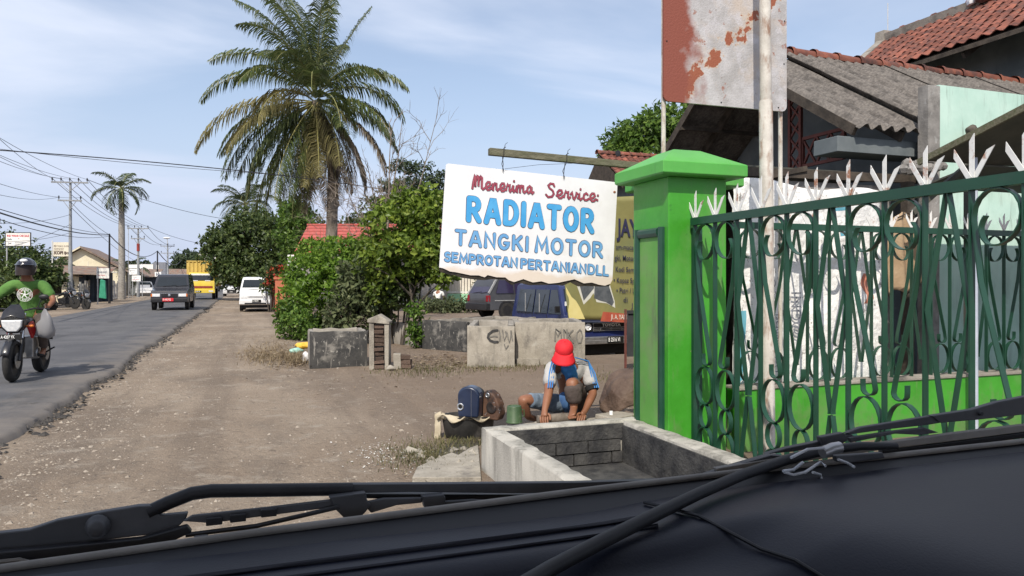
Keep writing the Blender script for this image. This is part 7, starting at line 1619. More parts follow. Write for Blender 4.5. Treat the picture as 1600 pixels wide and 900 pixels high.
m = MB(); m.lathe([(.02,.36), (.045,.30), (.06,.24), (.10,.16), (.115,.06), (.10,-.01), (.05,-.04), (0,-.045)], 16, Matrix.Diagonal((1,.75,1)), (.32,-.34,.62)); m.jitter(.045, 8); m.build('sack', MT['bag_thin'], bg_, smooth=60)
# two parked bikes at the left verge and traffic far away: the same machine and rider again
pb1 = motorbike('parked dark motorbike with lean to the left on the far verge', (-8.75, 43.2, 0), radians(62), 'motorbikes', detail=False, red=False)
pb1.rotation_euler.x = radians(-5)
pb2 = copy_tree(pb1); pb2.location = (-8.45, 44.6, 0); pb2.rotation_euler = (radians(6), 0, radians(50)); pb2['label'] = 'second parked dark motorbike tucked behind the first on the far verge'
r0 = None
for i, (u, d, lb, tee) in enumerate(((334, 92, 'small distant motorbike just right of the yellow truck', 'pants_dark'), (342, 100, 'small distant motorbike in the middle of the far group', 'jeans'), (347, 108, 'hindmost small distant motorbike of the far group', 'whitewash'))):
    c = copy_tree(pb1); p = Wp(u, 440, d); c.location = (p.x, p.y, ZR+.04); c.rotation_euler = (0, 0, radians(R.uniform(-4, 4))); c['label'] = lb
    r_ = rider(('rider in dark clothes', 'rider in blue clothes', 'rider in pale clothes')[i]+' on a small distant motorbike', (p.x, p.y, ZR+.04), 0, tee, 'pants_dark', printed=False)
# person behind the hedge
c = G(684, 487); pn = thing('person', 'person in a white shirt sitting beyond the low hedge', 'person', (c.x, c.y, 0), -YAW+pi*.9)
skin('body', [[(V((0,0,.42)), .13, 'p'), (V((0,-.03,.7)), .12), (V((0,-.08,.92)), (.15,.10), 'c'), (V((0,-.1,1.06)), .055), (V((0,-.12,1.18)), .09), (V((0,-.12,1.27)), .07)], ['c', (V((-.19,-.08,.94)), .06), (V((-.26,-.14,.68)), .045), (V((-.2,-.3,.52)), .035)], ['c', (V((.19,-.08,.94)), .06), (V((.26,-.14,.68)), .045), (V((.2,-.3,.52)), .035)], ['p', (V((-.12,-.08,.42)), .09), (V((-.14,-.42,.46)), .07), (V((-.14,-.46,.05)), .045)], ['p', (V((.12,-.08,.42)), .09), (V((.14,-.42,.46)), .07), (V((.14,-.46,.05)), .045)]], MT['skin'], pn)
skin('shirt', [[(V((0,0,.45)), .15), (V((0,-.03,.7)), .15), (V((0,-.08,.92)), (.185,.13), 'c'), (V((0,-.1,1.02)), .08)], ['c', (V((-.2,-.08,.94)), .08), (V((-.25,-.13,.74)), .07)], ['c', (V((.2,-.08,.94)), .08), (V((.25,-.13,.74)), .07)]], MT['whitewash'], pn)
m = MB(); m.ball((0,-.10,1.23), (.105,.11,.11), 12, 8); m.build('hair', MT['hair'], pn, smooth=60)
m = MB(); m.box(-.25, .25, -.25, .3, 0, .40); m.build('stool', MT['wood_dark'], None, label='low dark stool under the person beyond the hedge', cat='stool'); bpy.data.objects['stool'].location = pn.location; bpy.data.objects['stool'].rotation_euler = pn.rotation_euler
# ------------------------------------------------------------------ across the road: houses, stalls, signs
def frame_at(name, label, cat, u, d, rz=-YAW, group=None):
    o = Wp(u, 440, d); return thing(name, label, cat, (o.x, o.y, 0), rz, group), d/FPX
# cream gabled house (ridge runs away along the road)
gh, k = frame_at('cream_house', 'cream house with a broad gable and brown roof across the road', 'house', 127, 74, 0)
gp_ = [(-3.9, 0), (4.0, 0), (4.0, 2.35), (0, 4.75), (-3.9, 2.15)]
m = MB(); m.prism([(x, 0, z) for x, z in gp_], (0, 9, 0)); m.build('wall', MT['cream'], gh)
for (a, b) in (((-4.5, 1.95), (0, 4.85)), ((0, 4.85), (5.1, 1.95))):
    m = MB(); m.prism([(a[0], -.55, a[1]), (b[0], -.55, b[1]), (b[0], -.55, b[1]+.14), (a[0], -.55, a[1]+.14)], (0, 9.8, 0)); m.build('roof', MT['tin'], gh)
    m = MB(); m.prism([(a[0], -.60, a[1]-.04), (b[0], -.60, b[1]-.04), (b[0], -.60, b[1]+.12), (a[0], -.60, a[1]+.12)], (0, .048, 0)); m.build('barge_board', MT['tin'] if a[0] >= 0 else MT['cream'], gh)
m = MB(); m.box(-3.88, 3.98, -.03, -.002, 2.36, 2.44); m.build('string_course', MT['whitewash'], gh)
for x in (-1.2, .6, 2.3): m = MB(); m.box(x-.015, x+.015, -.02, -.001, 2.44, 3.5); m.build('joint', MT['whitewash'], gh)
m = MB(); m.box(1.0, 1.9, -.05, -.001, 1.55, 1.95); fr_ = m.build('window', MT['wood_dark'], gh)
for x in (1.1, 1.35, 1.6): m = MB(); m.box(x, x+.16, -.06, -.045, 1.6, 1.9); m.build('pane', MT['glass'], fr_)
# low stall with tin roof, arch and dark shutters
st_, k = frame_at('food_stall', 'low roadside stall with rusty tin roof and a cream arch', 'stall', 113, 52, 0)
st_.location.x -= .3
m = MB(); m.box(-2.6, .7, 0, .18, 0, .5); m.box(-2.6, -2.2, 0, .18, .5, 1.75); m.box(-.35, .7, 0, .18, .5, 1.75)
arch_ = [(-2.2, 1.75)]+[(-2.2+1.85*i/10, 1.30+.42*sin(pi*i/10)) for i in range(11)]+[(-.35, 1.75)]
m.prism([(x, 0, z) for x, z in arch_], (0, .18, 0)); m.box(-2.6, .7, .0, .18, 1.75, 2.1); m.build('arch_wall', MT['cream'], st_)
m = MB(); m.box(-.02, .42, -.03, .0, .55, 1.45); m.prism([(-.02, -.03, 1.45), (.42, -.03, 1.45), (.32, -.03, 1.62), (.08, -.03, 1.62)], (0, .03, 0)); m.build('niche', MT['shade_wall'], st_)
m = MB(); m.box(-2.6, .7, 1.5, 1.6, 0, 2.1); m.build('rear_wall', MT['wood_dark'], st_)
MT['shutter'] = mat('slate blue shutter', (.035,.045,.065), (.055,.068,.09), 3, rough=.7, pos=True)
for j in range(4): m = MB(); m.box(.72+j*.42, .72+j*.42+.40, .02+.5*j, .08+.5*j, 0, 2.05); m.build('shutter', MT['shutter'], st_)
m = MB(); m.prism([(.72, .1, 0), (2.5, 2.2, 0), (2.5, 2.2, 2.1), (.72, .1, 2.1)], (-.05, .05, 0)); m.build('side_wall', MT['shutter'], st_)
for j in range(5):
    m = MB(); x0 = -2.9+j*1.12; m.prism([(x0, -.9, 2.05-.03*j), (x0+1.14, -.9, 2.02-.03*j), (x0+1.14, 2.4, 2.62-.03*j), (x0, 2.4, 2.65-.03*j)], (0, 0, .04)); m.build('roof_sheet', MT['tin'], st_)
m = MB(); m.beam((.45, -.2, 1.86), (.95, -.2, 1.80), .5, .06); m.build('side_canopy', MT['tin'], st_)
# signs on the far verge
def sign_on_posts(name, label, u0, v0, u1, v1, d, legs, board, lines, rz=-YAW, leg_m='alu', frame=None):
    p = Wp((u0+u1)/2, 440, d); t = thing(name, label, 'sign', (p.x, p.y, 0), rz); kk = d/FPX; w_ = (u1-u0)*kk; z1, z0 = H-(v0-440)*kk, H-(v1-440)*kk
    m = MB(); m.box(-w_/2, w_/2, -.02, .02, z0, z1); b_ = m.build('board', MT[board], t)
    for lx in legs: m = MB(); m.tube([(lx*w_/2, .05, 0), (lx*w_/2, .05, z1+.1)], .035, 7); m.build('leg', MT[leg_m], t)
    if frame:
        for (a, b, c_, e) in ((-w_/2-.03, -w_/2, z0-.03, z1+.03), (w_/2, w_/2+.03, z0-.03, z1+.03), (-w_/2, w_/2, z1, z1+.03), (-w_/2, w_/2, z0-.03, z0)): m = MB(); m.box(a, b, -.03, .03, c_, e); m.build('frame', MT[frame], t)
    for (tx, fx, fz, hh, ink, bold, wd) in lines: print_text('lettering', tx, (-w_/2+fx*w_, -.024, z0+fz*(z1-z0)), V((1,0,0)), V((0,0,1)), hh*(z1-z0)/.72, MT[ink], b_, bold, 0, wd)
    return t, w_, z0, z1
MT['ink_sign_red'] = mat('red sign lettering', (.50,.04,.06), rough=.6); MT['ink_sign_brown'] = mat('brown sign lettering', (.09,.06,.05), rough=.6); MT['ink_sign_grey'] = mat('grey sign lettering', (.16,.17,.2), rough=.6); MT['sign_cream'] = mat('cream sign board', (.66,.60,.48), (.72,.66,.54), 2, rough=.6)
sign_on_posts('shop_sign', 'white sign with red top line on a pole above the rider', 9.5, 364, 47.5, 384, 40, (-.98, ), 'whitewash', (('IND WANA CAR SALE', .05, .70, .17, 'ink_sign_red', .03, .74), ('Sedia', .07, .46, .13, 'ink_sign_grey', .02, .9), ('Jual', .10, .14, .14, 'ink_sign_grey', .02, .9), ('*', .50, .40, .2, 'ink_sign_red', .03, 1), ('servis berkala', .36, .24, .09, 'ink_sign_grey', .0, .9), ('tune up mesin', .36, .10, .09, 'ink_sign_grey', .0, .9), ('ganti oli', .68, .24, .08, 'ink_sign_grey', .0, .9)), frame='black')
sign_on_posts('shop_sign', 'cream sign with a bold brown word between two pale posts', 83.5, 378.5, 111, 400.5, 46, (-1.18,), 'sign_cream', (('o', .03, .66, .22, 'ink_sign_brown', .01, 1.2), ('TOKO SUMBER', .22, .66, .12, 'ink_sign_brown', .0, .9), ('Menyediakan makanan', .05, .52, .07, 'ink_sign_brown', .0, .8), ('minuman dan rokok', .05, .43, .07, 'ink_sign_brown', .0, .85), ('KOPI', .05, .15, .22, 'ink_sign_brown', .06, .95), ('ijo', .62, .16, .2, 'ink_sign_brown', .05, 1.2)), leg_m='whitewash')
sign_on_posts('shop_sign', 'square pinkish sign with a green stripe by the dark pole', 151, 419, 170.5, 435, 47, (-.9, ), 'whitewash', (('WARUNG', .08, .52, .18, 'ink_sign_grey', .03, .8), ('Bapa Sulaiman', .1, .26, .12, 'ink_sign_red', .0, .75)), frame=None)
p = Wp(158, 440, 46.95); 
for (u0, v0, u1, v1, d, lb, lines) in ((201.5, 413.5, 223, 419, 70, 'long blank white sign topmost of the three beside the royal palm', ()), (202, 420, 216, 429, 69, 'middle white sign of the three beside the royal palm', (('BENGKEL', .08, .6, .2, 'ink_sign_grey', 0, .8), ('LAS', .3, .2, .2, 'ink_sign_grey', 0, .9))), (206, 430.5, 220, 439.5, 68, 'lowest white sign of the three beside the royal palm', (('JUAL', .3, .62, .2, 'ink_sign_grey', 0, .8), ('BATU BATA', .1, .2, .2, 'ink_sign_red', 0, .8))), (242, 425, 252, 432, 74, 'small white sign with a dark square by the far black pole', (('H', .2, .2, .6, 'ink_sign_grey', .08, 1),))):
    sign_on_posts('shop_sign', lb, u0, v0, u1, v1, d, (.9,) if d > 69 else (-.9,), 'white', lines)
# green tarpaulin stall goods and board fence along the verge
m = MB(); p = Wp(160, 440, 50); m.add([(p.x-.22, p.y, .35), (p.x+.22, p.y-.02, .30), (p.x+.16, p.y, 1.5), (p.x-.1, p.y, 1.6), (p.x-.22, p.y+.3, .35), (p.x+.22, p.y+.3, .3), (p.x+.16, p.y+.3, 1.5), (p.x-.1, p.y+.3, 1.6)], [(0,1,2,3), (7,6,5,4), (0,4,5,1), (1,5,6,2), (2,6,7,3), (3,7,4,0)]); m.jitter(.05, 5)
MT['tarp_green'] = mat('emerald tarpaulin', (.03,.25,.15), (.05,.32,.2), 4, rough=.6, pos=True); m.build('tarpaulin', MT['tarp_green'], label='emerald tarpaulin wrapped round a bundle by the dark shutters', cat='tarpaulin', bevel=.03)
bf, k = frame_at('board_fence', 'pale weathered board fence along the far verge behind the royal palm', 'fence', 150, 62, 0)
bf.location = (-10.55, 56.5, 0); MT['board'] = mat('weathered board', (.40,.37,.33), (.52,.49,.45), 4, rough=.9, objvar=.3, patches=(((.15,.12,.10), 2, .5, .66, .7),)); pb_ = MB(); pb_.box(-.02, .02, -.20, .20, 0, 1.55); pbm = pb_.mesh('board')
for j in range(46): inst('board', pbm, MT['board'], bf, (R.uniform(-.03,.03), j*.45, -.05), (R.uniform(-.03,.03), R.uniform(-.03,.03), 0), (1, R.uniform(.85,1.02), R.uniform(.85,1.1)))
for z in (.35, 1.15): m = MB(); m.beam((-.06, -.3, z), (-.06, 20.6, z), .05, .07); m.build('rail', MT['wood_dark'], bf)
sg2, k = frame_at('shed', 'dark low roofed shed behind the board fence across the road', 'shed', 215, 86, 0)
m = MB(); m.box(-3.5, 2.0, 0, 4, 0, 2.0); m.build('wall', MT['shutter'], sg2); m = MB(); m.prism([(-3.9, -.8, 2.0), (2.3, -.8, 2.0), (2.3, 4.2, 2.9), (-3.9, 4.2, 2.9)], (0,0,.08)); m.build('roof', MT['tin'], sg2)
ws, k = frame_at('white_shop', 'small white shop block with a slate blue panel by the road', 'shop', 227, 104, 0)
m = MB(); m.box(-1.2, 1.0, 0, 4, 0, 3.9); m.build('wall', MT['whitewash'], ws); m = MB(); m.box(1.002, 2.6, .1, 4, 0, 4.2); m.build('panel_wall', MT['vinyl_grey'], ws); m = MB(); m.box(-1.0, .8, -.04, -.001, .1, 2.0); m.build('shutter', MT['shutter'], ws); m = MB(); m.box(1.4, 1.7, .05, .098, 1.0, 3.8); m.build('pale_stripe', MT['whitewash'], ws)
rw, k = frame_at('row_house', 'low brown roofed row of houses beyond the white shop', 'house', 258, 128, 0)
m = MB(); m.box(-3, 3.4, 0, 4, 0, 2.4); m.build('wall', MT['plaster_grey'], rw); m = MB(); m.prism([(-3.4, -.6, 2.3), (3.8, -.6, 2.3), (3.8, 3, 3.6), (-3.4, 3, 3.6)], (0,0,.1)); m.build('roof', MT['tin'], rw); m = MB(); m.box(-2.6, -1.4, -.05, -.001, .2, 1.9); m.build('shutter', MT['shutter'], rw)
fb_, k = frame_at('far_building', 'far pale building with yellow panel above the end of the road', 'building', 323, 180, 0)
m = MB(); m.box(-2.2, 2.2, 0, 6, 0, 8.0); m.build('wall', MT['whitewash'], fb_); m = MB(); m.box(-1.2, 1.2, -.06, -.001, 5.2, 6.6); m.build('yellow_panel', MT['yellow_box'], fb_); m = MB(); m.box(-2.6, 2.6, -.4, 6.4, 8.0, 8.4); m.build('cornice', MT['whitewash'], fb_)
for x in (-1.2, .4): m = MB(); m.box(x, x+.7, -.05, -.001, 2.6, 3.8); m.build('window', MT['glass'], fb_)
fp, k = frame_at('canopy', 'long pinkish roadside canopy at the far end of the road', 'canopy', 345, 150, 0)
MT['pinkish'] = mat('pinkish fascia', (.50,.38,.33), (.58,.46,.40), 2, rough=.8); m = MB(); m.box(-3.2, 3.4, 0, 3, 2.6, 3.8); m.build('fascia', MT['pinkish'], fp)
for x in (-2.8, 0, 3): m = MB(); m.box(x, x+.2, .2, .4, 0, 2.6); m.build('post', MT['alu'], fp)

# ------------------------------------------------------------------ power poles and cables
MT['pole_steel'] = mat('painted steel pole', (.20,.21,.22), (.30,.31,.32), 3, rough=.6, pos=True)
def power_pole(label, u, d, ztop, arms, r=.11, stripe=False, mt='pole_steel'):
    p = Wp(u, 440, d); t = thing('power_pole', label, 'power pole', (p.x, p.y, 0), -YAW*.4, 'power poles along the far verge')
    m = MB(); m.tube([(0,0,-.2), (0,0,ztop*.35), (0,0,ztop*.36), (0,0,ztop)], [r*1.25, r*1.1, r*.95, r*.6], 10); m.build('shaft', MT[mt], t, smooth=50)
    for z, hw_, n in arms:
        m = MB(); m.beam((-hw_, -.10, z), (hw_, -.10, z), .07, .09); a = m.build('crossarm', MT['pole_steel'], t)
        for i in range(n):
            x = -hw_+.06+(2*hw_-.12)*i/(n-1); m = MB(); m.lathe([(.02, 0), (.02, .08), (.055, .09), (.03, .13), (.06, .15), (.03, .20), (.045, .22), (0, .26)], 8, None, (x, -.10, z+.04)); m.build('insulator', MT['black'], a, smooth=50)
        m = MB(); m.beam((-hw_*.55, -.10, z-.02), (0, -.10, z-.55), .03, .03); m.beam((hw_*.55, -.10, z-.02), (0, -.10, z-.55), .03, .03); m.build('brace', MT['pole_steel'], t)
    return t
power_pole('nearest steel power pole with two crossarms behind the cream sign', 110, 44.8, 7.5, ((7.45, 1.02, 5), (6.35, .66, 2)), .11)
power_pole('second power pole with a red band right of the royal palm', 216, 69, 6.45, ((6.4, .92, 4), (5.45, .60, 2)), .12)
power_pole('third power pole with a street lamp head far along the road', 262, 95, 6.4, ((6.0, .85, 3), (5.1, .8, 2)), .12)
pp1 = Wp(216, 440, 69); m = MB(); m.tube([(0,0,4.3), (0,0,5.0)], .135, 10); m.build('red_band', MT['red_band'], [o for o in bpy.data.objects if o.name.startswith('power_pole.001')][0])
lampo = [o for o in bpy.data.objects if o.name.startswith('power_pole.002')][0]; m = MB(); m.tube([(0,0,6.3), (.0,-.3,6.9), (.0,-.8,7.0)], .05, 6); m.ball((.12,-1.0,7.0), (.45,.3,.12), 10, 6); m.build('lamp_head', MT['white'], lampo, smooth=50)
def thin_pole(label, u, d, ztop, r):
    p = Wp(u, 440, d); m = MB(); m.tube([(p.x,p.y,-.2), (p.x,p.y,ztop)], [r*1.2, r*.8], 8); return m.build('cable_pole', MT['black'], smooth=50, label=label, cat='pole')
thin_pole('thin black cable pole beside the square pinkish sign', 171, 48.9, 4.62, .065); thin_pole('thin black cable pole behind the black minivan', 246, 82, 4.85, .085)
p = Wp(200.5, 440, 64); m = MB(); m.tube([(p.x,p.y,0), (p.x,p.y,6.2)], .025, 6); m.build('mast', MT['alu'], label='slim pale mast beside the royal palm', cat='mast')
ncab = 0
CAB = ['thick black cable bundle sagging to the thin pole', 'cable sagging just above the thick bundle']
def cable(label, a, b, sag, r, n=14):
    pts = [lerp(a, b, i/n)-V((0,0,sag*4*(i/n)*(1-i/n))) for i in range(n+1)]
    m = MB(); m.tube(pts, r, 4, cap=False); m.build('power_cable', MT['black'], smooth=60, label=label, cat='cable', group='overhead cables')
P1, P2, P3 = (110, 44.8), (216, 69), (262, 95)
def arm(u, d, z, x): p = Wp(u, 440, d); return V((p.x+x*cos(YAW*.4), p.y-x*sin(YAW*.4)-.1, z))
offl = lambda u, v, d: Wp(u, v, d)
top2 = Wp(171, 367, 48.9)
cable('thick black cable bundle sagging from the left edge to the thin pole', offl(-60, 312, 22), top2, .30, .032, 18)
cable('black cable just above the thick sagging bundle', offl(-60, 308, 22.4), top2+V((0,0,.03)), .18, .016, 18)
cable('slack black cable below the top of the thick bundle', offl(-60, 322, 21.6), top2+V((0,0,-.08)), .42, .016, 18)
e2 = Wp(246, 392, 82); cable('cable bundle running from the first thin pole to the second', top2, e2, 1.0, .035); cable('cable bundle running on from the second thin pole', e2, Wp(285, 404, 150), 1.4, .05)
for i, (v0, x, lb) in enumerate(((150, -.95, 'highest cable from the left edge to the near pole crossarm'), (206, -.5, 'second cable from the left edge to the near pole crossarm'), (222, .0, 'third cable from the left edge to the near pole crossarm'), (210, .5, 'crossing cable from the left edge to the near pole crossarm'), (172, .95, 'steep cable from the left edge to the outer insulator'))):
    cable(lb, offl(-70, v0, 21+i*.5), arm(*P1, 7.65, x), .25, .0105)
for i, (v0, x, lb) in enumerate(((285, -.6, 'cable to the lower left arm of the near pole'), (262, .6, 'cable to the lower right arm of the near pole'))): cable(lb, offl(-70, v0, 22), arm(*P1, 6.55, x), .3, .0105)
for i, x in enumerate((-.95, -.5, .0, .5, .95)): cable('cable %s between the near and second poles' % ('far left', 'inner left', 'middle', 'inner right', 'far right')[i], arm(*P1, 7.65, x), arm(*P2, 6.6, x*.9), .5, .016)
for i, x in enumerate((-.8, .0, .8)): cable('cable %s between the second and third poles' % ('far left', 'middle', 'far right')[i], arm(*P2, 6.6, x), arm(*P3, 6.2, x), .6, .02)
for i, (z, lb) in enumerate(((4.9, 'low service cable from the near pole to the left edge'), (4.4, 'lowest service cable from the near pole to the left edge'), (5.5, 'loose service cable from the near pole to the left edge'))): cable(lb, arm(*P1, z, 0), offl(-70, 400-28*i, 30), .3, .011)
cable('slanting service cable from the near pole down to the thin pole', arm(*P1, 6.2, .1), top2, .15, .013); cable('second slanting service cable from the near pole to the white shop', arm(*P1, 5.9, .1), Wp(222, 412, 100), .5, .016)
cable('long thin cable high across the road into the coconut palm', offl(-60, 226, 24), Wp(520, 278, 31), .12, .011, 20)
cable('long thick cable across the road behind the coconut palm', offl(-60, 231, 22), Wp(700, 312, 34), -.25, .02, 22)
cable('thin cable crossing from the near pole towards the mango tree', arm(*P1, 7.65, .95), Wp(372, 345, 58), .35, .018, 16)
cable('thin cable from the second pole towards the mango tree', arm(*P2, 6.6, .8), Wp(345, 385, 60), .3, .018, 12)
# ------------------------------------------------------------------ the car the view is taken from
MT['dash'] = mat('charcoal dashboard vinyl', (.006,.008,.016), (.009,.011,.021), 3, rough=.45, spec=.3, bump=.12, bscale=350, bdist=.002, rvar=.06)
MT['dash_soft'] = mat('soft dark dashboard pad', (.008,.009,.015), (.012,.012,.019), 2, rough=.5, spec=.3, bump=.12, bscale=350, bdist=.002, rvar=.06)
MT['trim_black'] = mat('black trim', (.006,.006,.008), (.012,.012,.014), 6, rough=.5)
MT['wiper_grey'] = mat('sun bleached black plastic', (.045,.046,.05), (.07,.07,.074), 9, rough=.55, spec=.4, bump=.1)
MT['seal_grey'] = mat('grey glass seal', (.16,.15,.135), (.22,.205,.185), 12, rough=.7)
MT['car_body'] = mat('silver car paint', (.38,.39,.40), (.42,.43,.44), 2, rough=.3, metal=.4, coat=.5)
MT['wire_white'] = mat('pale twisted wire', (.45,.47,.50), (.55,.56,.58), 12, rough=.5)
car = thing('car', 'car we sit in, seen as black dashboard, wipers and seal along the bottom edge', 'car', (0,0,0))
YW = .80
def w(u, v, dy=0.0): return onY(u, v, YW+dy)
# windscreen base: pale seal, black band, dashboard lip
base = [(-120, 905), (120, 872), (400, 832), (650, 800), (900, 768), (1150, 738), (1400, 711), (1760, 672)]
seal = [w(u, v, .0) for u, v in base]
m = MB(); m.tube(seal, .0042, 8); m.build('glass_seal', MT['seal_grey'], car, smooth=60)
m = MB(); b2 = [w(u, v+9, -.006) for u, v in base]; b3 = [w(u, v+40, -.035) for u, v in base]; b0 = [p+V((0,.012,-.004)) for p in seal]
rows = [b0, [p+V((0,0,-.003)) for p in seal], b2, b3]; n = len(base)
m.add([p for r in rows for p in r], [(j*n+i, j*n+i+1, (j+1)*n+i+1, (j+1)*n+i) for j in range(3) for i in range(n-1)]); m.build('black_band', MT['trim_black'], car, smooth=60)
# dashboard: a long shelf with a step, and a broad hump on the right
def dash(u, v):
    x = -.62+2.1*u; t = v
    k = 1/(1+math.exp(-(x-.44-.20*v)*26))                       # 0 left shelf, 1 right pad
    zl = 1.178+.010*(1-min(1, t*5))-.006*t*6*.25
    y = .775-.42*t
    za = 1.184-.012*t-.10*max(0, t-.42)**1.0*2.2 - .030*(1/(1+math.exp(-(t-.26)*60)))*1.0
    zb = 1.192+.012*sin(min(1, t*2.0)*pi*.5)-.05*t*t+.010*(x-.5)
    return V((x, y, za*(1-k)+zb*k))
m = MB(); m.grid(dash, 120, 60); m.build('dashboard', MT['dash'], car, smooth=70)
def ds(x, y, dz=.0): return dash((x+.62)/2.1, (.775-y)/.42)+V((0,0,dz))
m = MB(); m.tube([ds(.44+.18*t, .765-.40*t, .003) for t in [i/12 for i in range(13)]], .0022, 6); m.build('dash_seam', MT['trim_black'], car, smooth=60)
for yy, r in ((.716, .0035), (.690, .0022)):
    m = MB(); m.tube([ds(-.6+1.02*t, yy+.012*t, .001) for t in [i/20 for i in range(21)]], r, 6); m.build('dash_ridge', MT['dash_soft'], car, smooth=60)
m = MB(); m.ball((.42, .52, 1.145), (.20,.10,.022), 20, 10); m.build('instrument_recess', MT['trim_black'], car, smooth=60)
# black rubber cable lying over the dashboard to the wiper
cb = [(790, 930), (860, 888), (940, 846), (1020, 806), (1090, 772), (1160, 742), (1230, 718), (1290, 703), (1345, 697), (1400, 697)]
m = MB(); m.tube([onY(u, v, .60+.20*min(1, i/6.0)) for i, (u, v) in enumerate(cb)], [.0078, .0078, .0078, .0075, .0072, .007, .007, .0068, .006, .005], 10); m.build('cable', MT['black_rubber'], car, smooth=60)
m = MB(); m.tube([onY(u, v, .77) for u, v in ((1285, 708), (1300, 701), (1312, 699))], .0078, 10); m.build('cable_ferrule', MT['grey_metal'], car, smooth=60)
for pts in (((1236, 715), (1262, 702), (1285, 700), (1300, 705)), ((1226, 738), (1240, 742), (1258, 738), (1282, 722), (1290, 728)), ((1255, 722), (1240, 734), (1224, 736)), ((1310, 718), (1325, 724), (1335, 730)), ((1270, 738), (1282, 742), (1284, 748))):
    m = MB(); m.tube([onY(u, v, .765+.01*(i % 2)) for i, (u, v) in enumerate(pts)], .0019, 6); m.build('twisted_wire', MT['wire_white'], car, smooth=60)
m = MB(); m.prism([onY(u, v, .775) for u, v in ((1305, 712), (1380, 707), (1384, 716), (1330, 724), (1308, 722))], (0, .008, 0)); m.build('wire_plug', MT['wiper_grey'], car, bevel=.002)
# wipers: flat root plate, rod, channel arm, blade with claws
def plate3(parent, name, pts, dy, th, mt='wiper_grey', bev=.0015):
    m = MB(); m.prism([w(u, v, dy) for u, v in pts], (0, th, 0)); return m.build(name, MT[mt], parent, bevel=bev)
wl = plate3(car, 'wiper', [(-60, 838), (0, 833), (45, 828), (90, 813), (160, 800), (215, 791), (240, 790), (244, 800), (252, 806), (294, 802), (290, 812), (276, 826), (250, 834), (150, 846), (60, 860), (0, 862), (-60, 868)], .045, .010)
m = MB(); c_ = w(153, 822, .043); m.lathe([(.0118, 0), (.0112, .003), (.009, .005), (.0085, .009), (.006, .011), (0, .0115)], 16, Matrix.Rotation(pi/2, 3, 'X'), c_); m.build('pivot_nut', MT['wiper_grey'], wl, smooth=45)
m = MB(); m.tube([w(u, v, .05) for u, v in ((232, 800), (262, 786), (300, 771), (330, 767), (420, 766), (550, 764))], .0072, 10); m.build('arm_rod', MT['black_rubber'], wl, smooth=60)
plate3(wl, 'arm_channel', [(540, 757), (700, 756), (900, 754), (1060, 749), (1180, 741), (1275, 727), (1250, 733), (1060, 758), (960, 770), (800, 771), (640, 769), (541, 771)], .048, .010)
plate3(wl, 'arm_underside', [(541, 772), (800, 773), (960, 772), (1060, 761), (1200, 744), (1150, 752), (1000, 779), (780, 785), (541, 778)], .052, .012, 'trim_black')
plate3(wl, 'blade_frame', [(285, 815), (300, 806), (420, 793), (520, 781), (540, 784), (530, 792), (420, 806), (330, 818)], .035, .006)
plate3(wl, 'blade_claw', [(514, 777), (572, 770), (574, 783), (580, 789), (572, 800), (560, 812), (540, 812), (524, 796)], .032, .012)
plate3(wl, 'blade_claw', [(660, 776), (694, 773), (697, 779), (694, 793), (680, 798), (664, 795)], .032, .012)
plate3(wl, 'blade_frame', [(566, 786), (600, 779), (660, 778), (660, 786), (620, 790), (580, 802)], .036, .006)
plate3(wl, 'blade_frame', [(690, 784), (740, 781), (784, 784), (740, 791), (692, 795)], .036, .006)
m = MB(); m.tube([w(u, v, .03) for u, v in ((290, 836), (400, 822), (470, 806), (530, 792))], .0028, 6); m.build('blade_spring', MT['black_rubber'], wl, smooth=60)
for u, v in ((335, 813), (372, 808), (420, 800)):
    m = MB(); m.obox(w(u, v, .034), (.016,.01,.008)); m.build('blade_clip', MT['trim_black'], wl, bevel=.001)
plate3(wl, 'blade_rubber', [(-60, 868), (60, 858), (220, 842), (292, 822), (300, 832), (262, 850), (160, 868), (60, 880), (-60, 893)], .028, .010, 'trim_black')
m = MB(); m.tube([w(u, v, .024) for u, v in ((-60, 884), (30, 874), (60, 882))], .002, 5); m.build('blade_edge', MT['seal_grey'], wl)
m = MB(); m.obox(w(314, 847, .012), (.014,.012,.012)); m.build('blade_stop', MT['wiper_grey'], wl, bevel=.002)
wr = plate3(car, 'wiper', [(1455, 650), (1520, 640), (1560, 628), (1600, 620), (1700, 606), (1700, 646), (1600, 648), (1530, 656), (1470, 661)], .04, .010)
m = MB(); m.lathe([(.004, 0), (.003, .004), (0, .004)], 10, Matrix.Rotation(pi/2, 3, 'X'), w(1531, 646, .038)); m.build('arm_hole', MT['trim_black'], wr)
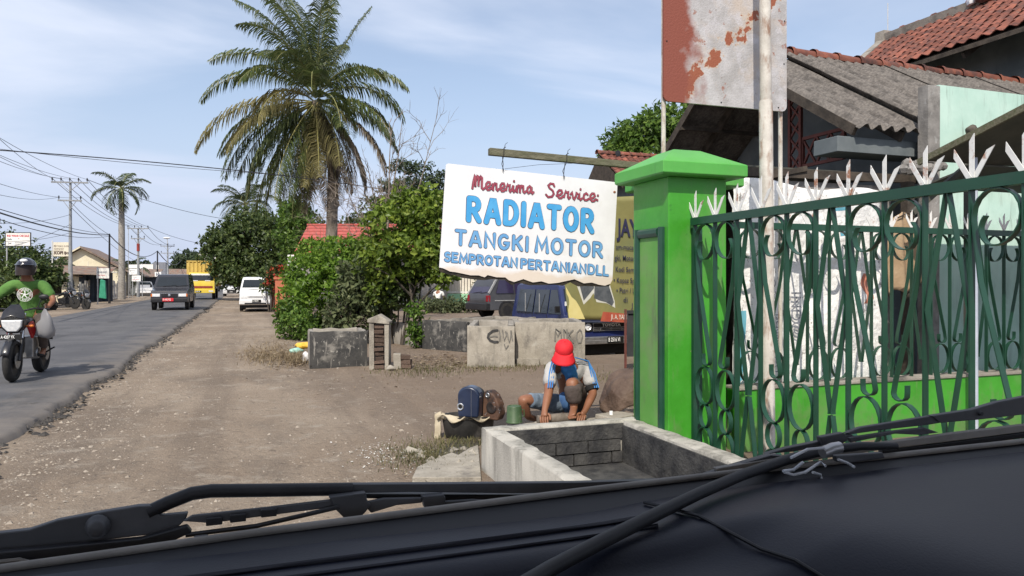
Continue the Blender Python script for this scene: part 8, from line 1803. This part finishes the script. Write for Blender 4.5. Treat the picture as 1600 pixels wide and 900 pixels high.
plate3(wr, 'arm_channel', [(1322, 677), (1345, 668), (1455, 650), (1470, 661), (1452, 664), (1380, 672), (1330, 679)], .042, .008)
plate3(wr, 'arm_channel', [(1196, 710), (1230, 700), (1280, 690), (1330, 678), (1340, 684), (1300, 696), (1240, 706)], .042, .010)
plate3(wr, 'blade_claw', [(1282, 683), (1320, 676), (1326, 688), (1312, 696), (1286, 696)], .036, .010)
plate3(wr, 'blade_frame', [(1326, 684), (1400, 673), (1445, 668), (1468, 676), (1440, 680), (1400, 678), (1330, 692)], .036, .006)
plate3(wr, 'blade_rubber', [(1120, 732), (1200, 718), (1380, 692), (1500, 676), (1700, 652), (1700, 662), (1500, 688), (1380, 703), (1200, 730), (1124, 742)], .028, .010, 'seal_grey')
plate3(wr, 'blade_underside', [(1380, 704), (1700, 663), (1700, 672), (1380, 713)], .03, .010, 'trim_black')
plate3(wr, 'blade_tip', [(1100, 744), (1140, 730), (1205, 711), (1225, 712), (1210, 722), (1150, 742)], .03, .012)
# the rest of the car round the eye: roof, pillars, doors, bonnet
m = MB(); m.grid(lambda u, v: V((-.68+2.26*u, -2.2+2.72*v, 1.86-.10*(2*u-1)**2-.04*v)), 10, 8); o = m.build('roof', MT['car_body'], car, smooth=60); s_ = o.modifiers.new('thickness', 'SOLIDIFY'); s_.thickness = .04; s_.offset = -1
for x0, x1 in ((-.62, -.44), (1.52, 1.36)):
    m = MB(); m.beam((x0, .84, 1.16), (x1, .50, 1.78), .07, .06); m.build('windscreen_pillar', MT['car_body'], car)
    m = MB(); m.box(min(x0, x0+.03*(1 if x0 > 0 else -1)), max(x0, x0+.03*(1 if x0 > 0 else -1)), -2.2, .84, .45, 1.14); m.build('door', MT['car_body'], car)
m = MB(); m.prism([(-.60, .87, 1.07), (-.60, 1.35, .98), (-.60, 1.45, .80), (-.60, 1.45, .40), (-.60, .87, .40)], (2.1, 0, 0)); m.build('bonnet', MT['car_body'], car, bevel=.03)
for x in (-.5, 1.4):
    for y in (1.0, -1.5): wheel(car, x, y, .30, .18)
